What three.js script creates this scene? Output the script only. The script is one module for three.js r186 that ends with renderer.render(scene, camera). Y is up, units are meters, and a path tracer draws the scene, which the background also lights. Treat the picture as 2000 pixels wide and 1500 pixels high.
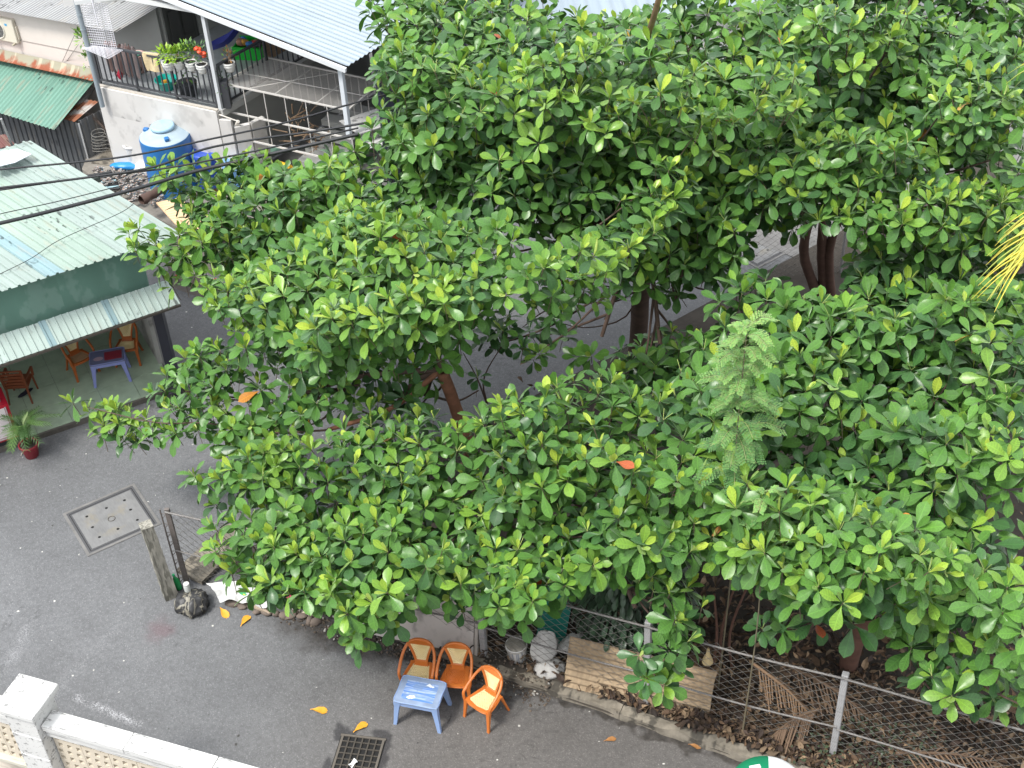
import * as THREE from 'three';
import { mergeGeometries, mergeVertices } from 'three/addons/utils/BufferGeometryUtils.js';
import { RoundedBoxGeometry } from 'three/addons/geometries/RoundedBoxGeometry.js';

// ---------- camera, sky, sun, exposure ----------
const V = (x, y, z) => new THREE.Vector3(x, y, z);
const scene = new THREE.Scene();
const W0 = 2000, H0 = 1500, FOCAL = 2773, EYE = 15.5;
const camera = new THREE.PerspectiveCamera(2 * Math.atan(H0 / 2 / FOCAL) * 180 / Math.PI, W0 / H0, 0.1, 600);
const upC = V(-190, 3400, FOCAL).normalize();                    // world up as the lens sees it: 39 degrees down, 3 degrees of roll
const fwdC = V(0, 0, -1).addScaledVector(upC, upC.z).normalize();
const rightC = fwdC.clone().cross(upC);
const toWorld = new THREE.Matrix4().set(rightC.x, rightC.y, rightC.z, 0, upC.x, upC.y, upC.z, 0, -fwdC.x, -fwdC.y, -fwdC.z, 0, 0, 0, 0, 1);
camera.quaternion.setFromRotationMatrix(toWorld);
camera.position.set(0, EYE, 0);
camera.updateMatrixWorld();
const toLens = toWorld.clone().transpose();
// a point measured in the photograph, at a known height above the street
function at(px, py, h = 0) {
  const d = V(px - W0 / 2, H0 / 2 - py, -FOCAL).applyMatrix4(toWorld);
  const t = (h - EYE) / d.y;
  return V(d.x * t, h, d.z * t);
}
const seenAt = (p) => { const c = V(p.x, p.y - EYE, p.z).applyMatrix4(toLens); return [W0 / 2 - FOCAL * c.x / c.z, H0 / 2 + FOCAL * c.y / c.z, -c.z]; };

const SUN = V(-0.40, 0.84, 0.30).normalize();
{
  const w = 256, h = 128, d = new Float32Array(w * h * 4);
  for (let j = 0; j < h; j++) for (let i = 0; i < w; i++) {
    const el = ((j + 0.5) / h - 0.5) * Math.PI, az = ((i + 0.5) / w) * Math.PI * 2;
    const dir = V(Math.cos(el) * Math.sin(az), Math.sin(el), Math.cos(el) * Math.cos(az));
    // three.js: u = atan(z, x) / 2pi + 0.5
    const a2 = (((i + 0.5) / w) - 0.5) * 2 * Math.PI;
    dir.set(Math.cos(el) * Math.cos(a2), Math.sin(el), Math.cos(el) * Math.sin(a2));
    const up = Math.max(0, dir.y), s = Math.max(0, dir.dot(SUN));
    const cloud = 1 + 0.10 * Math.sin(dir.x * 5 + 2 * Math.sin(dir.z * 4)) * Math.cos(dir.z * 6 + 1.3 * dir.x);
    const L = (0.60 + 0.52 * up) * cloud + 1.3 * Math.pow(s, 8) + 2.5 * Math.pow(s, 60);
    const k = 4 * (j * w + i);
    d[k] = L * 0.97; d[k + 1] = L * 1.0; d[k + 2] = L * 1.05; d[k + 3] = 1;
  }
  const t = new THREE.DataTexture(d, w, h, THREE.RGBAFormat, THREE.FloatType);
  t.mapping = THREE.EquirectangularReflectionMapping; t.magFilter = THREE.LinearFilter; t.minFilter = THREE.LinearFilter; t.needsUpdate = true;
  scene.background = t; scene.environment = t;
}
const sun = new THREE.DirectionalLight(new THREE.Color(1, 0.96, 0.88), 2.1);
sun.position.copy(SUN).multiplyScalar(60).add(V(0, 0, -18)); sun.target.position.set(0, 0, -18);
sun.castShadow = true; sun.shadow.radius = 22; sun.shadow.mapSize.set(4096, 4096);
Object.assign(sun.shadow.camera, { left: -28, right: 28, top: 28, bottom: -28, near: 1, far: 140 });
scene.add(sun, sun.target);
const renderer = new THREE.WebGLRenderer({ antialias: true });
renderer.toneMapping = THREE.LinearToneMapping;
renderer.toneMappingExposure = 1.72;
renderer.shadowMap.enabled = true;
renderer.setSize(1024, 768);

// ---------- helpers ----------
let seed0 = 12345;
function rngOf(s) { let a = s >>> 0; return () => { a = (a + 0x6d2b79f5) | 0; let t = Math.imul(a ^ (a >>> 15), 1 | a); t = (t + Math.imul(t ^ (t >>> 7), 61 | t)) ^ t; return ((t ^ (t >>> 14)) >>> 0) / 4294967296; }; }
const R = rngOf(seed0), rr = (a, b) => a + (b - a) * R();
const pick = (a) => a[Math.floor(R() * a.length)];
const clamp = (x, a = 0, b = 1) => Math.min(b, Math.max(a, x)), lerp = (a, b, t) => a + (b - a) * t;
const smooth = (a, b, x) => { const t = clamp((x - a) / (b - a)); return t * t * (3 - 2 * t); };
const hash2 = (i, j, s = 0) => { let h = Math.imul(i | 0, 374761393) + Math.imul(j | 0, 668265263) + Math.imul(s | 0, 2147483647 ^ 0x5bd1e995); h = Math.imul(h ^ (h >>> 13), 1274126177); return ((h ^ (h >>> 16)) >>> 0) / 4294967296; };
function noise(x, y, s = 0, wrap = 0) {
  const i = Math.floor(x), j = Math.floor(y), f = x - i, g = y - j, u = f * f * (3 - 2 * f), v = g * g * (3 - 2 * g);
  const m = (k) => (wrap ? ((k % wrap) + wrap) % wrap : k);
  return lerp(lerp(hash2(m(i), m(j), s), hash2(m(i + 1), m(j), s), u), lerp(hash2(m(i), m(j + 1), s), hash2(m(i + 1), m(j + 1), s), u), v);
}
function fbm(x, y, s = 0, o = 4, wrap = 0) { let a = 0, k = 0.5, n = 0; for (let q = 0; q < o; q++) { a += k * noise(x, y, s + q, wrap); n += k; k *= 0.5; x *= 2; y *= 2; wrap *= 2; } return a / n; }
const sgam = (c) => Math.round(255 * clamp(c <= 0.0031308 ? 12.92 * c : 1.055 * Math.pow(c, 1 / 2.4) - 0.055));
// a colour texture from a function of (u, v) in 0..1 that returns linear r, g, b
function tex(w, h, f, rep) {
  const d = new Uint8Array(w * h * 4);
  for (let j = 0; j < h; j++) for (let i = 0; i < w; i++) { const c = f((i + 0.5) / w, (j + 0.5) / h), k = 4 * (j * w + i); d[k] = sgam(c[0]); d[k + 1] = sgam(c[1]); d[k + 2] = sgam(c[2]); d[k + 3] = c.length > 3 ? 255 * c[3] : 255; }
  const t = new THREE.DataTexture(d, w, h); t.colorSpace = THREE.SRGBColorSpace; t.magFilter = THREE.LinearFilter; t.minFilter = THREE.LinearMipmapLinearFilter; t.generateMipmaps = true;
  t.wrapS = t.wrapT = THREE.RepeatWrapping; if (rep) t.repeat.set(rep[0], rep[1]); t.needsUpdate = true; return t;
}
function grey(w, h, f, rep) {
  const d = new Uint8Array(w * h * 4);
  for (let j = 0; j < h; j++) for (let i = 0; i < w; i++) { const c = 255 * clamp(f((i + 0.5) / w, (j + 0.5) / h)), k = 4 * (j * w + i); d[k] = d[k + 1] = d[k + 2] = c; d[k + 3] = 255; }
  const t = new THREE.DataTexture(d, w, h); t.magFilter = THREE.LinearFilter; t.wrapS = t.wrapT = THREE.RepeatWrapping; if (rep) t.repeat.set(rep[0], rep[1]); t.needsUpdate = true; return t;
}
const col = (r, g, b) => new THREE.Color().setRGB(r, g, b);
const mat = (r, g, b, o = {}) => new THREE.MeshStandardMaterial({ color: col(r, g, b), roughness: 0.7, side: THREE.DoubleSide, ...o });
const white = new THREE.Color(1, 1, 1);
const tmat = (map, o = {}) => new THREE.MeshStandardMaterial({ map, roughness: 0.75, side: THREE.DoubleSide, ...o });

const taken = new Map();
const numbered = (n) => { const k = taken.get(n) || 0; taken.set(n, k + 1); return k ? `${n}_${String(k).padStart(3, '0')}` : n; };
const shadows = (m) => { m.castShadow = true; m.receiveShadow = true; return m; };
function thing(name, label, category, p = V(0, 0, 0), turn = 0, group) {
  const o = new THREE.Group(); o.name = numbered(name); o.position.copy(p); o.rotation.y = turn;
  o.userData = { label, category }; if (group) o.userData.group = group; scene.add(o); return o;
}
const merged = (g) => { if (!Array.isArray(g)) return g; const l = g.map((q) => { const r = q.index ? q.toNonIndexed() : q; for (const k of Object.keys(r.attributes)) if (!['position', 'normal', 'uv'].includes(k)) r.deleteAttribute(k); return r; }); return mergeGeometries(l); };
function part(name, g, m, parent, label) { const o = shadows(new THREE.Mesh(merged(g), m)); o.name = name; parent.add(o); if (label) o.userData.label = label; return o; }
function solo(name, g, m, label, category, group) { const o = part(name, g, m, scene); o.name = numbered(name); o.userData = { label, category }; if (group) o.userData.group = group; return o; }
function struct(name, g, m) { const o = part(name, g, m, scene); o.name = numbered(name); o.userData = { kind: 'structure' }; return o; }
function copy(src, p, turn, label, group) { const c = src.clone(); c.name = numbered(src.name.replace(/_\d{3}$/, '')); c.position.copy(p); c.rotation.y = turn; c.userData = { ...src.userData, label }; if (group) c.userData.group = group; scene.add(c); return c; }

const box = (w, h, d, x = 0, y = 0, z = 0) => new THREE.BoxGeometry(w, h, d).translate(x, y, z);
const rbox = (w, h, d, r, x = 0, y = 0, z = 0) => new RoundedBoxGeometry(w, h, d, 2, Math.min(r, w / 2.01, h / 2.01, d / 2.01)).translate(x, y, z);
const cyl = (r1, r2, h, n = 20, x = 0, y = 0, z = 0) => new THREE.CylinderGeometry(r1, r2, h, n).translate(x, y, z);
// a bar with a rectangular section from a to b
function bar(a, b, w, h = w, upv = V(0, 1, 0)) {
  const d = b.clone().sub(a), L = d.length(); d.normalize();
  let x = upv.clone().cross(d); if (x.lengthSq() < 1e-6) x = V(1, 0, 0); x.normalize(); const y = d.clone().cross(x);
  return new THREE.BoxGeometry(w, h, L).applyMatrix4(new THREE.Matrix4().makeBasis(x, y, d).setPosition(a.clone().add(b).multiplyScalar(0.5)));
}
const rod = (a, b, r, n = 6, r2 = r) => { const d = b.clone().sub(a), L = d.length(); const g = new THREE.CylinderGeometry(r2, r, L, n); g.applyQuaternion(new THREE.Quaternion().setFromUnitVectors(V(0, 1, 0), d.normalize())); return g.translate((a.x + b.x) / 2, (a.y + b.y) / 2, (a.z + b.z) / 2); };
const tube = (pts, r, seg = 24, n = 7) => new THREE.TubeGeometry(new THREE.CatmullRomCurve3(pts), seg, r, n);
// a tube whose radius changes along its way, with an optional oval section
function taper(pts, r0, r1, seg = 14, n = 8, wob = 0) {
  const c = new THREE.CatmullRomCurve3(pts), fr = c.computeFrenetFrames(seg), pos = [], uv = [], idx = [], L = c.getLength();
  for (let i = 0; i <= seg; i++) {
    const t = i / seg, p = c.getPointAt(t), r = lerp(r0, r1, t);
    for (let j = 0; j <= n; j++) { const a = j / n * Math.PI * 2, q = r * (1 + wob * (noise(j % n * 1.7, i * 0.9, 3) - 0.5)); const v = fr.normals[i].clone().multiplyScalar(Math.cos(a) * q).addScaledVector(fr.binormals[i], Math.sin(a) * q).add(p); pos.push(v.x, v.y, v.z); uv.push(j / n * 0.4, t * L); }
  }
  for (let i = 0; i < seg; i++) for (let j = 0; j < n; j++) { const a = i * (n + 1) + j, b = a + n + 1; idx.push(a, b, a + 1, b, b + 1, a + 1); }
  const g = new THREE.BufferGeometry(); g.setAttribute('position', new THREE.Float32BufferAttribute(pos, 3)); g.setAttribute('uv', new THREE.Float32BufferAttribute(uv, 2)); g.setIndex(idx); g.computeVertexNormals(); return g;
}
const lathe = (pts, n = 28) => new THREE.LatheGeometry(pts.map((p) => new THREE.Vector2(p[0], p[1])), n);
// a quad-like solid: polygon of world points (flat), thickened along its normal
function slab(pts, t, uvScale = 1) {
  const o = pts[0], e1 = pts[1].clone().sub(o).normalize(), n = e1.clone().cross(pts[pts.length - 1].clone().sub(o)).normalize(), e2 = n.clone().cross(e1);
  const s = new THREE.Shape(pts.map((p) => { const d = p.clone().sub(o); return new THREE.Vector2(d.dot(e1), d.dot(e2)); }));
  const g = new THREE.ExtrudeGeometry(s, { depth: t, bevelEnabled: false });
  return g.applyMatrix4(new THREE.Matrix4().makeBasis(e1, e2, n).setPosition(o));
}
// flat ground polygon at height y, uv in metres
function groundPoly(pts, y, cell = 0) {
  const s = new THREE.Shape(pts.map((p) => new THREE.Vector2(p.x, -p.z))); const g = new THREE.ShapeGeometry(s); g.rotateX(-Math.PI / 2); g.translate(0, y, 0);
  const p = g.attributes.position, uv = g.attributes.uv; for (let i = 0; i < p.count; i++) uv.setXY(i, p.getX(i), -p.getZ(i)); return g;
}
// a sheet of corrugated metal: origin o, u across the ridges (length = width), v along them (length = run); kind 'wave' or 'rib'
function corrugated(o, u, v, pitch, amp, kind = 'wave', u0 = 0, u1 = 1, thick = 0.004, cutEdge = 0) {
  const Wd = u.length(), n = Math.round(Wd / pitch), N = u.clone().cross(v).normalize(); if (N.y < 0) N.negate();
  const steps = kind === 'wave' ? 8 : 0, us = [];
  const i0 = Math.round(u0 * n), i1 = Math.round(u1 * n);
  for (let i = i0; i < i1; i++) {
    if (kind === 'wave') for (let k = 0; k < steps; k++) us.push([(i + k / steps) / n, amp * 0.5 * Math.cos(k / steps * 2 * Math.PI)]);
    else us.push([i / n, 0], [(i + 0.62) / n, 0], [(i + 0.70) / n, amp], [(i + 0.90) / n, amp], [(i + 0.98) / n, 0]);
  }
  us.push([i1 / n, kind === 'wave' ? amp * 0.5 : 0]);
  const pos = [], uv = [], idx = [], m = us.length, segs = 4;
  for (const side of [0, -thick]) for (let j = 0; j <= segs; j++) for (const [t, y] of us) {
    const p = o.clone().addScaledVector(u, t).addScaledVector(v, j / segs + (j === segs ? cutEdge * (noise(t * n * 0.5, 3, 9) - 0.5) : 0)).addScaledVector(N, y + side); pos.push(p.x, p.y, p.z); uv.push(t * Wd, j / segs * v.length());
  }
  const q = m * (segs + 1);
  for (let s = 0; s < 2; s++) for (let j = 0; j < segs; j++) for (let i = 0; i < m - 1; i++) { const a = s * q + j * m + i, b = a + m; idx.push(a, a + 1, b, b, a + 1, b + 1); }
  for (const j of [0, segs]) for (let i = 0; i < m - 1; i++) { const a = j * m + i; idx.push(a, a + 1, a + q, a + q, a + 1, a + q + 1); }
  const g0 = new THREE.BufferGeometry(); g0.setAttribute('position', new THREE.Float32BufferAttribute(pos, 3)); g0.setAttribute('uv', new THREE.Float32BufferAttribute(uv, 2)); g0.setIndex(idx);
  const g = kind === 'wave' ? g0 : g0.toNonIndexed(); g.computeVertexNormals(); return g;
}
// ---------- materials ----------
const KERB_A = at(600, 1195), KERB_B = at(1500, 1505);
const kd = KERB_B.clone().sub(KERB_A).normalize(), kn = V(-kd.z, 0, kd.x);      // kn points away from the lot, to the street side (towards the camera)
if (kn.z < 0) kn.negate();
const kerbDist = (x, z) => (x - KERB_A.x) * kn.x + (z - KERB_A.z) * kn.z;          // > 0 on the street
const kerbAlong = (x, z) => (x - KERB_A.x) * kd.x + (z - KERB_A.z) * kd.z;
const STAIN = at(312, 1232), SCUFF0 = at(150, 1362), SCUFF1 = at(270, 1415), SC2a = at(15, 1300), SC2b = at(60, 1220), GR = at(700, 1470);
const at0 = at(230, 1225), at1 = at(60, 1400);
const segD = (x, z, a, b) => { const dx = b.x - a.x, dz = b.z - a.z, t = clamp(((x - a.x) * dx + (z - a.z) * dz) / (dx * dx + dz * dz)); return Math.hypot(x - a.x - t * dx, z - a.z - t * dz); };
const cracks = [[at(880, 1395), at(872, 1412)], [at(935, 1370), at(960, 1400)], [at(375, 590), at(440, 575)]];
const flecks = []; { const q = rngOf(77); for (let i = 0; i < 900; i++) flecks.push([lerp(-12, 8, q()), lerp(-8, -28, q()), 0.006 + 0.016 * q() * q(), q()]); }
const fleckGrid = new Map(); for (const f of flecks) { const k = Math.floor(f[0] * 4) + ',' + Math.floor(f[1] * 4); if (!fleckGrid.has(k)) fleckGrid.set(k, []); fleckGrid.get(k).push(f); }
const asphaltMap = tex(2048, 2048, (u, v) => {
  const x = u * 20 - 12, z = -(v * 20 + 8);
  const g1 = hash2(Math.floor(u * 2048), Math.floor(v * 2048), 5), g2 = noise(x * 30, z * 30, 3), big = fbm(x * 0.35, z * 0.35, 11, 4), mid = fbm(x * 2.2, z * 2.2, 21, 4);
  let L = 0.118 * (0.74 + 0.30 * g1 + 0.22 * g2) * (0.72 + 0.40 * big + 0.24 * mid);
  if (g1 > 0.965) L *= 1.5;
  let r = L * 0.985, g = L * 1.0, b = L * 1.04;
  const near = smooth(-14.2, -11.5, z) * smooth(-4.5, -1, x);                       // browner, and darkened for canopy shade, by the kerb and the drain
  r = lerp(r, L * 0.84, near); g = lerp(g, L * 0.78, near); b = lerp(b, L * 0.74, near);
  const kdst = kerbDist(x, z), ka = kerbAlong(x, z);
  if (kdst > -0.6 && kdst < 1.6 && ka > -3.6) {                                      // earth washed out from the lot
    const reach = 0.14 + 0.75 * smooth(3.2, -0.3, ka) * (0.35 + fbm(ka * 1.3, kdst * 0.6, 31, 4));
    const e = smooth(-0.9, 0.3, ka) * smooth(reach, reach * 0.35, kdst + 0.35 * (fbm(x * 6, z * 6, 41, 3) - 0.5)) * (0.55 + 0.6 * fbm(x * 14, z * 14, 45, 3));
    const dk = 0.5 + 0.6 * g2; r = lerp(r, 0.040 * dk, clamp(e)); g = lerp(g, 0.034 * dk, clamp(e)); b = lerp(b, 0.029 * dk, clamp(e));
  }
  const st = smooth(0.30, 0.06, Math.hypot(x - STAIN.x, (z - STAIN.z) * 0.9) + 0.22 * (fbm(x * 6, z * 6, 51, 3) - 0.5)); r = lerp(r, 0.125, 0.55 * st); g = lerp(g, 0.075, 0.55 * st); b = lerp(b, 0.085, 0.55 * st);
  for (const [a, c, w, k] of [[SCUFF0, SCUFF1, 0.06, 0.75], [SC2a, SC2b, 0.1, 0.25], [at0, at1, 0.12, 0.1]]) { const d = segD(x, z, a, c); if (d < w * 2) { const e = k * smooth(w * 1.6, 0, d) * smooth(0.5, 0.85, 0.55 * g1 + 0.6 * fbm(x * 9, z * 9, 61, 3)); r = lerp(r, 0.5, e); g = lerp(g, 0.5, e); b = lerp(b, 0.52, e); } }
  const dg = Math.max(Math.abs((x - GR.x) * 0.97 + (z - GR.z) * 0.25), Math.abs(-(x - GR.x) * 0.25 + (z - GR.z) * 0.97));   // water stains round the drain
  const dw = smooth(0.44, 0.36, dg + 0.2 * (fbm(x * 5, z * 5, 71, 3) - 0.45)) * smooth(0.44, 0.52, fbm(x * 3.1 + 4, z * 3.1, 73, 3)); r *= 1 - 0.62 * dw; g *= 1 - 0.62 * dw; b *= 1 - 0.6 * dw;
  const sp = smooth(0.72, 0.80, noise(x * 13 + 2 * noise(x * 31, z * 31, 82), z * 13, 81)) * smooth(0.55, 0.8, fbm(x * 0.8, z * 0.8, 83, 2)); r *= 1 - 0.3 * sp; g *= 1 - 0.3 * sp; b *= 1 - 0.3 * sp;
  for (const [a, c] of cracks) { const d = segD(x + 0.05 * (noise(x * 12, z * 12, 5) - 0.5), z + 0.05 * (noise(x * 12, z * 12, 6) - 0.5), a, c); if (d < 0.008) { r *= 0.5; g *= 0.5; b *= 0.5; } }
  const cell = fleckGrid.get(Math.floor(x * 4) + ',' + Math.floor(z * 4));
  if (cell) for (const f of cell) if (Math.hypot(x - f[0], (z - f[1]) * (0.7 + 0.6 * f[3])) < f[2]) { const k = f[3] > 0.6 ? 0.6 : f[3] > 0.3 ? 0.42 : 0.045; r = k; g = k * 0.97; b = k * 0.9; }
  return [r, g, b];
});
asphaltMap.repeat.set(1 / 20, 1 / 20); asphaltMap.offset.set(0.6, -0.4);
const fineBump = grey(256, 256, (u, v) => 0.5 * hash2(u * 256, v * 256, 4) + 0.5 * noise(u * 64, v * 64, 8, 64), [0.8, 0.8]);
const concreteMap = tex(512, 512, (u, v) => { const a = fbm(u * 6, v * 6, 5, 5, 6), b = fbm(u * 40, v * 40, 9, 3, 40), h = hash2(u * 512, v * 512, 2); const L = 0.21 * (0.55 + 0.6 * a + 0.35 * b + 0.1 * h); return [L * 1.03, L, L * 0.94]; }, [0.7, 0.7]);
const plasterMap = tex(512, 512, (u, v) => { const a = fbm(u * 4, v * 4, 15, 5, 4), b = fbm(u * 24, v * 24, 19, 4, 24), st = smooth(0.56, 0.72, fbm(u * 9, v * 3, 29, 5, 9) * 0.7 + 0.3 * b); const L = 0.62 * (0.84 + 0.16 * a + 0.1 * b) * (1 - 0.5 * st); return [L, L * 0.985, L * 0.95]; }, [0.35, 0.35]);
const paintMap = tex(512, 512, (u, v) => { const a = fbm(u * 5, v * 5, 35, 5, 5), b = fbm(u * 30, v * 30, 39, 4, 30); const st = smooth(0.57, 0.70, 0.5 * b + 0.5 * fbm(u * 11, v * 11, 43, 4, 11)); const L = 0.56 * (0.9 + 0.14 * a) * (1 - 0.6 * st); return [L, L * 0.995, L * 0.97]; }, [0.8, 0.8]);
const cleanMap = tex(256, 256, (u, v) => { const a = fbm(u * 4, v * 4, 15, 5, 4), b = fbm(u * 24, v * 24, 19, 3, 24); const L = 0.66 * (0.9 + 0.1 * a + 0.06 * b); return [L, L * 0.99, L * 0.97]; }, [0.35, 0.35]);
const soilMap = tex(1024, 1024, (u, v) => { const a = fbm(u * 10, v * 10, 55, 5, 10), b = fbm(u * 70, v * 70, 59, 3, 70), h = hash2(u * 1024, v * 1024, 3); const L = 0.030 * (0.35 + 0.8 * a + 0.6 * b + 0.2 * h); return [L * 1.15, L * 0.95, L * 0.75]; }, [0.25, 0.25]);
const kerbMap = tex(512, 256, (u, v) => { const a = fbm(u * 12, v * 6, 65, 5, 12), b = fbm(u * 60, v * 30, 69, 3, 60); const m = smooth(0.5, 0.66, fbm(u * 16, v * 8, 75, 4, 16)); const L = 0.20 * (0.45 + 0.6 * a + 0.45 * b); return [lerp(L * 1.0, L * 0.36, m), lerp(L * 0.88, L * 0.32, m), lerp(L * 0.70, L * 0.26, m)]; }, [0.5, 0.8]);
const woodMap = tex(256, 256, (u, v) => { const a = fbm(u * 3, v * 40, 85, 4, 3); const L = 0.3 * (0.5 + 0.8 * a); return [L * 1.15, L * 0.85, L * 0.6]; });
const galvMap = tex(256, 256, (u, v) => { const a = fbm(u * 8, v * 8, 95, 5, 8), st = smooth(0.5, 0.7, fbm(u * 20, v * 20, 97, 4, 20)); const L = 0.34 * (0.7 + 0.5 * a); return [lerp(L, L * 0.5, st), lerp(L, L * 0.46, st), lerp(L * 1.02, L * 0.42, st)]; }, [3, 3]);

const M = {
  asphalt: tmat(asphaltMap, { roughness: 0.86, bumpMap: fineBump, bumpScale: 0.006 }),
  concrete: tmat(concreteMap, { roughness: 0.9 }), plaster: tmat(plasterMap, { roughness: 0.88 }), paint: tmat(paintMap, { roughness: 0.6 }), soil: tmat(soilMap, { roughness: 0.95 }), kerb: tmat(kerbMap, { roughness: 0.92 }),
  galv: tmat(galvMap, { roughness: 0.5, metalness: 0.35 }), wood: tmat(woodMap, { roughness: 0.8 }), dark: mat(0.012, 0.013, 0.016, { roughness: 0.6 }), iron: mat(0.10, 0.088, 0.075, { roughness: 0.55, metalness: 0.5 }), hole: mat(0.006, 0.006, 0.006),
  wire: mat(0.24, 0.23, 0.21, { roughness: 0.55, metalness: 0.4 }), rust: mat(0.15, 0.065, 0.035, { roughness: 0.9 }),
  orange: mat(0.56, 0.158, 0.03, { roughness: 0.36 }), cream: mat(0.80, 0.66, 0.36, { roughness: 0.45 }), blue: mat(0.25, 0.36, 0.60, { roughness: 0.42 }),
};

// ---------- the setting ----------
struct('ground', groundPoly([V(-250, 0, 60), V(250, 0, 60), V(250, 0, -400), V(-250, 0, -400)], -0.03), M.concrete);
struct('street', groundPoly([V(-20, 0, -4), V(24, 0, -4), V(24, 0, -44), V(-20, 0, -44)], 0), M.asphalt);
// the fenced corner lot: its kerb line towards the camera, its far kerb towards the back street
const POST0 = at(366, 1142), FAR_END = at(1560, 500), FD = FAR_END.clone().sub(POST0).normalize();
const FP2 = at(947, 1290), FP3 = at(1623, 1492), fenceDir = FP3.clone().sub(FP2).normalize();
const lotPts = [KERB_A.clone().addScaledVector(kd, -0.1), KERB_A.clone().addScaledVector(kd, 16), V(18, 0, -12), V(18, 0, -30), FAR_END.clone().addScaledVector(FD, 6), POST0.clone().addScaledVector(FD, 0.5)];
struct('soil', (() => { // an uneven sheet of earth, grid clipped to the lot
  const g = new THREE.BufferGeometry(), pos = [], uv = [], idx = [], n = 90, m = 60; const A = lotPts[0], A2 = lotPts[5];
  for (let j = 0; j <= m; j++) for (let i = 0; i <= n; i++) {
    const s = i / n, a = lotPts[0].clone().lerp(lotPts[1], s), b = lotPts[5].clone().lerp(lotPts[4], s), p = a.lerp(b, j / m);
    const y = 0.055 + 0.10 * smooth(0, 0.05, j / m) * smooth(1, 0.95, j / m) * (0.4 + fbm(p.x * 1.5, p.z * 1.5, 3, 4)); pos.push(p.x, y, p.z); uv.push(p.x, -p.z);
  }
  for (let j = 0; j < m; j++) for (let i = 0; i < n; i++) { const a = j * (n + 1) + i, b = a + n + 1; idx.push(a, a + 1, b, b, a + 1, b + 1); }
  g.setAttribute('position', new THREE.Float32BufferAttribute(pos, 3)); g.setAttribute('uv', new THREE.Float32BufferAttribute(uv, 2)); g.setIndex(idx); g.computeVertexNormals(); return g;
})(), M.soil);
// kerb stones, a row of low concrete blocks
{
  const kerb = new THREE.Group(); kerb.name = 'kerb'; kerb.userData = { kind: 'structure' }; scene.add(kerb);
  let s = 0.7; const q = rngOf(5);
  while (s < 9.5) {
    const L = 1.5 + 0.9 * q(), h = 0.12 + 0.025 * q(), off = 0.02 * (q() - 0.5);
    const a = KERB_A.clone().addScaledVector(kd, s + 0.006).addScaledVector(kn, off - 0.09), b = KERB_A.clone().addScaledVector(kd, s + L - 0.006).addScaledVector(kn, off - 0.09);
    const g = new THREE.BoxGeometry(L - 0.008, h + 0.1, 0.16, 26, 4, 5), p = g.attributes.position;
    for (let i = 0; i < p.count; i++) { const x = p.getX(i), y = p.getY(i), z = p.getZ(i); p.setXYZ(i, x, y + 0.045 * (noise((x + s) * 9, z * 12, 4) - 0.5), z + 0.05 * (noise((x + s) * 7, y * 9, 8) - 0.5)); }
    const uv = g.attributes.uv; for (let i = 0; i < p.count; i++) uv.setXY(i, (p.getX(i) + s), p.getY(i) + p.getZ(i));
    g.computeVertexNormals();
    const o = part('kerb_stone', g, M.kerb, kerb); o.position.copy(a.add(b).multiplyScalar(0.5)).setY((h - 0.1) / 2); o.rotation.y = Math.atan2(-kd.z, kd.x); s += L;
  }
}
// a low slab of old paving on the far side of the lot's corner
struct('pavement', slab([at(345, 1118, 0.05), at(395, 1142, 0.05), at(520, 1020, 0.05), at(440, 1030, 0.05)].map((p) => p), 0.06), M.kerb);
struct('pavement', groundPoly([at(1360, 430), at(1620, 530), at(2050, 420), at(2050, 60), at(1500, 250)], 0.012), tmat(concreteMap, { color: col(0.62, 0.62, 0.64) }));

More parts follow.
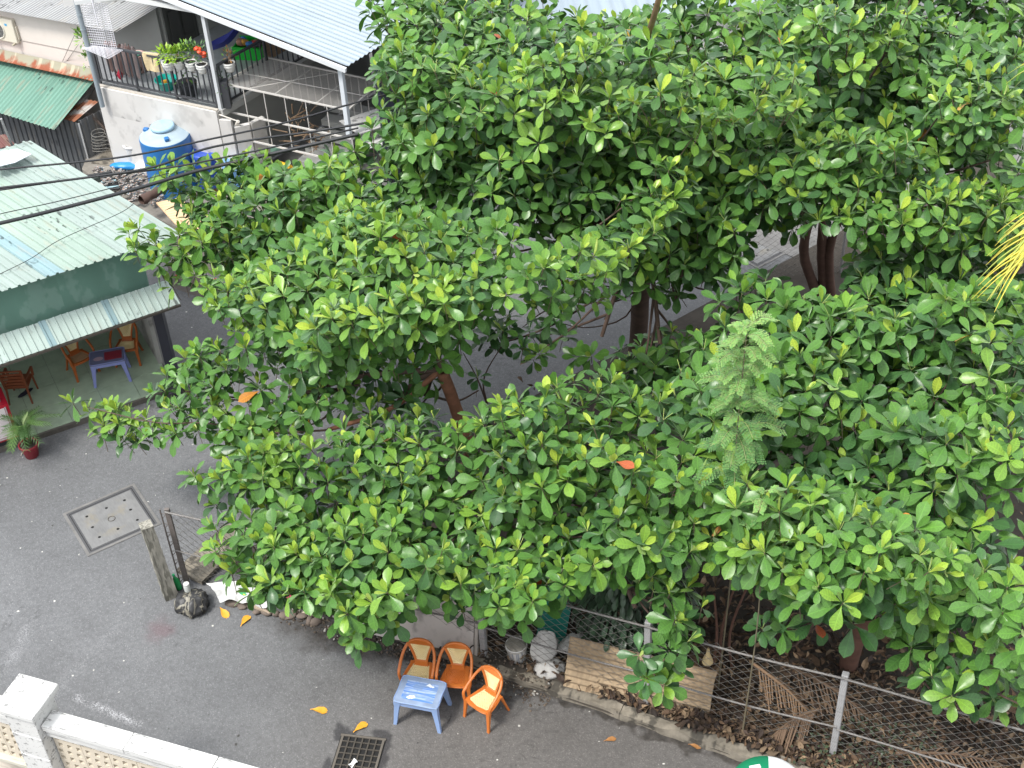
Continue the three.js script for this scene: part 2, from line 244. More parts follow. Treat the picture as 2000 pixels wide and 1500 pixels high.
// ---------- manhole covers and the drain ----------
const manholeMap = tex(256, 256, (u, v) => { const a = fbm(u * 7, v * 7, 5, 5), b = fbm(u * 60, v * 12, 9, 3), st = smooth(0.5, 0.7, fbm(u * 5 + 3, v * 5, 13, 4)) * smooth(0.55, 0.2, Math.hypot(u - 0.45, v - 0.45)); const L = 0.17 * (0.7 + 0.35 * a + 0.25 * b); return [lerp(L, 0.22, st * 0.5), lerp(L, 0.19, st * 0.5), lerp(L, 0.13, st * 0.5)]; });
function manhole(label, c4) {
  const c = c4.reduce((a, p) => a.add(p), V(0, 0, 0)).multiplyScalar(0.25), w = c4[0].distanceTo(c4[1]), d = c4[1].distanceTo(c4[2]);
  const e = c4[1].clone().sub(c4[0]); const t = thing('manhole_cover', label, 'manhole cover', c, Math.atan2(-e.z, e.x));
  const ring = (W, D, w2, d2, h, y) => { const s = new THREE.Shape([[-W / 2, -D / 2], [W / 2, -D / 2], [W / 2, D / 2], [-W / 2, D / 2]].map((p) => new THREE.Vector2(...p))); s.holes.push(new THREE.Path([[-w2 / 2, -d2 / 2], [-w2 / 2, d2 / 2], [w2 / 2, d2 / 2], [w2 / 2, -d2 / 2]].map((p) => new THREE.Vector2(...p)))); return new THREE.ExtrudeGeometry(s, { depth: h, bevelEnabled: false }).rotateX(-Math.PI / 2).translate(0, y, 0); };
  const rg = ring(w, d, w - 0.09, d - 0.09, 0.03, -0.018), pp = rg.attributes.position; part('surround', rg, tmat(concreteMap, { color: col(0.66, 0.66, 0.68) }), t);
  part('frame', [ring(w - 0.09, d - 0.09, w - 0.15, d - 0.15, 0.03, -0.024), ring(w - 0.18, d - 0.18, w - 0.22, d - 0.22, 0.03, -0.026)], mat(0.075, 0.075, 0.08, { roughness: 0.6 }), t);
  part('gap', ring(w - 0.15, d - 0.15, w - 0.18, d - 0.18, 0.02, -0.017), mat(0.02, 0.02, 0.02), t);
  const W = w - 0.23, D = d - 0.23, s = new THREE.Shape([[-W / 2, -D / 2], [W / 2, -D / 2], [W / 2, D / 2], [-W / 2, D / 2]].map((p) => new THREE.Vector2(...p)));
  for (const [x, y] of [[-0.28, 0.28], [0.02, 0.28], [0.3, 0.28], [0.3, 0.02], [0.3, -0.26], [0.0, -0.27], [-0.28, -0.27], [-0.29, 0]]) s.holes.push(new THREE.Path().absellipse(x * W / 0.9, y * D / 0.9, 0.024, 0.024, 0, Math.PI * 2, true));
  const g = new THREE.ExtrudeGeometry(s, { depth: 0.02, bevelEnabled: false, curveSegments: 10 }).rotateX(-Math.PI / 2).translate(0, -0.012, 0); const uv = g.attributes.uv, ps = g.attributes.position; for (let i = 0; i < uv.count; i++) uv.setXY(i, ps.getX(i) / W + 0.5, ps.getZ(i) / D + 0.5);
  part('lid', g, tmat(manholeMap, { roughness: 0.75 }), t); part('hole', box(W - 0.02, 0.004, D - 0.02, 0, 0.0025, 0), M.hole, t);
  part('ring', new THREE.TorusGeometry(0.055, 0.006, 6, 24).rotateX(-Math.PI / 2).translate(0, 0.011, 0), M.iron, t);
}
manhole('square concrete manhole cover with eight holes in open asphalt beside the leaning post', [at(120, 1005), at(260, 945), at(312, 1025), at(180, 1085)]);
manhole('square manhole cover glimpsed in the back street behind the trees', [at(1395, 468), at(1480, 425), at(1560, 480), at(1475, 535)].map((p, i, a) => p));
{
  const c = at(700, 1475), d1 = at(770, 1452).sub(at(665, 1440)); const t = thing('drain_grate', 'rusty square iron drain grate set in the asphalt near the blue table', 'drain', c, Math.atan2(-d1.z, d1.x));
  part('pit', [box(0.62, 0.004, 0.62, 0, 0.003, 0)], M.hole, t);
  const W = 0.56; part('frame', [box(W + 0.06, 0.02, 0.03, 0, 0.01, W / 2), box(W + 0.06, 0.02, 0.03, 0, 0.01, -W / 2), box(0.03, 0.02, W - 0.03, W / 2, 0.01, 0), box(0.03, 0.02, W - 0.03, -W / 2, 0.01, 0)], tmat(concreteMap, { color: col(0.5, 0.45, 0.4) }), t);
  for (let i = 1; i < 6; i++) part('bar', box(0.02, 0.02, W - 0.03, -W / 2 + W * i / 6, 0.014, 0), M.iron, t);
  for (let i = 1; i < 6; i++) part('bar', box(W - 0.03, 0.012, 0.018, 0, 0.012, -W / 2 + W * i / 6), M.iron, t);
  solo('paper_scrap', (() => { const g = new THREE.PlaneGeometry(0.11, 0.07, 5, 3).rotateX(-Math.PI / 2); const p = g.attributes.position; for (let i = 0; i < p.count; i++) p.setY(i, 0.03 + 0.02 * Math.sin(p.getX(i) * 40 + p.getZ(i) * 30)); g.computeVertexNormals(); return g.rotateY(0.8).translate(at(690, 1493).x, 0, at(690, 1493).z); })(), mat(0.8, 0.8, 0.8), 'white crumpled paper scrap lying on the drain grate', 'paper');
}

// ---------- white boundary wall at the bottom left ----------
{
  const HT = 2.6, c = [at(25, 1322, HT), at(113, 1340, HT), at(75, 1393, HT), at(-15, 1380, HT)], cc = c.reduce((a, p) => a.add(p.clone()), V(0, 0, 0)).multiplyScalar(0.25);
  const A = at(112, 1390, 2.3), B = at(520, 1505, 2.3), wd = B.clone().sub(A).setY(0).normalize(), ang = Math.atan2(-wd.z, wd.x);
  const t = thing('boundary_wall', 'white painted boundary wall with square pillar and pierced lattice blocks, bottom left', 'wall', V(cc.x, 0, cc.z), ang);
  // local frame: x along the wall to the right, z towards the camera
  const S = 0.54;
  const cap = rbox(S, 0.09, S, 0.02, 0, HT - 0.045, 0); part('pillar_cap', cap, M.paint, t);
  part('pillar', [rbox(S - 0.07, 0.06, S - 0.07, 0.01, 0, HT - 0.12, 0), box(S - 0.14, 0.34, S - 0.14, 0, HT - 0.32, 0), ...[0, 1, 2, 3, 4].map((k) => rbox(S - 0.13, 0.39, S - 0.13, 0.012, 0, HT - 0.69 - k * 0.4, 0))], M.paint, t);
  const lat = mat(0.52, 0.46, 0.37, { roughness: 0.85 });
  const cell = 0.125, blockW = 0.375;
  // pierced block: square holes in a diagonal weave
  const blk = (() => { const s = new THREE.Shape([[0, 0], [blockW - 0.006, 0], [blockW - 0.006, blockW - 0.006], [0, blockW - 0.006]].map((p) => new THREE.Vector2(...p))); const n = 3, c0 = blockW / n;
    for (let j = 0; j < n; j++) for (let i = 0; i < n; i++) { const x = (i + (j % 2 ? 0.30 : 0.08)) * c0 + 0.006, y = (j + 0.2) * c0, w = c0 * 0.5, h = c0 * 0.55; if (x + w > blockW - 0.012) continue; s.holes.push(new THREE.Path([[x, y], [x, y + h], [x + w, y + h], [x + w, y]].map((p) => new THREE.Vector2(...p)))); }
    return new THREE.ExtrudeGeometry(s, { depth: 0.07, bevelEnabled: false }); })();
  const wing = (x0, x1, z0) => {
    const L = x1 - x0, xm = (x0 + x1) / 2;
    let k = 0; for (let x = x0; x < x1 - 0.05; x += 1.1) { const l = Math.min(1.1, x1 - x); part('coping', rbox(l - 0.006, 0.09, 0.25, 0.012, x + l / 2, 2.3 - 0.045 + 0.003 * (k++ % 2), z0), M.paint, t); }
    part('beam', box(L, 0.14, 0.17, xm, 2.3 - 0.165, z0), M.paint, t);
    for (let x = x0 + 0.02; x < x1; x += blockW) for (let r = 0; r < 2; r++) { const o = part('lattice_block', blk, lat, t); o.position.set(x, 2.3 - 0.24 - blockW * (r + 1), z0 - 0.035 ); if (x + blockW > x1) o.scale.x = (x1 - x) / blockW; }
    part('ledge', rbox(L, 0.07, 0.22, 0.012, xm, 2.3 - 0.28 - blockW * 2, z0), tmat(paintMap, { color: col(0.9, 0.86, 0.74), roughness: 0.75 }), t);
    part('wall_base', box(L, 1.2, 0.14, xm, 2.3 - 0.315 - blockW * 2 - 0.6, z0), tmat(plasterMap, { color: col(1.05, 0.95, 0.84) }), t);
  };
  wing(S / 2 - 0.06, 4.6, 0.02); wing(-3.2, -S / 2 + 0.06, 0.02);
}
// ---------- chain link fence along the kerb ----------
function chainLink(a, b, y0, y1, cell = 0.075, r = 0.0045, bulge = 0) {
  const d = b.clone().sub(a).setY(0), L = d.length(); d.normalize(); const nrm = V(-d.z, 0, d.x), n = Math.round(L / cell), k = Math.round((y1 - y0) / (cell * 1.5));
  const pos = [], idx = [];
  const put = (s, y, o) => { const w = bulge * (noise(s * 0.7, y * 1.3, 12) - 0.5); return V(a.x + d.x * s + nrm.x * (o + w), y, a.z + d.z * s + nrm.z * (o + w)); };
  for (let i = 0; i < n; i++) {
    let base = -1;
    for (let j = 0; j <= 2 * k; j++) {
      const s = (i + 0.5 + ((i + j) % 2 ? 0.5 : -0.5) * 1.02) * cell * (L / (n * cell)), y = y0 + j * (y1 - y0) / (2 * k), c = put(s, y, (j % 2 ? 1 : -1) * 0.004);
      const at0 = pos.length / 3; for (const [u, v] of [[r, 0], [0, r], [-r, 0], [0, -r]]) pos.push(c.x + d.x * u + nrm.x * v, c.y, c.z + d.z * u + nrm.z * v);
      if (base >= 0) for (let q = 0; q < 4; q++) { const p = (q + 1) % 4; idx.push(base + q, base + p, at0 + q, at0 + q, base + p, at0 + p); }
      base = at0;
    }
  }
  const g = new THREE.BufferGeometry(); g.setAttribute('position', new THREE.Float32BufferAttribute(pos, 3)); g.setIndex(idx); g.computeVertexNormals(); return g;
}
{
  const f = thing('chain_link_fence', 'rusty chain link fence on grey posts along the kerb of the tree lot', 'fence');
  const FPm = at(1262, 1388), along = (p, s) => p.clone().addScaledVector(fenceDir, s), FP4 = along(FP3, 4.4);
  const posts = [FP2, FPm, FP3, FP4];
  const gp = tmat(galvMap, { roughness: 0.65, metalness: 0.15, color: col(1.15, 1.15, 1.15) });
  for (const p of posts) part('post', [rbox(0.085, 1.8, 0.085, 0.012, 0, 0.9, 0)].map((g) => g.rotateY(Math.atan2(-fenceDir.z, fenceDir.x)).translate(p.x, 0, p.z)), gp, f);
  const up = (p, y, w = 0) => V(p.x + kn.x * w, y, p.z + kn.z * w);
  // the rusty end post by the corner: an angle iron with a lattice edge
  part('end_post', [rbox(0.075, 1.58, 0.05, 0.008, 0, 0.79, 0).translate(POST0.x, 0, POST0.z), rod(up(POST0, 0.03).add(V(-0.1, 0, 0)), up(POST0, 1.57).add(V(-0.1, 0, 0)), 0.012), ...Array.from({ length: 16 }, (_, i) => rod(V(POST0.x - 0.1, 0.06 + i * 0.095, POST0.z), V(POST0.x - 0.02, 0.11 + i * 0.095 - (i % 2 ? 0.05 : -0.05), POST0.z), 0.006, 5))], tmat(galvMap, { color: col(0.5, 0.44, 0.4), roughness: 0.7 }), f, 'rusty dark end post with a lattice edge');
  const all = [POST0, ...posts], railM = tmat(galvMap, { roughness: 0.7, color: col(0.6, 0.57, 0.54) });
  const tops = [1.56, 1.74, 1.74, 1.76, 1.76];
  for (let i = 0; i < 4; i++) {
    const a = all[i], b = all[i + 1], m = a.clone().lerp(b, 0.5);
    part('rail', taper([up(a, tops[i], 0.05), up(m, (tops[i] + tops[i + 1]) / 2 - 0.035, 0.05), up(b, tops[i + 1], 0.05)], 0.015, 0.015, 10, 6), railM, f);
    part('rail', taper([up(a, 0.78, 0.05), up(m, 0.76, 0.055), up(b, 0.82, 0.05)], 0.013, 0.013, 10, 6), railM, f);
    part('wire_mesh', chainLink(a, b, 0.12, tops[i] - 0.01, 0.09, 0.0038, 0.08), M.wire, f);
  }
  const g = thing('chain_link_fence', 'short chain link fence bay behind the three stemmed tree by the back street', 'fence'), a = at(1440, 560), b = at(1640, 545);
  for (const p of [a, b]) part('post', rod(p, up(p, 1.5), 0.03, 8), M.galv, g);
  part('rail', rod(up(a, 1.46), up(b, 1.46), 0.018, 6), M.galv, g); part('wire_mesh', chainLink(a, b, 0.1, 1.45, 0.08, 0.0035, 0.05), M.wire, g);
}
// squat concrete post at the corner
{
  const p = at(333, 1162), g = new THREE.BoxGeometry(0.2, 1.5, 0.2, 4, 18, 4), q = g.attributes.position;
  for (let i = 0; i < q.count; i++) { const y = q.getY(i) / 1.5 + 0.5, s = 1 - 0.16 * y; const nx = 0.018 * (noise(q.getX(i) * 30 + 3, y * 16, 4) - 0.5), nz = 0.018 * (noise(q.getZ(i) * 30, y * 16, 7) - 0.5); q.setXYZ(i, q.getX(i) * s + nx - 0.06 * y, q.getY(i) + 0.75, q.getZ(i) * s + nz); }
  g.computeVertexNormals();
  const mossy = tex(256, 256, (u, v) => { const a = fbm(u * 6, v * 12, 5, 5), m = smooth(0.45, 0.6, fbm(u * 9 + 2, v * 9, 15, 5)); const L = 0.31 * (0.5 + 0.7 * a); return [lerp(L * 1.05, L * 0.55, m), lerp(L, L * 0.53, m), lerp(L * 0.86, L * 0.44, m)]; });
  const t = thing('concrete_post', 'stained square concrete post standing in the asphalt at the fence corner', 'post', p, 0.45); part('shaft', g, tmat(mossy, { roughness: 0.95 }), t);
}

// ---------- plastic chairs and tables ----------
function holedShape(outline, inner) { const s = new THREE.Shape(outline); if (inner) s.holes.push(new THREE.Path(inner)); return s; }
const v2 = (a) => a.map((p) => new THREE.Vector2(p[0], p[1]));
const backW = (y) => 0.098 + 0.112 * Math.pow(clamp((y - 0.42) / 0.42), 1.35);     // half width of the back panel at a height
function lattice(inside, x0, x1, y0, y1, outline) {
  const s = new THREE.Shape(outline), st = 0.036; let row = 0;
  for (let y = y0 + st * 0.6; y < y1; y += st * 0.62, row++) for (let x = x0 + (row % 2 ? st / 2 : 0); x < x1; x += st) if (inside(x, y)) s.holes.push(new THREE.Path(v2([[x - 0.0125, y], [x, y + 0.0085], [x + 0.0125, y], [x, y - 0.0085]])));
  return s;
}
const arcPts = (pts) => new THREE.SplineCurve(v2(pts)).getPoints(30);
function backShape(o) { // outline of the back between heights, o = inset
  const L = []; const y0 = 0.44 + o * 1.6, y1 = 0.855 - o * 1.35; for (let i = 0; i <= 10; i++) { const y = lerp(y0, y1, i / 10); L.push([backW(y) - o, y]); }
  const top = []; const w = L[10][0]; for (let i = 1; i < 8; i++) { const a = i / 8 * 2 - 1; top.push([-a * w, y1 + 0.028 * (1 - a * a)]); }
  return v2([...L, ...top, ...L.slice().reverse().map((p) => [-p[0], p[1]])]);
}
const bendBack = (g) => { const p = g.attributes.position; for (let i = 0; i < p.count; i++) { const x = p.getX(i), y = p.getY(i), z = p.getZ(i); p.setXYZ(i, x, y, z - 0.165 - (y - 0.42) * 0.2 + 1.6 * x * x); } g.computeVertexNormals(); return g; };
function seatShape(o) { const f = 0.235 - o, b = 0.175 - o, z0 = -0.2 + o, z1 = 0.23 - o, c = 0.05; return v2([[-b + c * 0.6, z0], [b - c * 0.6, z0], [b, z0 + c * 0.6], [f, z1 - c], [f - c * 0.6, z1 - c * 0.25], [0, z1 + 0.012], [-f + c * 0.6, z1 - c * 0.25], [-f, z1 - c], [-b, z0 + c * 0.6]]); }
const flatSeat = (g, y) => { g.rotateX(Math.PI / 2); g.translate(0, y, 0); const p = g.attributes.position; for (let i = 0; i < p.count; i++) { const x = p.getX(i), z = p.getZ(i); p.setY(i, p.getY(i) - 0.02 * (1 - clamp(Math.hypot(x / 0.22, z / 0.22)) ** 2) - (z < 0 ? -z * 0.06 : 0)); } g.computeVertexNormals(); return g; };
const chairGeo = (() => {
  const hoopPts = []; const half = [[0.262, 0.395, 0.205], [0.272, 0.47, 0.208], [0.276, 0.545, 0.198], [0.278, 0.60, 0.13], [0.272, 0.68, 0.0], [0.245, 0.765, -0.12], [0.185, 0.84, -0.205], [0.1, 0.878, -0.24]];
  for (const p of half) hoopPts.push(V(...p)); hoopPts.push(V(0, 0.888, -0.25)); for (const p of half.slice().reverse()) hoopPts.push(V(-p[0], p[1], p[2]));
  const hoop = new THREE.TubeGeometry(new THREE.CatmullRomCurve3(hoopPts), 64, 0.025, 9);
  const arms = [1, -1].map((s) => rbox(0.05, 0.014, 0.12, 0.006, 0, 0, 0).rotateX(0.5).translate(0.278 * s, 0.605, 0.13));
  const back = bendBack(new THREE.ExtrudeGeometry(holedShape(backShape(0), backShape(0.030).reverse()), { depth: 0.026, bevelEnabled: true, bevelSize: 0.004, bevelThickness: 0.004, bevelSegments: 1 }).translate(0, 0, -0.013));
  const sp = backShape(0.028), inB = (x, y) => y > 0.505 && y < 0.825 && Math.abs(x) < backW(y) - 0.030 - 0.010;
  const backLattice = bendBack(new THREE.ExtrudeGeometry(lattice(inB, -0.2, 0.2, 0.5, 0.83, sp), { depth: 0.012, bevelEnabled: false }).translate(0, 0, -0.004));
  const bridge = bendBack(new THREE.ExtrudeGeometry(new THREE.Shape(v2([[-0.14, 0.37], [0.14, 0.37], [0.082, 0.46], [-0.082, 0.46]])), { depth: 0.03, bevelEnabled: false }).translate(0, 0, -0.015));
  const seat = flatSeat(new THREE.ExtrudeGeometry(holedShape(seatShape(0), seatShape(0.036).reverse()), { depth: 0.03, bevelEnabled: true, bevelSize: 0.006, bevelThickness: 0.005, bevelSegments: 2 }), 0.415);
  const skirt = tube(seatShape(0.004).map((p) => V(p.x, 0.385, p.y)).concat([V(seatShape(0.004)[0].x, 0.385, seatShape(0.004)[0].y)]), 0.013, 60, 6);
  const inS = (x, z) => { const f = lerp(0.175, 0.235, (z + 0.2) / 0.43) - 0.054; return Math.abs(x) < f && z > -0.152 && z < 0.178; };
  const seatLattice = flatSeat(new THREE.ExtrudeGeometry(lattice(inS, -0.2, 0.2, -0.16, 0.18, seatShape(0.034)), { depth: 0.012, bevelEnabled: false }), 0.412);
  const leg = (x, z, x2, z2, w0, w1) => { const g = new THREE.BoxGeometry(1, 1, 1, 1, 6, 1), p = g.attributes.position; for (let i = 0; i < p.count; i++) { const t = 0.5 - p.getY(i), w = lerp(w0, w1, Math.pow(t, 0.6)) + (t > 0.95 ? 0.008 : 0); p.setXYZ(i, lerp(x, x2, t) + p.getX(i) * w, 0.40 * (1 - t), lerp(z, z2, t) + p.getZ(i) * w * 0.8); } g.computeVertexNormals(); return g; };
  return { hoop: [hoop, ...arms], back: [back, bridge], backLattice, seat: [seat, skirt], seatLattice, legs: [leg(0.232, 0.19, 0.255, 0.25, 0.075, 0.036), leg(-0.232, 0.19, -0.255, 0.25, 0.075, 0.036), leg(0.165, -0.175, 0.215, -0.285, 0.06, 0.034), leg(-0.165, -0.175, -0.215, -0.285, 0.06, 0.034)] };
})();
for (const k of ['hoop', 'back', 'seat']) chairGeo[k] = merged(chairGeo[k]);
function chair(name, label, p, turn, group, seatM = M.cream, frameM = M.orange, latM = M.cream) {
  const t = thing(name, label, 'chair', p, turn, group); t.scale.setScalar(0.84);
  part('arm_hoop', chairGeo.hoop, frameM, t); const b = part('backrest', chairGeo.back, frameM, t); part('lattice', chairGeo.backLattice, latM, b);
  const s = part('seat', chairGeo.seat, frameM, t); part('lattice', chairGeo.seatLattice, seatM, s);
  for (const l of chairGeo.legs) part('leg', l, frameM, t); return t;
}
const seatAt = (px, py, turn, y0 = 0) => at(px, py, 0.34 + y0).setY(y0);
const G1 = 'orange plastic armchairs by the kerb', G2 = 'plastic armchairs inside the open shop';
chair('plastic_chair', 'orange plastic armchair with cream lattice seat directly behind the blue table, nearest the fence corner', seatAt(819, 1310), -0.24, G1);
chair('plastic_chair', 'middle orange plastic armchair with all orange seat between two cream seated ones', seatAt(891, 1318), -0.2, G1, M.orange);
chair('plastic_chair', 'orange plastic armchair with cream lattice seat turned sideways, farthest from the blue table', seatAt(948, 1364), -0.74, G1);

const blueTop = tex(256, 256, (u, v) => {
  const a = fbm(u * 5, v * 5, 3, 5), inn = u > 0.14 && u < 0.86 && v > 0.16 && v < 0.84; let r = 0.25, g = 0.32, b = 0.46; const d = 0.75 + 0.5 * a; r *= d; g *= d; b *= d;
  if (inn) { const s = fbm(u * 2, v * 26, 13, 4); r = lerp(0.10, 0.42, smooth(0.42, 0.75, s)); g = lerp(0.24, 0.52, smooth(0.42, 0.75, s)); b = lerp(0.62, 0.72, smooth(0.42, 0.75, s)); const e = smooth(0.48, 0.62, fbm(u * 8, v * 8, 23, 5)); r = lerp(r, 0.2, e * 0.6); g = lerp(g, 0.29, e * 0.6); b = lerp(b, 0.45, e * 0.6); }
  for (const [x, y, w] of [[0.36, 0.25, 0.085], [0.66, 0.76, 0.055], [0.72, 0.74, 0.03]]) if (Math.hypot(u - x, (v - y) * 1.2) + 0.12 * (fbm(u * 14, v * 14, 33, 3) - 0.5) < w) { r = 0.75; g = 0.78; b = 0.8; }
  return [r, g, b];
});
function table(name, label, c4, h, y0, topM, legM, group) {
  const c = c4.reduce((a, p) => a.add(p.clone()), V(0, 0, 0)).multiplyScalar(0.25), w = c4[0].distanceTo(c4[1]), d = c4[1].distanceTo(c4[2]), e = c4[1].clone().sub(c4[0]);
  const t = thing(name, label, 'table', V(c.x, y0, c.z), Math.atan2(-e.z, e.x), group);
  const top = rbox(w, 0.035, d, 0.016, 0, h - 0.018, 0), uv = top.attributes.uv, p = top.attributes.position; for (let i = 0; i < p.count; i++) uv.setXY(i, p.getX(i) / w + 0.5, 0.5 - p.getZ(i) / d);
  const tt = part('tabletop', top, topM, t);
  part('rim', [tube([[-1, -1], [1, -1], [1, 1], [-1, 1]].flatMap(([x, z], i, a) => { const n = a[(i + 1) % 4]; return [0.06, 0.5, 0.94].map((q) => V(lerp(x, n[0], q) * (w / 2 - 0.006), h - 0.004, lerp(z, n[1], q) * (d / 2 - 0.006))); }).concat([V(-(w / 2 - 0.006) + 0.06 * (w - 0.012), h - 0.004, -(d / 2 - 0.006))]), 0.007, 80, 6)], legM, tt);
  part('apron', [box(w - 0.1, 0.06, 0.018, 0, h - 0.062, d / 2 - 0.02), box(w - 0.1, 0.06, 0.018, 0, h - 0.062, -d / 2 + 0.02), box(0.018, 0.06, d - 0.1, w / 2 - 0.02, h - 0.062, 0), box(0.018, 0.06, d - 0.1, -w / 2 + 0.02, h - 0.062, 0)], legM, t);
  for (const [sx, sz] of [[1, 1], [1, -1], [-1, 1], [-1, -1]]) {
    const g = new THREE.BoxGeometry(1, 1, 1, 1, 6, 1), q = g.attributes.position; for (let i = 0; i < q.count; i++) { const tt2 = 0.5 - q.getY(i), ww = lerp(0.10, 0.045, Math.pow(tt2, 0.45)); q.setXYZ(i, sx * lerp(w / 2 - 0.052, w / 2 + 0.005, tt2) + q.getX(i) * ww, (h - 0.03) * (1 - tt2), sz * lerp(d / 2 - 0.052, d / 2 + 0.005, tt2) + q.getZ(i) * ww); } g.computeVertexNormals(); part('leg', g, legM, t);
  }
  return t;
}
table('plastic_table', 'worn blue plastic table with peeling top beside orange chairs', [at(787, 1317, 0.47), at(872, 1333, 0.47), at(857, 1387, 0.47), at(766, 1367, 0.47)], 0.47, 0, tmat(blueTop, { roughness: 0.5 }), M.blue);

// ---------- green and white dome umbrella at the bottom edge ----------
{
  const c = at(1502, 1519, 1.7), t = thing('umbrella', 'small green and white dome umbrella cut by the bottom edge', 'umbrella', V(c.x, 0, c.z), 0.15);
  const Rr = 0.46, prof = (n0, n1) => { const g = new THREE.SphereGeometry(Rr, 14, 12, n0, n1, 0, 1.35), p = g.attributes.position; for (let i = 0; i < p.count; i++) { const x = p.getX(i), y = p.getY(i), z = p.getZ(i); p.setXYZ(i, x, 1.7 - Rr * 0.62 + y * 0.62 + 0.006 * noise(Math.atan2(z, x) * 9, y * 12, 3), z); } g.computeVertexNormals(); return g; };
  const gm = mat(0.004, 0.19, 0.085, { roughness: 0.55 }), wm = mat(0.78, 0.79, 0.8, { roughness: 0.6 });
  const step = Math.PI / 4; for (let k = 0; k < 8; k++) part('canopy_panel', prof(k * step + 1.25, step), k === 2 || k === 3 || k === 7 ? wm : gm, t);
  part('pole', rod(V(0, 0, 0), V(0, 1.66, 0), 0.012), M.galv, t); part('tip', new THREE.SphereGeometry(0.016, 8, 6).translate(0, 1.71, 0), wm, t);
  part('logo', rbox(0.13, 0.02, 0.06, 0.008, 0, 0, 0).rotateX(-0.2).translate(-0.10, 1.672, -0.19), wm, t);
}
// ---------- things lying in and along the lot ----------
const blob = (rx, ry, rz, s, amp = 0.25, f = 3, n = 3) => { const g0 = new THREE.IcosahedronGeometry(1, n); g0.deleteAttribute('normal'); g0.deleteAttribute('uv'); const g = mergeVertices(g0, 1e-4), p = g.attributes.position; for (let i = 0; i < p.count; i++) { const v = V(p.getX(i), p.getY(i), p.getZ(i)).normalize(), k = 1 + amp * (fbm(v.x * f + 7 + s, v.y * f + v.z * f * 1.3, s, 4) - 0.5) * 2; p.setXYZ(i, v.x * rx * k, v.y * ry * k, v.z * rz * k); } g.setAttribute('uv', new THREE.Float32BufferAttribute(Array.from({ length: p.count * 2 }, (_, i) => (i % 2 ? p.getY(i >> 1) + p.getZ(i >> 1) : p.getX(i >> 1)) * 1.5), 2)); g.computeVertexNormals(); return g; };
const moveTo = (g, p, y = 0) => g.translate(p.x, p.y + y, p.z);
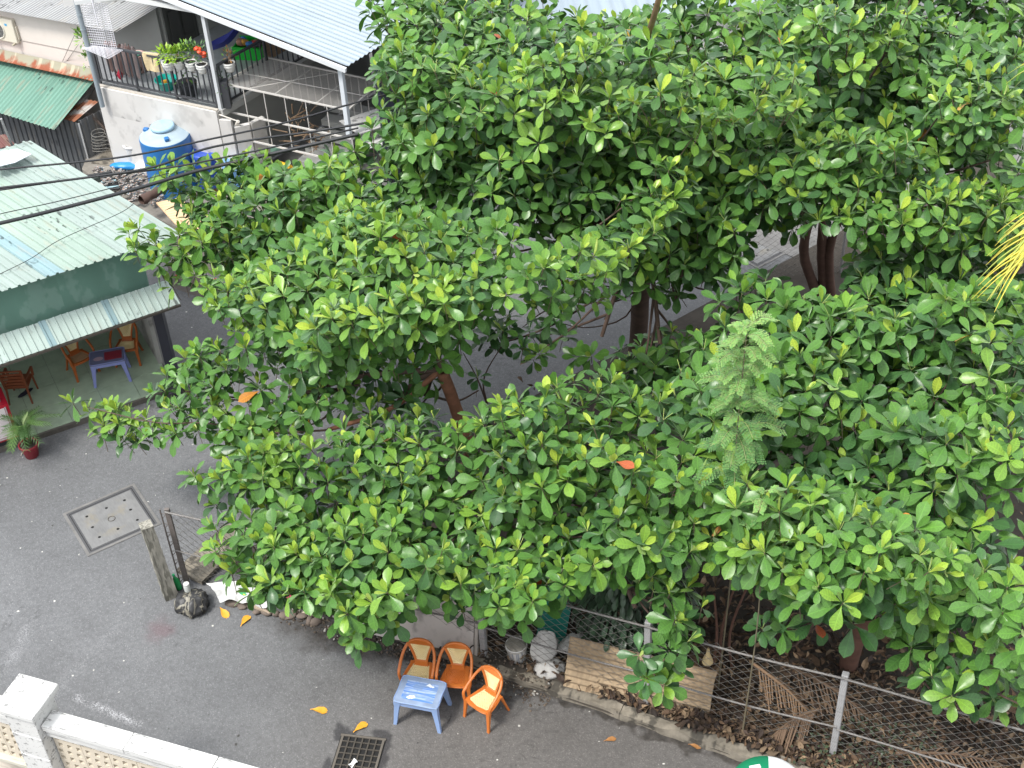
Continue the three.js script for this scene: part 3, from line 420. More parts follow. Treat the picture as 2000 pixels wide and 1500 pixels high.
{
  solo('rubbish_bag', moveTo(blob(0.235, 0.17, 0.22, 4, 0.4, 4.5, 5), at(378, 1188), 0.11), tmat(tex(256, 256, (u, v) => { const a = fbm(u * 9, v * 9, 3, 5), d = smooth(0.56, 0.64, fbm(u * 7 + 3, v * 16, 13, 5)); const k = 0.035 * (0.5 + a); return [lerp(k, 0.26, d * 0.8), lerp(k, 0.24, d * 0.8), lerp(k * 1.05, 0.19, d * 0.8)]; }), { roughness: 0.5 }), 'lumpy black plastic rubbish bag at the foot of the end post', 'rubbish bag');
  const jar = at(366, 1150, 0.3); const j = thing('glass_jar', 'small clear jar with white lid sitting on the black rubbish bag', 'jar', V(jar.x, 0.25, jar.z)); part('jar', lathe([[0, 0], [0.045, 0], [0.05, 0.03], [0.05, 0.12], [0.04, 0.14]], 16), mat(0.5, 0.52, 0.5, { roughness: 0.15 }), j); part('lid', cyl(0.045, 0.045, 0.02, 16, 0, 0.15, 0), M.paint, j);
  const bt = at(351, 1150); const b = thing('plastic_bottle', 'green plastic bottle wedged between concrete post and end post', 'bottle', V(bt.x, 0, bt.z)); b.rotation.z = 0.12; part('body', lathe([[0, 0], [0.045, 0.005], [0.05, 0.03], [0.05, 0.19], [0.018, 0.26], [0.018, 0.29], [0, 0.29]], 18), mat(0.03, 0.33, 0.10, { roughness: 0.2 }), b); part('cap', cyl(0.021, 0.021, 0.024, 14, 0, 0.3, 0), mat(0.05, 0.5, 0.2), b);
  // printed white sack, spread like a rag over the stones
  const sackMap = tex(256, 128, (u, v) => { let c = [0.55, 0.55, 0.54]; const cr = smooth(0.5, 0.75, fbm(u * 9, v * 6, 3, 4)); c = c.map((k) => k * (1 - 0.2 * cr)); const dd = Math.hypot((u - 0.52) * 2, v - 0.52); if (dd < 0.16 && fbm(u * 24, v * 12, 7, 3) > 0.42) c = v > 0.55 ? [0.03, 0.3, 0.16] : [0.05, 0.36, 0.12]; if (Math.abs(u - 0.54) < 0.018 && Math.abs(v - 0.42) < 0.03) c = [0.6, 0.5, 0.05]; const e = Math.abs(u - 0.70) * 2 + Math.abs(v - 0.34); if (e < 0.12 && e > 0.075) c = [0.03, 0.28, 0.14]; if (e <= 0.04) c = [0.04, 0.3, 0.15]; return c; });
  const A = at(405, 1138, 0.3), Bx = at(525, 1136, 0.42), C = at(525, 1188, 0.14), D = at(432, 1176, 0.12); const g = new THREE.PlaneGeometry(1, 1, 26, 16), p = g.attributes.position;
  for (let i = 0; i < p.count; i++) { const u = p.getX(i) + 0.5, v = 0.5 - p.getY(i), q = A.clone().lerp(Bx, u).lerp(D.clone().lerp(C, u), v); const f = 0.07 * (fbm(u * 3, v * 2.2, 3, 4) - 0.5) + 0.035 * Math.sin(u * 14 + v * 5) * v; p.setXYZ(i, q.x + 0.05 * (noise(u * 3, v * 5, 6) - 0.5), q.y + f + 0.03, q.z + 0.06 * (noise(u * 5, v * 3, 9) - 0.5)); } g.computeVertexNormals();
  solo('printed_sack', g, tmat(sackMap, { roughness: 0.7 }), 'white woven sack with green print spread over stones behind the fence', 'sack');
  solo('cardboard_box', (() => { const c = at(552, 1166, 0.12); return [box(0.42, 0.14, 0.012, 0, 0.07, 0.12), box(0.42, 0.14, 0.012, 0, 0.07, -0.12), box(0.012, 0.14, 0.23, 0.2, 0.07, 0), box(0.012, 0.14, 0.23, -0.2, 0.07, 0), box(0.4, 0.01, 0.23, 0, 0.006, 0)].map((q) => q.rotateY(-0.15).translate(c.x, c.y - 0.02, c.z)); })(), mat(0.19, 0.10, 0.07, { roughness: 0.85 }), 'open flattened brown cardboard box beside printed white sack', 'box');
  solo('cloth', moveTo(blob(0.17, 0.07, 0.12, 9, 0.5, 5, 4), at(578, 1160, 0.22)), mat(0.42, 0.02, 0.10, { roughness: 0.8 }), 'crumpled magenta cloth lying on the brown cardboard box', 'cloth');
  const stone = mat(0.15, 0.12, 0.10, { roughness: 0.95 }); const q = rngOf(21);
  const bs = [0, 1, 2].map((s) => blob(0.09, 0.06, 0.075, s + 1, 0.3, 2.4, 2));
  for (let i = 0; i < 11; i++) { const c = at(455 + i * 16.5, 1180 + i * 3.6 + 6 * q()); const o = solo('stone', bs[i % 3], stone, 'rough brown stone in the row edging the lot below the printed sack', 'stone', 'edging stones below the printed sack'); o.position.set(c.x + 0.06 * (q() - 0.5), 0.02 + 0.03 * q(), c.z + 0.1 * (q() - 0.5)); o.rotation.y = q() * 6; o.scale.set(0.5 + 0.9 * q(), 0.5 + 0.6 * q(), 0.5 + 0.7 * q()); }
  solo('timber_offcut', bar(at(487, 1178, 0.16), at(528, 1196, 0.05), 0.075, 0.035), tmat(woodMap, { color: col(1.3, 1.4, 1.5) }), 'weathered grey timber offcut leaning out below the printed sack', 'wood');
  solo('husk', taper([at(580, 1206, 0.03), at(595, 1197, 0.05), at(612, 1184, 0.09)], 0.012, 0.055, 10, 8), mat(0.42, 0.36, 0.28, { roughness: 0.9 }), 'pale curled dry husk at the foot of the front tree branches', 'husk');
  // fallen leaves
  const leafG = (c) => { const g = leafShape(0.26, 0.115, 0.25, 0.02, 0.5); return g; };
  for (const [x, y, r, m, l] of [[430, 1188, 0.6, 0, 'bright orange fallen leaf beside the black rubbish bag'], [470, 1225, 2.7, 0, 'golden fallen leaf on the asphalt below the stone edging'], [606, 1387, 1.4, 0, 'yellow fallen leaf on open asphalt left of the blue table'], [690, 1432, 2.3, 0, 'yellow fallen leaf lying at the edge of the drain grate'], [1179, 1449, 1.8, 1, 'brown fallen leaf on the asphalt below the brown corrugated sheet'], [1344, 1455, 1.2, 1, 'small crumpled brown fallen leaf against the kerb']]) {
    const o = solo('fallen_leaf', leafG(), mat(...(m ? [0.32, 0.15, 0.05] : [0.68, 0.33, 0.03]), { roughness: 0.6 }), l, 'leaf', 'fallen leaves on the asphalt'); const p2 = at(x, y); o.position.set(p2.x, 0.018, p2.z); o.rotation.y = r; if (m) o.scale.setScalar(0.7);
  }
  // behind the fence: a white board, planks, bucket, sacks, teal sheet, brown corrugated sheet
  const brd = [at(735, 1160, 0.85), at(925, 1172, 0.95), at(925, 1276, 0.12), at(790, 1250, 0.12)].map((p, i) => p);
  { const a = at(700, 1232, 0.12), b2 = at(925, 1279, 0.12), dd = b2.clone().sub(a), n = V(-kn.x, 0, -kn.z); const up = V(0, 0.95, 0).addScaledVector(n, 0.16); const t = thing('board', 'large dirty white board leaning behind fence above the orange chairs', 'board'); part('sheet', slab([a, b2, b2.clone().add(up), a.clone().add(up)], 0.018), tmat(plasterMap, { color: col(0.88, 0.82, 0.80) }), t); part('batten', bar(b2.clone().addScaledVector(kd, 0.04), b2.clone().addScaledVector(kd, 0.04).add(up), 0.05, 0.04), tmat(plasterMap, { color: col(0.75, 0.7, 0.66) }), t); }
  solo('plank', bar(at(936, 1276, 0.1).addScaledVector(kn, -0.15), at(936, 1276, 0.1).addScaledVector(kn, -0.3).setY(1.0), 0.09, 0.03), tmat(woodMap, { color: col(0.45, 0.45, 0.45) }), 'dark upright plank between the white board and the grey fence post', 'plank');
  { const c = at(1009, 1292, 0.1).addScaledVector(kn, -0.05), t = thing('bucket', 'white paint bucket filled with hardened cement behind the fence', 'bucket', V(c.x, 0.1, c.z)); t.rotation.z = 0.05;
    const bm = tex(128, 64, (u, v) => { const d = fbm(u * 8, v * 6, 3, 4); let c2 = [0.62, 0.60, 0.57]; if (v > 0.50 && v < 0.66) c2 = u > 0.1 && u < 0.8 ? [0.25, 0.05, 0.07] : [0.15, 0.2, 0.33]; else if (v > 0.2 && v < 0.45 && Math.sin(u * 90) > 0.4) c2 = [0.3, 0.32, 0.36]; return c2.map((k) => k * (0.6 + 0.6 * d)); });
    part('pail', lathe([[0, 0], [0.115, 0], [0.145, 0.30], [0.152, 0.30], [0.152, 0.315], [0.14, 0.315]]), tmat(bm), t); part('rim', new THREE.TorusGeometry(0.15, 0.009, 8, 28).rotateX(Math.PI / 2).translate(0, 0.285, 0), tmat(concreteMap, { color: col(1.4, 1.35, 1.25) }), t); part('cement', blob(0.138, 0.035, 0.138, 3, 0.25, 3, 3).translate(0, 0.315, 0), tmat(concreteMap, { color: col(0.95, 0.9, 0.8) }), t); part('handle', tube([V(-0.15, 0.27, 0), V(-0.1, 0.2, 0.13), V(0, 0.15, 0.165), V(0.1, 0.2, 0.13), V(0.15, 0.27, 0)], 0.004, 20, 5), M.wire, t); }
  const sackM = tmat(plasterMap, { color: col(0.78, 0.77, 0.76), roughness: 0.9 });
  solo('cement_sack', [moveTo(blob(0.16, 0.36, 0.11, 14, 0.45, 2.2, 4).rotateZ(-0.1), at(1062, 1268, 0.42)), moveTo(blob(0.2, 0.12, 0.14, 17, 0.45, 2.6, 4), at(1075, 1306, 0.18))], sackM, 'crumpled grey white cement sack standing beside the bucket', 'sack');
  solo('cloth', moveTo(blob(0.2, 0.07, 0.11, 29, 0.5, 3, 4).rotateZ(0.25).rotateY(0.3), at(1115, 1256, 0.4)), sackM, 'white rag hanging at the top corner of the brown corrugated sheet', 'cloth');
  { const a = at(1025, 1290, 0.12).addScaledVector(kn, -0.35), b2 = a.clone().addScaledVector(kd, 0.42), up = V(0.05, 0.95, 0).addScaledVector(kn, -0.35); solo('plastic_sheet', slab([a, b2, b2.clone().add(up), a.clone().add(up)], 0.012), mat(0.005, 0.16, 0.125, { roughness: 0.5 }), 'teal green plastic sheet leaning behind the bucket and sack', 'sheet'); }
  { const a = at(1097, 1345, 0.14).addScaledVector(kn, -0.06), b2 = at(1380, 1416, 0.14).addScaledVector(kn, -0.06), u = b2.clone().sub(a), v = V(0, 0.74, 0).addScaledVector(kn, -0.26); const t = thing('corrugated_sheet', 'brown corrugated roofing sheet leaning on the fence from inside', 'roofing sheet');
    const fib = tex(256, 256, (x, y) => { const a2 = fbm(x * 8, y * 30, 3, 5), b3 = fbm(x * 40, y * 40, 7, 3); const L = 0.30 * (0.6 + 0.55 * a2 + 0.2 * b3); return [L * 1.12, L * 0.83, L * 0.53]; }); part('sheet', corrugated(a, v, u, 0.098, 0.032, 'wave', 0, 1, 0.007, 0.02), tmat(fib, { roughness: 0.9 }), t); }
  solo('pipe_elbow', tube([at(1377, 1400, 0.2), at(1377, 1412, 0.14), at(1374, 1418, 0.12)], 0.03, 10, 10), mat(0.6, 0.55, 0.5), 'short pale pipe elbow at the corner of the brown corrugated sheet', 'pipe');
  { const c = at(1382, 1290, 1.15), t = thing('dry_husk', 'pale bell shaped dry flower husk hanging on the fence wire', 'husk', V(c.x, c.y, c.z)); part('bell', lathe([[0.012, 0.24], [0.02, 0.2], [0.03, 0.12], [0.06, 0.04], [0.075, -0.02], [0.065, -0.04], [0.02, -0.03]], 14), mat(0.5, 0.38, 0.2), t); part('mouth', new THREE.SphereGeometry(0.05, 12, 8).scale(1, 0.5, 1).translate(0, -0.02, 0), mat(0.6, 0.42, 0.36), t); }
  // leaf litter and rubble: nobody could count it
  const N = 17000, lit = new THREE.InstancedMesh(leafShape(0.2, 0.08, 0.6, 0.03, 0.5, 4), mat(1, 1, 1, { roughness: 0.85 }), N), m4 = new THREE.Matrix4(), qq = new THREE.Quaternion(), eu = new THREE.Euler(); const q2 = rngOf(99); let n = 0;
  while (n < N) { const s = 0.3 + q2() * 14, w = -0.05 - q2() * q2() * (q2() < 0.25 ? 11 : 3.6); const p = KERB_A.clone().addScaledVector(kd, s).addScaledVector(kn, w - 0.12); if (s < 4.5 && q2() < 0.8) continue; eu.set((q2() - 0.5) * 1.6, q2() * 6.3, (q2() - 0.5) * 1.6); qq.setFromEuler(eu); const k = 0.35 + 0.9 * q2() * q2(); m4.compose(V(p.x, 0.16 + 0.14 * q2(), p.z), qq, V(k, k, k)); lit.setMatrixAt(n, m4); const b = 0.3 + 0.75 * q2(); const tone = q2(); lit.setColorAt(n, tone > 0.72 ? col(0.24 * b, 0.165 * b, 0.10 * b) : tone > 0.3 ? col(0.115 * b, 0.068 * b, 0.038 * b) : col(0.055 * b, 0.035 * b, 0.026 * b)); n++; }
  lit.name = 'leaf_litter'; lit.userData = { kind: 'stuff', label: 'brown dead leaves carpeting the earth under the trees', category: 'leaf litter' }; shadows(lit); scene.add(lit);
  const N2 = 1500, rub = new THREE.InstancedMesh(blob(0.03, 0.02, 0.026, 3, 0.4, 2, 1), mat(1, 1, 1, { roughness: 0.95 }), N2); n = 0;
  while (n < N2) { const s = -0.3 + q2() * 4.2, w = (q2() * q2()) * 0.9 * (q2() < 0.6 ? 0.4 : -1); const p = KERB_A.clone().addScaledVector(kd, s).addScaledVector(kn, w + 0.02); eu.set(q2() * 6, q2() * 6, q2() * 6); qq.setFromEuler(eu); const k = 0.25 + 0.9 * q2() * q2(); const y = kerbDist(p.x, p.z) > 0.02 ? 0.006 : s > 0.7 && w > -0.25 ? 0.16 : 0.12; m4.compose(V(p.x, y, p.z), qq, V(k, k, k)); rub.setMatrixAt(n, m4); const b = 0.5 + 0.9 * q2(); rub.setColorAt(n, q2() > 0.9 ? col(0.4 * b, 0.38 * b, 0.35 * b) : col(0.1 * b, 0.078 * b, 0.06 * b)); n++; }
  rub.name = 'rubble'; rub.userData = { kind: 'stuff', label: 'small brown rubble and pebbles spilling over the kerb from the lot', category: 'rubble' }; shadows(rub); scene.add(rub);
  // dry palm fronds on the ground behind the fence, right
  const tan = [mat(0.21, 0.13, 0.075, { roughness: 0.8 }), mat(0.12, 0.075, 0.046, { roughness: 0.85 })];
  for (const [x, y, x2, y2, h, l, dn] of [[1470, 1295, 1605, 1425, 0.5, 'long pale dry palm frond slanting down behind the fence', 0], [1600, 1385, 1500, 1445, 0.3, 'short dry brown palm frond arched over the litter left of the grey fence post', 1], [1750, 1470, 1980, 1500, 0.25, 'dry palm frond lying flat in the litter at the right', 1], [1540, 1300, 1720, 1420, 0.35, 'dark dry palm frond half buried behind the grey fence post', 1]]) {
    const t = thing('dry_palm_frond', l, 'palm frond', V(0, 0, 0), 0, 'dry palm fronds on the lot'); const a = at(x, y, h + 0.35), b = at(x2, y2, 0.2), mid = a.clone().lerp(b, 0.5).add(V(0, 0.12, 0)); const c = new THREE.CatmullRomCurve3([a, mid, b]);
    part('stalk', taper([a, mid, b], 0.022, 0.01, 12, 6), tan[dn], t); const side = b.clone().sub(a).cross(V(0, 1, 0)).normalize(), dir = b.clone().sub(a).normalize(); const gs = [];
    for (let i = 2; i < 22; i++) for (const s of [1, -1]) { const p0 = c.getPoint(i / 23), L = 0.38 * (1 - 0.4 * i / 23) * (0.55 + 0.75 * q2()); const tip = p0.clone().addScaledVector(side, s * L * (0.55 + 0.3 * q2())).addScaledVector(dir, L * 0.7).add(V(0, -0.1 - 0.12 * q2(), 0)); gs.push(bar(p0, tip, 0.018, 0.003)); }
    part('leaflets', gs, tan[(dn + (q2() > 0.5)) % 2], t);
  }
}
// ---------- the open shop with the pale green roof ----------
const roofTex = (r, g, b, o = {}) => tex(1024, 512, (u, v) => {
  // u across the sheet (4 m), v along the ridges (4 m)
  const a = fbm(u * 40, v * 5, o.s || 3, 4, 40), d = fbm(u * 5, v * 5, 17, 5, 5), st = smooth(0.62, 0.75, fbm(u * 60, v * 9, 27, 4, 60)), f = 0.82 + 0.22 * a + 0.14 * d; let c = [r * f, g * f, b * f];
  const k = st * (o.stain ?? 0.5); c = [lerp(c[0], 0.32, k * 0.5), lerp(c[1], 0.27, k * 0.5), lerp(c[2], 0.20, k * 0.5)];
  const dk = smooth(0.80, 0.84, noise(u * 130, v * 60, 33, 0)) * smooth(0.55, 0.75, noise(u * 9, v * 9, 35)) * (o.dots ?? 0.8); c = c.map((q) => q * (1 - 0.8 * dk));
  const ru = smooth(o.rust ?? 2, (o.rust ?? 2) + 0.12, fbm(u * 7, v * 11, 47, 5) + 0.18 * (1 - v) * 0); c = [lerp(c[0], 0.23, ru), lerp(c[1], 0.085, ru), lerp(c[2], 0.04, ru)];
  return c;
}, [0.25, 0.25]);
const rf = { mint: tmat(roofTex(0.26, 0.335, 0.29), { roughness: 0.5 }), mintBlue: tmat(roofTex(0.21, 0.31, 0.33, { s: 5 }), { roughness: 0.5 }), pale: tmat(roofTex(0.265, 0.325, 0.30, { s: 8, stain: 0.35 }), { roughness: 0.5 }), white: tmat(roofTex(0.235, 0.285, 0.33, { s: 9, stain: 0.1, dots: 0.15 }), { roughness: 0.42 }), grey: tmat(roofTex(0.30, 0.305, 0.31, { s: 12, stain: 0.5 }), { roughness: 0.55 }), green: tmat(roofTex(0.125, 0.25, 0.195, { s: 15, stain: 0.7 }), { roughness: 0.55 }), rusty: tmat(roofTex(0.36, 0.34, 0.32, { s: 19, rust: 0.46 }), { roughness: 0.75 }), darkwall: tmat(roofTex(0.075, 0.08, 0.085, { s: 22, stain: 0.3 }), { roughness: 0.6 }), maroon: tmat(roofTex(0.22, 0.10, 0.09, { s: 25 }), { roughness: 0.6 }) };
const flat = (p, y) => V(p.x, y, p.z);
{
  const E1 = at(360, 460, 3.1), E0 = at(0, 571, 3.1), ed = E0.clone().sub(E1).setY(0).normalize(), EC = at(60, 275, 3.45);
  const F1 = at(310, 765, 0.12), F0 = at(92, 840, 0.12), fd = F0.clone().sub(F1).setY(0).normalize();       // front edge of the floor, right to left
  const back = V(fd.z, 0, -fd.x); if (back.z > 0) back.negate();
  const t = thing('shop', 'open fronted shop with pale green corrugated roof, green wall band and striped awning', 'shop');
  const u = ed.clone().multiplyScalar(6.6), v = EC.clone().sub(E1); const q = rngOf(8); const n = 6;
  for (let i = 0; i < n; i++) part('roof_sheet', corrugated(E1.clone().add(V(0, 0.004 * (i % 2) + 0.002 * i, 0)), u, v, 0.15, 0.03, 'rib', i / n, (i + 1) / n, 0.004, 0.015), i === 1 || i === 5 ? rf.mint : rf.pale, t);
  // pale blue skylight strips laid over the seams
  for (const s of [0.285, 0.60]) part('skylight_strip', corrugated(E1.clone().add(V(0, 0.014, 0)), u, v, 0.15, 0.03, 'rib', s, s + 0.05, 0.003), rf.mintBlue, t);
  const FR = F1.clone().addScaledVector(fd, -0.32), FL = FR.clone().addScaledVector(fd, 6.4);
  const wallMap = tex(512, 256, (x, y) => { const a = fbm(x * 8, y * 4, 3, 5), pch = smooth(0.55, 0.66, fbm(x * 12, y * 7, 13, 4)); return [0.125 * (0.85 + 0.3 * a) + 0.05 * pch, 0.245 * (0.85 + 0.3 * a) + 0.05 * pch, 0.195 * (0.85 + 0.3 * a) + 0.05 * pch]; }, [0.4, 0.4]);
  const gm = tmat(wallMap, { roughness: 0.8 });
  const wallQuad = (a, b, y0, y1, th, m, name, par = t, lab) => part(name, slab([flat(a, y0), flat(b, y0), flat(b, y1), flat(a, y1)], th), m, par, lab);
  wallQuad(FL.clone().addScaledVector(back, 0.3), FR.clone().addScaledVector(back, 0.3), 2.0, 3.06, 0.1, gm, 'upper_wall');
  const bl = FL.clone().addScaledVector(back, 2.4), br = FR.clone().addScaledVector(back, 2.4);
  part('floor', slab([flat(FR, -0.1), flat(FL, -0.1), flat(bl, -0.1), flat(br, -0.1)], 0.0001).scale(1, 1, 1), M.concrete, t).visible = true;
  const tile = tex(128, 128, (x, y) => { const a = fbm(x * 6, y * 6, 3, 4); return [0.37 * (0.85 + 0.3 * a), 0.46 * (0.85 + 0.3 * a), 0.34 * (0.85 + 0.3 * a)]; });
  const tm = tmat(tile, { roughness: 0.35 }), gr = new THREE.Group(); const fw = 0.6;
  const fl = part('floor_bed', [(() => { const s = slab([flat(FL, 0), flat(FR, 0), flat(br, 0), flat(bl, 0)], 0.1); return s; })()], tmat(concreteMap, { color: col(0.55, 0.52, 0.48) }), t);
  for (let i = 0; i < 10; i++) for (let j = 0; j < 4; j++) { const o = part('floor_tile', box(fw - 0.006, 0.018, fw - 0.006), tm, fl); const p = FR.clone().addScaledVector(fd, 0.33 + fw * i).addScaledVector(back, 0.31 + fw * j); o.position.set(p.x, 0.112, p.z); o.rotation.y = Math.atan2(-fd.z, fd.x); }
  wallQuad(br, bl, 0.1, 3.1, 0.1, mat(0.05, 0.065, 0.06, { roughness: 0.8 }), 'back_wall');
  // right side: low pale wall, then dark roller slats
  wallQuad(br, FR.clone().addScaledVector(back, 0.75), 0.1, 3.0, 0.08, tmat(plasterMap, { color: col(0.62, 0.62, 0.6) }), 'side_wall');
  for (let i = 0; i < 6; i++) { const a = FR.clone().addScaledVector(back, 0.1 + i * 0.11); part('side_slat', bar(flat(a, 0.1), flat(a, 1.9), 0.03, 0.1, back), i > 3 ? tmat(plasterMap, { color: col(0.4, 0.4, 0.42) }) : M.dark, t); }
  part('corner_post', bar(flat(FR, 0), flat(FR, 1.88), 0.16, 0.16), mat(0.018, 0.02, 0.03, { roughness: 0.3 }), t);
  const awnM = tmat(roofTex(0.37, 0.45, 0.415, { s: 41, stain: 0.3 }), { roughness: 0.5 });
  // awning, one sheet per metre
  const A1 = at(352, 593, 1.92), A0 = at(0, 712, 1.92), ad = A0.clone().sub(A1).setY(0).normalize(), AB = at(328, 546, 2.24); const av = AB.clone().sub(A1), au = ad.clone().multiplyScalar(6.2);
  for (let i = 0; i < 6; i++) part('awning_sheet', corrugated(A1.clone().add(V(0, 0.003 * (i % 2), 0)), au, av, 0.115, 0.022, 'rib', i / 6, (i + 1) / 6, 0.004, 0.02), awnM, t);
  for (const s of [0.16, 0.33, 0.52]) part('awning_strip', corrugated(A1.clone().add(V(0, 0.012, 0)), au, av, 0.115, 0.022, 'rib', s, s + 0.022, 0.003), rf.mintBlue, t);
  part('awning_frame', [bar(A1.clone().add(V(0, -0.03, 0)), A1.clone().add(au).add(V(0, -0.03, 0)), 0.04), bar(A1.clone().add(V(0, -0.04, 0)).addScaledVector(ad, 0.03), AB.clone().add(V(0, -0.04, 0)).addScaledVector(ad, 0.03), 0.035)], M.iron, t);
  part('step', slab([flat(FL, 0.002), flat(FR, 0.002), flat(FR, 0.09), flat(FL, 0.09)], 0.02), tmat(concreteMap, { color: col(0.4, 0.37, 0.34) }), t);

  // furniture inside
  const br2 = mat(0.26, 0.075, 0.02, { roughness: 0.4 });
  const face = Math.atan2(-back.x, -back.z);
  chair('plastic_chair', 'orange brown plastic armchair on the right of the shop table, back to the side wall', seatAt(247, 672, 0, 0.12), face - 0.45, G2, M.cream, mat(0.40, 0.105, 0.02, { roughness: 0.4 }));
  chair('plastic_chair', 'orange brown plastic armchair with cream lattice on the left of the shop table', seatAt(153, 696, 0, 0.12), face + 0.25, G2, mat(0.36, 0.22, 0.12), mat(0.40, 0.105, 0.02, { roughness: 0.4 }));
  const lav = mat(0.22, 0.25, 0.52, { roughness: 0.4 }), topM = tmat(tex(128, 128, (x, y) => (x > 0.42 && x < 0.92 && y > 0.2 && y < 0.8 ? [0.16 + 0.1 * fbm(x * 9, y * 9, 3, 3), 0.025, 0.04] : Math.hypot(x - 0.25, y - 0.4) < 0.14 ? [0.35, 0.25, 0.3] : [0.12, 0.13, 0.22])), { roughness: 0.3 });
  table('plastic_table', 'lavender blue plastic table with dark red print inside the open shop', [at(172, 688, 0.59), at(240, 676, 0.59), at(249, 701, 0.59), at(174, 717, 0.59)], 0.47, 0.12, topM, lav);
  { // slat backed chair on the left, seen from behind
    const p = at(35, 742, 0.5), t2 = thing('slat_chair', 'brown plastic chair with horizontal slat back at the left inside the shop', 'chair', V(p.x, 0.12, p.z), face + 2.7); t2.scale.setScalar(0.88); const bm = mat(0.21, 0.06, 0.025, { roughness: 0.45 });
    for (let i = 0; i < 5; i++) part('slat', rbox(0.4, 0.055, 0.025, 0.01, 0, 0.42 + i * 0.085, -0.2 - i * 0.015), bm, t2);
    part('frame', [bar(V(0.21, 0.36, -0.19), V(0.21, 0.86, -0.28), 0.04), bar(V(-0.21, 0.36, -0.19), V(-0.21, 0.86, -0.28), 0.04), rbox(0.46, 0.04, 0.03, 0.012, 0, 0.85, -0.275)], bm, t2); part('seat', rbox(0.46, 0.035, 0.44, 0.015, 0, 0.38, 0.02), bm, t2); part('armrest', [bar(V(0.23, 0.6, -0.24), V(0.25, 0.58, 0.2), 0.04), bar(V(0.25, 0.58, 0.2), V(0.24, 0.38, 0.2), 0.04)], bm, t2); part('armrest', [bar(V(-0.23, 0.6, -0.24), V(-0.25, 0.58, 0.2), 0.04), bar(V(-0.25, 0.58, 0.2), V(-0.24, 0.38, 0.2), 0.04)], bm, t2);
    for (const [x, z] of [[0.21, 0.2], [-0.21, 0.2], [0.2, -0.2], [-0.2, -0.2]]) part('leg', rod(V(x, 0.38, z), V(x * 1.12, 0, z * 1.15), 0.024, 8, 0.018), bm, t2);
    const sh = at(50, 768, 0.13), sp = thing('sandal', 'dark slipper lying on the shop floor in front of the slat backed chair', 'sandal', V(sh.x, 0.122, sh.z), 0.9); const g = new THREE.SphereGeometry(0.13, 16, 8).scale(1.25, 0.12, 0.42).translate(0, 0.02, 0); part('sole', g, mat(0.012, 0.014, 0.025), sp); part('strap', new THREE.TorusGeometry(0.045, 0.012, 6, 14, Math.PI).translate(0.03, 0.02, 0).rotateY(Math.PI / 2 * 0), mat(0.015, 0.017, 0.03), sp);
  }
  { // street cart with a red frame and white panel
    const c0 = at(43, 868), dl = fd, c1 = c0.clone().addScaledVector(dl, 1.5), t2 = thing('food_cart', 'red framed food cart with white front panel and glass case at the left edge', 'cart');
    const bk = back; const base = (a, b, y0, y1, th, m, nm) => part(nm, slab([flat(b, y0), flat(a, y0), flat(a, y1), flat(b, y1)], th), m, t2);
    const red = mat(0.42, 0.012, 0.03, { roughness: 0.35 });
    part('body', slab([flat(c1, 0.18), flat(c0, 0.18), flat(c0, 0.18).addScaledVector(bk, 0.5), flat(c1, 0.18).addScaledVector(bk, 0.5)], 0.72), red, t2);
    part('plinth', slab([flat(c1, 0.0), flat(c0, 0.0), flat(c0, 0).addScaledVector(bk, 0.48), flat(c1, 0).addScaledVector(bk, 0.48)], 0.18), mat(0.015, 0.018, 0.02), t2);
    const f = V(-bk.x, 0, -bk.z), o = (s, y, w = 0.02) => flat(c0.clone().addScaledVector(dl, s).addScaledVector(f, w), y);
    part('front_panel', slab([o(1.4, 0.26, 0), o(0.08, 0.26, 0), o(0.08, 0.84, 0), o(1.4, 0.84, 0)], 0.012), tmat(tex(128, 64, (x, y) => (y > 0.74 && y < 0.84 && x < 0.97 ? [0.12, 0.5, 0.58] : [0.75, 0.68, 0.68])), { roughness: 0.4 }), t2);
    part('trim', [bar(o(1.4, 0.24), o(0.06, 0.24), 0.02), bar(o(0.06, 0.24), o(0.06, 0.86), 0.02)], tmat(paintMap, { color: col(1, 0.85, 0.85) }), t2);
    part('glass_case', slab([o(1.4, 0.92, -0.12), o(0.1, 0.92, -0.12), o(0.1, 1.3, -0.12), o(1.4, 1.3, -0.12)], 0.006), new THREE.MeshPhysicalMaterial({ transmission: 1, roughness: 0.05, color: col(0.85, 0.95, 0.92), thickness: 0 }), t2);
    part('case_post', [bar(o(0.1, 0.9, -0.12), o(0.1, 1.32, -0.12), 0.025), bar(o(0.1, 0.9, -0.45), o(0.1, 1.32, -0.45), 0.025)], M.galv, t2);
    part('canopy', slab([o(1.45, 1.34, 0.02), o(0.0, 1.34, 0.02), o(0.0, 1.4, -0.55), o(1.45, 1.4, -0.55)], 0.02), mat(0.34, 0.6, 0.5, { roughness: 0.4 }), t2);
  }
  { // potted areca palm by the cart
    const c = at(63, 890), t2 = thing('potted_palm', 'small bushy palm in a red plastic pot on the asphalt by the food cart', 'potted plant', V(c.x, 0, c.z)); part('pot', lathe([[0, 0.01], [0.11, 0.01], [0.15, 0.24], [0.165, 0.24], [0.165, 0.27], [0.14, 0.27], [0.14, 0.23], [0, 0.23]]), mat(0.22, 0.015, 0.025, { roughness: 0.45 }), t2); part('soil', cyl(0.138, 0.138, 0.02, 20, 0, 0.24, 0), M.soil, t2);
    const q3 = rngOf(41), pm = [mat(0.045, 0.11, 0.025, { roughness: 0.6 }), mat(0.08, 0.16, 0.035, { roughness: 0.6 }), mat(0.13, 0.19, 0.06, { roughness: 0.6 })];
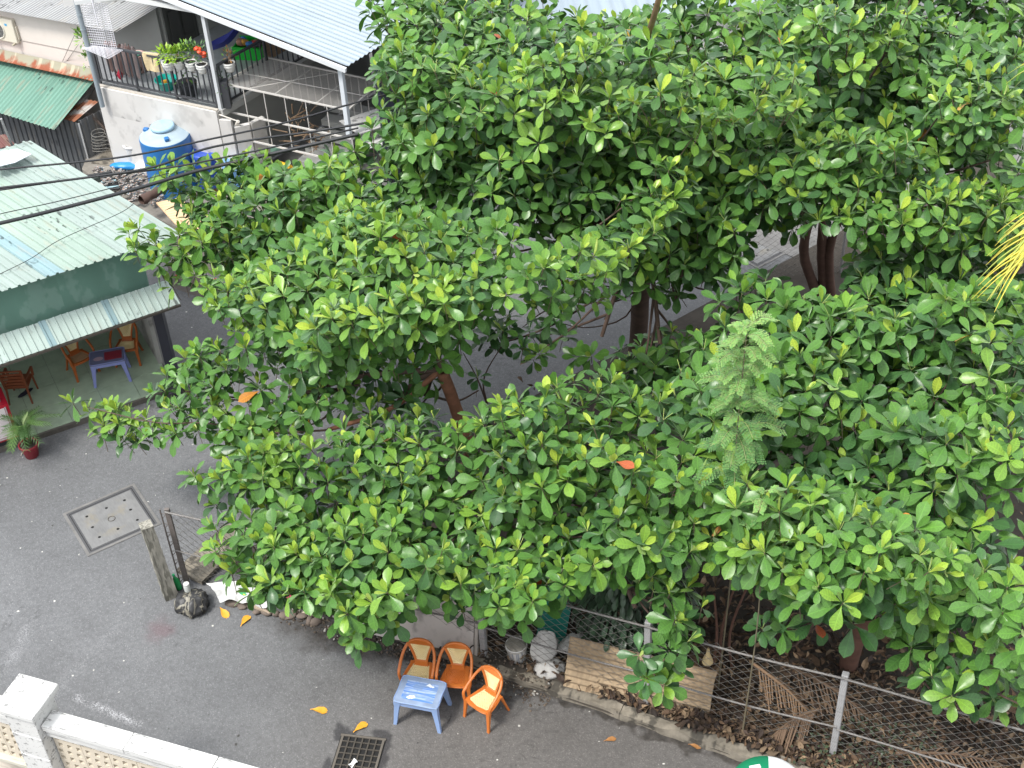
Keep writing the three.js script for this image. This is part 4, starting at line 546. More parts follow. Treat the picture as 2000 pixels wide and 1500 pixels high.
    for (let i = 0; i < 26; i++) { const a = q3() * 6.3, L = 0.5 + 0.4 * q3(), lean = 0.15 + 0.75 * q3(); const p0 = V(Math.cos(a) * 0.05, 0.24, Math.sin(a) * 0.05), p1 = V(Math.cos(a) * L * 0.3 * lean, 0.24 + L * 0.65, Math.sin(a) * L * 0.3 * lean), p2 = V(Math.cos(a) * L * lean, 0.24 + L * (0.95 - 0.55 * lean), Math.sin(a) * L * lean); const cv = new THREE.CatmullRomCurve3([p0, p1, p2]), gs = [tube([p0, p1, p2], 0.004, 8, 4)], side = V(-Math.sin(a), 0, Math.cos(a));
      for (let k = 4; k < 15; k++) for (const s of [1, -1]) { const o = cv.getPoint(k / 15), dir = cv.getTangent(k / 15); gs.push(blade(o, dir.clone().multiplyScalar(0.8).addScaledVector(side, s * 0.75).add(V(0, -0.05, 0)).normalize(), 0.17 * (1 - 0.35 * k / 15), 0.014)); } part('frond', gs, pm[i % 3 === 2 && q3() > 0.4 ? 2 : i % 2], t2); }
    solo('cord', tube([at(42, 865, 0.3), at(44, 872, 0.12), at(45, 880, 0.02), at(41, 890, 0.012)], 0.008, 14, 5), mat(0.6, 0.55, 0.5), 'short white cord dangling from the red food cart to the asphalt', 'cord');
  }
  { // jar shaped lamp or dried pods on the palm are left out; low dark planter at the shop's right corner
    const c = at(340, 775), t2 = thing('planter', 'dark round planter at the right end of the shop step under the branches', 'planter', V(c.x, 0, c.z)); part('pot', lathe([[0, 0], [0.15, 0], [0.19, 0.22], [0.16, 0.22], [0.15, 0.18], [0, 0.18]]), mat(0.02, 0.02, 0.025), t2);
  }
}
// a thin flat leaf blade
function blade(o, d, L, w) { const s = d.clone().cross(V(0, 1, 0)); if (s.lengthSq() < 1e-4) s.set(1, 0, 0); s.normalize(); const up = s.clone().cross(d); const P = [[0, -0.3], [0, 0.3], [0.45, -1], [0.45, 1], [1, 0]].map(([t, k]) => o.clone().addScaledVector(d, t * L).addScaledVector(s, k * w / 2).addScaledVector(up, -0.12 * L * t * t)); const g = new THREE.BufferGeometry(); g.setAttribute('position', new THREE.Float32BufferAttribute([0, 1, 2, 2, 1, 3, 2, 3, 4].flatMap((i) => [P[i].x, P[i].y, P[i].z]), 3)); g.setAttribute('uv', new THREE.Float32BufferAttribute(new Array(18).fill(0.5), 2)); g.computeVertexNormals(); return g; }
// a leaf that is widest beyond its middle, folded along the midrib and bent down; length along +z, base at the origin
function leafShape(L, Wd, curl = 0.3, fold = 0.02, droop = 0, rows = 7) {
  const pos = [], uv = [], idx = [];
  for (let i = 0; i <= rows; i++) {
    const t = i / rows, w = Wd * 0.5 * Math.pow(Math.max(0, Math.sin(Math.PI * Math.pow(t, 1.85))), 0.72) + (i === 0 ? 0.004 : 0), z = L * (t - 0.12 * curl * t * t), y = -curl * L * 0.35 * t * t;
    for (const k of [-1, 0, 1]) { const e = Math.abs(k); pos.push(k * w, y + e * fold * Math.sin(Math.PI * t) + e * 0.006 * Math.sin(t * 17 + k), z); uv.push(0.5 + 0.5 * k * (w / (Wd * 0.5)), t); }
  }
  for (let i = 0; i < rows; i++) for (let k = 0; k < 2; k++) { const a = i * 3 + k, b = a + 3; idx.push(a, b, a + 1, a + 1, b, b + 1); }
  const g = new THREE.BufferGeometry(); g.setAttribute('position', new THREE.Float32BufferAttribute(pos, 3)); g.setAttribute('uv', new THREE.Float32BufferAttribute(uv, 2)); g.setIndex(idx); g.computeVertexNormals(); return g;
}
// ---------- the white house with the terrace ----------
const YARD = 0.8, TF = 2.6;
{
  const L = at(192, 165, TF), K = at(428, 215, TF), hd = K.clone().sub(L).setY(0).normalize(), B3 = at(590, 118, TF), bd = B3.clone().sub(K).setY(0).normalize();
  const up = (p, y) => V(p.x, y, p.z), to = (p, a, b = 0) => p.clone().addScaledVector(hd, a).addScaledVector(bd, b);
  const h = thing('house', 'white walled house with railed terrace and pale blue white corrugated roof', 'house');
  const quad = (a, b, y0, y1, th, m, nm, par = h, lab) => part(nm, slab([up(a, y0), up(b, y0), up(b, y1), up(a, y1)], th), m, par, lab);
  const grime = tex(512, 256, (u, v) => { const a = fbm(u * 6, v * 4, 3, 5), b = fbm(u * 40, v * 20, 7, 4), st = smooth(0.55, 0.72, fbm(u * 16, v * 7, 13, 5)), mo = smooth(0.5, 0.7, b) * smooth(0.55, 0.7, fbm(u * 9, v * 5 + 3, 23, 4)); const k = 0.58 * (0.88 + 0.16 * a) * (1 - 0.14 * st) * (1 - 0.45 * mo * st); return [k, k * 0.975, k * 0.94]; }, [0.3, 0.5]);
  const wallM = tmat(grime, { roughness: 0.85 }), greyM = tmat(cleanMap, { color: col(0.50, 0.51, 0.50) }), dk = mat(0.055, 0.058, 0.066, { roughness: 0.45 });
  // front wall below the terrace, with a rounded corner at the right
  const fwPts = [L, K, to(K, 0.22, 0.06), to(K, 0.38, 0.28), to(K, 0.42, 0.6)]; for (let i = 0; i < fwPts.length - 1; i++) quad(fwPts[i], fwPts[i + 1], YARD - 0.8, i ? TF - 0.16 * Math.min(i, 2) : TF, 0.1, wallM, 'front_wall');
  part('corner_pilaster', bar(up(to(K, 0.0, -0.03), YARD - 0.5), up(to(K, 0, -0.03), TF), 0.1, 0.05, hd), tmat(plasterMap, { color: col(0.62, 0.6, 0.58) }), h);
  part('wall_ledge', [bar(up(to(L, 0, -0.03), TF + 0.01), up(to(K, 0, -0.03), TF + 0.01), 0.07, 0.03)], tmat(plasterMap, { color: col(0.75, 0.7, 0.64) }), h);
  part('terrace_floor', slab([up(L, TF - 0.12), up(K, TF - 0.12), up(to(K, 0, 6), TF - 0.12), up(to(L, 0, 6), TF - 0.12)].map((p, i) => to(p, 0, i < 2 ? 0.1 : 0)), 0.12), tmat(tex(256, 256, (u, v) => { const a = fbm(u * 8, v * 8, 3, 5); return [0.36 * (0.8 + 0.3 * a), 0.38 * (0.8 + 0.3 * a), 0.39 * (0.8 + 0.3 * a)]; }), { roughness: 0.35 }), h);
  const w0 = at(150, 88, TF), w1 = at(222, 92, TF), w2 = at(325, 98, TF), w3 = at(385, 66, TF), w4 = at(432, 40, TF), w5 = at(560, -40, TF);
  quad(w0, w1, TF, 5.4, 0.1, tmat(cleanMap, { color: col(0.8, 0.8, 0.8) }), 'rear_wall'); quad(w1, w2, TF, 5.4, 0.1, greyM, 'rear_wall'); quad(w2, w3, TF, 5.4, 0.08, greyM, 'rear_wall'); quad(w3, w4, TF, 5.4, 0.1, greyM, 'rear_wall'); quad(w4, w5, TF, 5.4, 0.1, tmat(plasterMap, { color: col(0.3, 0.3, 0.3) }), 'rear_wall');
  { const dn = V(w3.z - w2.z, 0, -(w3.x - w2.x)).normalize(); if (dn.z < 0) dn.negate(); const a = w2.clone().lerp(w3, 0.04).addScaledVector(dn, 0.06), b = w2.clone().lerp(w3, 0.97).addScaledVector(dn, 0.06); const door = part('door', slab([up(a, TF), up(b, TF), up(b, 5.1), up(a, 5.1)], 0.035), tmat(tex(256, 256, (u, v) => { const k = fbm(u * 30, v * 4, 3, 4); return [0.07 * (0.5 + k), 0.07 * (0.5 + k), 0.066 * (0.5 + k)]; }), { roughness: 0.5 }), h); for (const [s0, s1, y0, y1] of [[0.12, 0.46, 0.15, 0.8], [0.54, 0.88, 0.15, 0.8], [0.12, 0.46, 0.95, 1.7], [0.54, 0.88, 0.95, 1.7]]) { const c = (s, y) => up(a.clone().lerp(b, s).addScaledVector(dn, 0.045), TF + y); part('door_panel', slab([c(s0, y0), c(s1, y0), c(s1, y1), c(s0, y1)], 0.012), mat(0.06, 0.06, 0.058), door); } part('handle', new THREE.CapsuleGeometry(0.014, 0.1, 4, 8).rotateZ(1.57).translate(a.clone().lerp(b, 0.12).x, TF + 0.95, a.clone().lerp(b, 0.12).z + 0.08), M.galv, door); }
  // posts and beams of the terrace roof
  const KT = 4.62, steel = mat(0.50, 0.52, 0.54, { roughness: 0.45 });
  part('roof_post', bar(up(to(K, 0.02, 0.04), TF), up(to(K, 0.02, 0.04), KT), 0.075, 0.075, hd), steel, h);
  const K2 = at(664, 125, 4.02); part('roof_post', bar(up(K2, 2.6), up(K2, 4.0), 0.085, 0.085, hd), mat(0.58, 0.62, 0.66, { roughness: 0.45 }), h);
  part('eave_beam', [bar(up(to(K, 0, 0.04), KT - 0.03), up(to(K, -1.9, 0.04), KT - 0.03), 0.05, 0.08), bar(up(to(K, -1.9, 0.04), KT - 0.03), up(to(K, -2.6, -0.35), KT - 0.1), 0.05, 0.08), rod(up(to(K, -0.35, 0.12), KT - 0.1), up(to(K, -1.5, 0.12), KT - 0.1), 0.018)], mat(0.62, 0.63, 0.63, { roughness: 0.4 }), h);
  // roof: the ridges run down along the terrace front
  const RE = at(677, 130, 4.08), slope = up(K, KT + 0.06).sub(RE), v = slope.clone().multiplyScalar(2.0), u = bd.clone().multiplyScalar(6.5); const nS = 6;
  for (let i = 0; i < nS; i++) part('roof_sheet', corrugated(RE.clone().add(V(0, 0.003 * (i % 2), 0)), u, v, 0.125, 0.03, 'wave', i / nS, (i + 1) / nS, 0.004, 0.006), rf.white, h);
  part('roof_edge', bar(RE.clone().addScaledVector(bd, -0.03).add(V(0, -0.06, 0)), RE.clone().add(v).addScaledVector(bd, -0.03).add(V(0, -0.06, 0)), 0.05, 0.09), mat(0.60, 0.62, 0.64), h);
  part('roof_purlin', [bar(RE.clone().addScaledVector(v, 0.02).add(V(0, -0.08, 0)), RE.clone().addScaledVector(v, 0.02).add(u).add(V(0, -0.08, 0)), 0.05, 0.08)], M.iron, h);
  // the light well below the side railing
  const gA = to(K, 0.02, 0.1), gB = to(K, 0.02, 4.4); quad(gB, gA, 1.0, TF - 0.13, 0.08, greyM, 'well_wall'); part('well_curb', bar(up(to(K, 0.03, 0), TF - 0.05), up(to(K, 0.03, 4.2), TF - 0.05), 0.12, 0.14), tmat(plasterMap, { color: col(0.72, 0.73, 0.73) }), h);
  part('well_floor', slab([up(to(K, 0.1, -0.1), 0.95), up(to(K, 3.2, -0.1), 0.95), up(to(K, 3.2, 4.4), 0.95), up(to(K, 0.1, 4.4), 0.95)], 0.05), tmat(concreteMap, { color: col(0.75, 0.76, 0.78) }), h);
  quad(to(K, 3.6, 2.6), to(K, 0.1, 4.4), 0.95, 4.4, 0.1, mat(0.14, 0.145, 0.15, { roughness: 0.7 }), 'well_back_wall'); quad(to(K, 3.3, 0.4), to(K, 3.6, 2.6), 0.95, 4.0, 0.1, mat(0.012, 0.016, 0.035, { roughness: 0.5 }), 'opening_shade_sheet');  // near-black side sheet paints in the dark of the opening under the roof
  for (let i = 0; i < 6; i++) part('stair_step', box(0.9, 0.12, 0.28).rotateY(Math.atan2(-hd.z, hd.x)).translate(to(K, 1.4, 0.6 + i * 0.28).x, 1.1 + i * 0.17, to(K, 1.4, 0.6 + i * 0.28).z), greyM, h);
  // railings
  const rail = (label, a, d, len, hgt, step, skip) => { const r = thing('terrace_railing', label, 'railing'); const e = (s, y) => up(a.clone().addScaledVector(d, s), y); part('top_rail', bar(e(0, TF + hgt), e(len, TF + hgt), 0.05, 0.04), dk, r); part('bottom_rail', bar(e(0, TF + 0.1), e(len, TF + 0.1), 0.04, 0.035), dk, r); for (let s = step / 2; s < len; s += step) if (!skip || s < skip[0] || s > skip[1]) part('baluster', bar(e(s, TF + 0.115), e(s, TF + hgt - 0.02), 0.022, 0.022, d), dk, r); for (const s of [0, len / 3, 2 * len / 3, len]) part('newel', bar(e(s, TF), e(s, TF + hgt - 0.021), 0.04, 0.04, d), dk, r); return r; };
  rail('dark grey railing along the terrace front above the stained white wall', to(L, 0.02, 0.05), hd, L.distanceTo(K) - 0.1, 0.86, 0.128); rail('dark grey side railing of the terrace running back beside the wire cage', to(K, 0.05, 0.08), bd, 3.9, 0.9, 0.14);
  // wire cage over the light well
  { const c = thing('wire_cage', 'rusty white wire mesh cage covering the light well beside the terrace', 'cage'); const a = at(435, 163, 3.05), b = at(520, 112, 3.05), d = at(745, 160, 3.05), e = at(680, 215, 3.05); const wm = mat(0.6, 0.58, 0.55, { roughness: 0.6, metalness: 0.2 }); const bot = (p, y = 1.9) => up(p, y);
    part('top_frame', [bar(a, b, 0.03), bar(b, d, 0.03), bar(d, e, 0.03), bar(e, a, 0.03)], wm, c); part('front_frame', [bar(a, bot(a), 0.03), bar(e, bot(e), 0.03), bar(bot(a), bot(e), 0.03), bar(up(a, 2.45), up(e, 2.45), 0.03), bar(up(d, 3.05), bot(d), 0.03)], wm, c);
    for (let i = 1; i < 6; i++) part('front_bar', rod(a.clone().lerp(e, i / 6), bot(a.clone().lerp(e, i / 6)), 0.011, 6), wm, c);
    for (let i = 1; i < 15; i++) part('back_bar', rod(b.clone().lerp(d, i / 15), bot(b.clone().lerp(d, i / 15), 2.2), 0.011, 6), wm, c);
    part('cross_bar', [rod(a.clone().lerp(e, 0.42), b.clone().lerp(d, 0.42), 0.011), rod(a.clone().lerp(e, 0.75), b.clone().lerp(d, 0.75), 0.011), rod(a.clone().lerp(b, 0.4), e.clone().lerp(d, 0.5), 0.007), rod(a.clone().lerp(e, 0.2), b.clone().lerp(d, 0.62), 0.007)], wm, c);
    const gs = []; for (let i = 0; i <= 110; i++) gs.push(rod(a.clone().lerp(e, i / 110), b.clone().lerp(d, i / 110), 0.004, 3)); for (let i = 0; i <= 36; i++) gs.push(rod(a.clone().lerp(b, i / 36), e.clone().lerp(d, i / 36), 0.0022, 3)); part('top_mesh', gs, mat(0.5, 0.48, 0.46), c);
    solo('dead_branches', (() => { const g = []; const q = rngOf(61), p = at(590, 232, 2.2); for (let i = 0; i < 40; i++) { const o = V(p.x + (q() - 0.5) * 0.6, 1.5 + q() * 0.8, p.z + (q() - 0.5) * 0.7); g.push(rod(o, o.clone().add(V((q() - 0.5) * 0.6, (q() - 0.3) * 0.35, (q() - 0.5) * 0.5)), 0.006 + 0.01 * q(), 5)); } return g; })(), mat(0.24, 0.16, 0.10), 'heap of dead brown branches inside the wire cage', 'branches').userData.kind = 'stuff';
  }
  // white metal sheets by the foot of the right roof post
  { const t = thing('metal_sheets', 'bent white metal roofing sheets at the foot of the right roof post', 'roofing sheet'); part('sheet', slab([at(662, 236, 2.6), at(735, 212, 2.62), at(790, 232, 2.6), at(700, 262, 2.56)], 0.02), M.paint, t); part('sheet', slab([at(690, 262, 2.35), at(790, 236, 2.35), at(830, 262, 2.3), at(710, 292, 2.3)], 0.02), M.paint, t); }
  // ---- what stands and hangs on the terrace ----
  const onRail = (px, py, y = TF + 0.86) => at(px, py, y);
  const foliage = (g, n, r, cols, len, s, sq = 1) => { const q = rngOf(s), by = cols.map(() => []); for (let i = 0; i < n; i++) { const d = V(q() - 0.5, (q() - 0.25) * sq, q() - 0.5).normalize(), o = d.clone().multiplyScalar(r * Math.pow(q(), 0.5)); o.y *= sq; by[Math.floor(q() * cols.length)].push(blade(o, d.clone().add(V((q() - 0.5), q() * 0.5, (q() - 0.5))).normalize(), len * (0.6 + 0.7 * q()), len * 0.42)); } by.forEach((b, i) => b.length && part('foliage', b, cols[i], g)); };
  const lime = [mat(0.30, 0.46, 0.03, { roughness: 0.5 }), mat(0.20, 0.36, 0.03, { roughness: 0.5 })], deep = [mat(0.04, 0.11, 0.025, { roughness: 0.5 }), mat(0.09, 0.2, 0.04, { roughness: 0.5 })], flow = mat(0.75, 0.10, 0.04, { roughness: 0.5 });
  const potM = mat(0.72, 0.72, 0.69, { roughness: 0.5 });
  for (const [px, py, label, kind] of [[331, 137, 'white railing pot with yellow green foliage next to the beige towel', 0], [352, 134, 'white railing pot with drooping lime leaves, second from the towel', 0], [376, 137, 'white railing pot with dark green spreading leaves', 1], [397, 142, 'white railing pot with red orange flowers by the roof post', 2], [450, 139, 'white pot with a thin orange tinged plant on the side railing', 3]]) {
    const p = at(px, py, TF + 0.7), t = thing('potted_plant', label, 'potted plant', p, 0, 'white pots hung on the terrace railing'); part('pot', lathe([[0, 0], [0.075, 0], [0.085, 0.03], [0.105, 0.1], [0.115, 0.105], [0.115, 0.125], [0.108, 0.15], [0.118, 0.155], [0.12, 0.185], [0.1, 0.185], [0.09, 0.16], [0, 0.16]], 20), potM, t); part('earth', cyl(0.098, 0.098, 0.01, 16, 0, 0.163, 0), M.soil, t);
    const f = new THREE.Group(); f.name = 'plant'; f.position.set(0, 0.3, 0); t.add(f);
    if (kind === 0) { foliage(f, 90, 0.2, lime, 0.11, px, 0.8); } if (kind === 1) { f.position.y = 0.32; foliage(f, 110, 0.24, [...deep, lime[1]], 0.1, px, 1.1); } if (kind === 2) { f.position.y = 0.36; foliage(f, 60, 0.22, [...deep], 0.09, px, 1); const q = rngOf(9); for (let i = 0; i < 9; i++) part('flower', blob(0.045, 0.032, 0.045, i, 0.4, 4, 2).translate((q() - 0.4) * 0.26, (q() - 0.55) * 0.3 + 0.03, (q() - 0.2) * 0.22), flow, f); } if (kind === 3) { foliage(f, 34, 0.15, [mat(0.36, 0.2, 0.08), deep[1]], 0.08, px, 1.2); part('stem', rod(V(0, -0.15, 0), V(0.02, 0.1, 0), 0.006), M.wood, f); }
  }
  { const t = thing('trailing_plant', 'dark trailing plant with big pot standing on the terrace floor behind the railing', 'potted plant', at(368, 178, TF + 0.1).setY(TF)); part('pot', lathe([[0, 0], [0.15, 0], [0.2, 0.3], [0.18, 0.3], [0, 0.28]]), mat(0.03, 0.035, 0.04), t); const f = new THREE.Group(); f.name = 'plant'; f.position.y = 0.55; t.add(f); foliage(f, 120, 0.3, [...deep, mat(0.25, 0.16, 0.12)], 0.09, 71, 1.1); }
  { const t = thing('climbing_plant', 'bright green climbing plant hanging by the grey drainpipe', 'plant', at(160, 78, TF + 0.9)); foliage(t, 70, 0.16, [lime[1], deep[1]], 0.1, 72, 1.5); const f = new THREE.Group(); f.name = 'trail'; const a = at(169, 118, TF + 0.5).sub(t.position); f.position.copy(a); t.add(f); foliage(f, 40, 0.1, [lime[1], deep[1]], 0.07, 73, 2.2); }
  { const t = thing('towel', 'beige towel hung over the terrace railing', 'towel'); const a = onRail(279, 103, TF + 0.89), b = onRail(310, 107, TF + 0.89); const g = new THREE.PlaneGeometry(1, 1, 10, 8), p = g.attributes.position; for (let i = 0; i < p.count; i++) { const u = p.getX(i) + 0.5, w = 0.5 - p.getY(i), q = a.clone().lerp(b, u + 0.12 * w); p.setXYZ(i, q.x - bd.x * (0.03 + 0.015 * Math.sin(u * 9 + w * 3)), q.y - w * 0.36, q.z - bd.z * (0.03 + 0.015 * Math.sin(u * 9 + w * 3))); } g.computeVertexNormals(); part('cloth', g, tmat(tex(64, 64, (u, v) => { const k = 0.8 + 0.3 * fbm(u * 12, v * 12, 3, 3); return [0.62 * k, 0.50 * k, 0.30 * k]; }), { roughness: 0.95 }), t); part('fold', bar(a, b, 0.07, 0.02).translate(bd.x * 0.0, 0.0, bd.z * 0.0), mat(0.55, 0.45, 0.27), t); }
  { const p = at(310, 183, TF).setY(TF), t = thing('basin', 'teal plastic wash basin on the terrace floor', 'basin', p.addScaledVector(bd, 0.25)); part('bowl', lathe([[0, 0], [0.14, 0], [0.21, 0.2], [0.23, 0.2], [0.23, 0.215], [0.2, 0.215], [0.13, 0.015], [0, 0.015]]), mat(0.0, 0.36, 0.30, { roughness: 0.35 }), t); }
  { const p = at(272, 138, TF).setY(TF), t = thing('clay_stove', 'patterned clay stove with two openings on the terrace behind the railing', 'stove', p); part('body', lathe([[0, 0], [0.17, 0], [0.19, 0.05], [0.15, 0.22], [0.2, 0.36], [0.17, 0.37], [0.13, 0.33], [0, 0.3]], 16), tmat(tex(64, 64, (u, v) => { const k = fbm(u * 12, v * 12, 3, 3); return [0.35 + 0.2 * k, 0.25 + 0.1 * k, 0.22 + 0.1 * k]; })), t); part('opening', [box(0.08, 0.08, 0.02, 0.06, 0.12, 0.165), box(0.08, 0.08, 0.02, -0.08, 0.12, 0.16)], M.hole, t); part('bowl', cyl(0.12, 0.1, 0.03, 16, 0, 0.36, 0), mat(0.1, 0.35, 0.25), t); }
  solo('orange_tub', lathe([[0, 0], [0.06, 0], [0.07, 0.12], [0, 0.12]], 14).translate(at(322, 158, TF + 0.1).x, TF, at(322, 158, TF + 0.1).z), mat(0.75, 0.32, 0.02), 'small orange tub on the terrace beside the teal basin', 'tub');
  { const q = rngOf(15); const t = thing('clothes_rack', 'brown and pink clothes hanging behind the left end of the railing', 'clothes'); for (let i = 0; i < 9; i++) { const p = at(190 + i * 6.5, 118 + i * 1.5, TF + 0.5); part('garment', blob(0.07, 0.34, 0.04, i, 0.3, 2, 3).translate(p.x + bd.x * 0.3, TF + 0.45, p.z + bd.z * 0.3), [mat(0.30, 0.2, 0.18), mat(0.16, 0.1, 0.09), mat(0.36, 0.28, 0.27)][i % 3], t); } part('red_cloth', blob(0.05, 0.1, 0.05, 4, 0.4).translate(at(233, 142, TF + 0.3).x, TF + 0.25, at(233, 142, TF + 0.3).z), mat(0.45, 0.02, 0.05), t); }
  { const a = at(412, 100, TF + 0.55), b = at(480, 42, TF + 1.2), m = a.clone().lerp(b, 0.5).add(V(0, -0.14, 0)); const g = []; const c = new THREE.CatmullRomCurve3([a, m, b]); const s = b.clone().sub(a).cross(V(0, 1, 0)).normalize(); const pos = [], idx = []; const n = 16, k = 8; for (let i = 0; i <= n; i++) for (let j = 0; j <= k; j++) { const w = (j / k - 0.5), e = 0.16 * (0.5 + 0.9 * Math.sin(Math.PI * i / n)); const p = c.getPoint(i / n).addScaledVector(s, w * e * 2).add(V(0, 4 * w * w * 0.16, 0)); pos.push(p.x, p.y, p.z); } for (let i = 0; i < n; i++) for (let j = 0; j < k; j++) { const q = i * (k + 1) + j, r = q + k + 1; idx.push(q, r, q + 1, q + 1, r, r + 1); } const gg = new THREE.BufferGeometry(); gg.setAttribute('position', new THREE.Float32BufferAttribute(pos, 3)); gg.setIndex(idx); gg.computeVertexNormals(); solo('hammock', gg, mat(0.012, 0.022, 0.22, { roughness: 0.7 }), 'dark blue cloth hammock slung across the terrace under the roof', 'hammock'); }
  { const p = at(492, 98, TF + 0.1), t = thing('toy_crate', 'bright green crate full of toys by the side railing', 'crate', V(p.x, TF, p.z), Math.atan2(-hd.z, hd.x) + 0.25); const gm = mat(0.01, 0.5, 0.04, { roughness: 0.35 }); part('crate', [box(0.62, 0.26, 0.02, 0, 0.13, 0.25), box(0.62, 0.26, 0.02, 0, 0.13, -0.25), box(0.02, 0.26, 0.48, 0.3, 0.13, 0), box(0.02, 0.26, 0.48, -0.3, 0.13, 0), box(0.6, 0.02, 0.48, 0, 0.01, 0), box(0.66, 0.02, 0.03, 0, 0.27, 0.265), box(0.66, 0.02, 0.03, 0, 0.27, -0.265)], gm, t); const q = rngOf(33); const cs = [mat(0.6, 0.3, 0.05), mat(0.05, 0.2, 0.5), mat(0.4, 0.22, 0.15), mat(0.05, 0.05, 0.06), mat(0.6, 0.5, 0.4), mat(0.5, 0.05, 0.04)]; for (let i = 0; i < 16; i++) part('toy', blob(0.05 + 0.04 * q(), 0.05 + 0.03 * q(), 0.05, i, 0.5, 3, 2).translate((q() - 0.5) * 0.5, 0.22 + 0.12 * q(), (q() - 0.5) * 0.36), cs[i % 6], t); }
  { const a = at(508, 118, TF + 0.06).addScaledVector(hd, 0.02), b = a.clone().addScaledVector(bd, 0.62); solo('wooden_board', slab([up(a, TF + 0.05), up(b, TF + 0.05), up(b, TF + 0.94), up(a, TF + 0.94)], 0.02).translate(hd.x * 0.1, 0, hd.z * 0.1), tmat(woodMap, { color: col(1.3, 1.2, 1.1) }), 'tan wooden board fixed to the side railing of the terrace', 'board'); }
  { const a = up(to(K, -0.25, 0.15), TF), t = thing('corner_cabinet', 'grey corner box with trailing vine where the two railings meet', 'planter', at(424, 158, TF + 0.6).setY(TF).addScaledVector(bd, 0.12)); part('box', box(0.2, 0.55, 0.2, 0, 0.28, 0), dk, t); const f = new THREE.Group(); f.name = 'vine'; f.position.y = 0.55; t.add(f); foliage(f, 60, 0.26, [deep[0], mat(0.02, 0.05, 0.02)], 0.07, 79, 1.1); }
  { // white wire rack: an upright grid and a tray
    const t = thing('wire_rack', 'white wire grid rack with tray hung over the left end of the railing', 'rack'); const wm = mat(0.72, 0.71, 0.76, { roughness: 0.4 }); const y0 = TF + 0.95; const grid = (a, b, c, d, n, m, r) => { const g = []; for (let i = 0; i <= n; i++) g.push(rod(a.clone().lerp(b, i / n), d.clone().lerp(c, i / n), r, 4)); for (let i = 0; i <= m; i++) g.push(rod(a.clone().lerp(d, i / m), b.clone().lerp(c, i / m), r, 4)); return g; };
    const a = at(178, 90, y0), b = at(211, 93, y0); part('upright_grid', grid(a, b, up(b, y0 + 0.92), up(a, y0 + 0.92), 8, 18, 0.005), wm, t); const c1 = at(214, 92, y0), c2 = up(c1.clone().addScaledVector(bd, 0.02).addScaledVector(hd, 0.16), y0); part('side_grid', grid(c1, c2, up(c2, y0 + 0.9), up(c1, y0 + 0.9), 3, 20, 0.005), wm, t);
    part('tray', grid(at(160, 94, y0), at(181, 88, y0), at(240, 98, y0), at(212, 115, y0), 8, 20, 0.0042), wm, t); part('hanger', rod(at(192, 50, y0 + 0.5), up(at(192, 50, y0 + 0.5), y0 + 1.7), 0.012), wm, t); }
  { const a = at(172, 95, TF + 0.9); solo('drainpipe', [rod(up(a, 2.25), up(a, 5.3), 0.05, 12), cyl(0.058, 0.058, 0.03, 12, a.x, TF + 1.3, a.z), cyl(0.058, 0.058, 0.03, 12, a.x, TF + 1.6, a.z)], mat(0.26, 0.30, 0.33, { roughness: 0.4 }), 'grey drainpipe rising at the left corner of the white house', 'pipe'); }
  // pipes on the curved wall
  solo('water_pipe', [tube([up(to(L, 0.05, -0.06), TF - 0.04), up(to(L, 1.5, -0.07), TF - 0.05), up(to(K, 0.0, -0.06), TF - 0.06), at(465, 237, TF - 0.2)], 0.014, 30, 6), rod(at(465, 237, TF - 0.2), at(413, 328, YARD + 0.1), 0.032, 10), rod(at(465, 237, TF - 0.2), at(478, 300, 1.5), 0.014, 6)], mat(0.68, 0.64, 0.58, { roughness: 0.4 }), 'cream water pipe running along the white wall and down beside the blue drum', 'pipe');

  // ---- yard slab with the water tank and clutter ----
  const yp = [at(160, 330, YARD), at(172, 300, YARD), at(230, 270, YARD), at(470, 300, YARD), at(620, 330, YARD), at(600, 430, YARD), at(400, 470, YARD), at(250, 400, YARD)]; struct('yard', slab(yp.map((p) => up(p, 0)), -YARD).scale(1, 1, 1), tmat(concreteMap, { color: col(0.9, 0.85, 0.78) }));
  struct('yard_floor', groundPoly(yp, YARD + 0.004), tmat(concreteMap, { color: col(0.85, 0.8, 0.74) }));
  { const c = at(344, 366, YARD), Rr = 0.49, Ht = 1.2; const t = thing('water_tank', 'large blue plastic water tank with pale dusty top and round lid', 'water tank', V(c.x, YARD, c.z));
    const bl = tmat(tex(256, 128, (u, v) => { const a = fbm(u * 20, v * 3, 3, 4), b = fbm(u * 6, v * 6, 9, 4); const k = 0.8 + 0.3 * a; return [0.012 + 0.05 * b * b, 0.15 * k, 0.40 * k]; }), { roughness: 0.38 }), dusty = tmat(tex(256, 256, (u, v) => { const a = fbm(u * 9, v * 9, 3, 5); return [0.27 + 0.12 * a, 0.36 + 0.1 * a, 0.43 + 0.08 * a]; }), { roughness: 0.85 });
    part('body', lathe([[0, 0], [Rr, 0], [Rr + 0.01, 0.05], [Rr + 0.008, Ht - 0.02], [Rr - 0.01, Ht]], 48), bl, t); part('shoulder', lathe([[Rr - 0.005, Ht - 0.001], [Rr - 0.03, Ht + 0.02], [0.24, Ht + 0.13], [0.2, Ht + 0.14], [0, Ht + 0.14]], 48), dusty, t);
    const lid = part('lid', lathe([[0, Ht + 0.235], [0.2, Ht + 0.225], [0.235, Ht + 0.2], [0.235, Ht + 0.155], [0.2, Ht + 0.14]], 40), tmat(tex(128, 128, (u, v) => { const a = fbm(u * 9, v * 9, 7, 4); return [0.25 + 0.12 * a, 0.42 + 0.1 * a, 0.56 + 0.08 * a]; }), { roughness: 0.7 }), t);
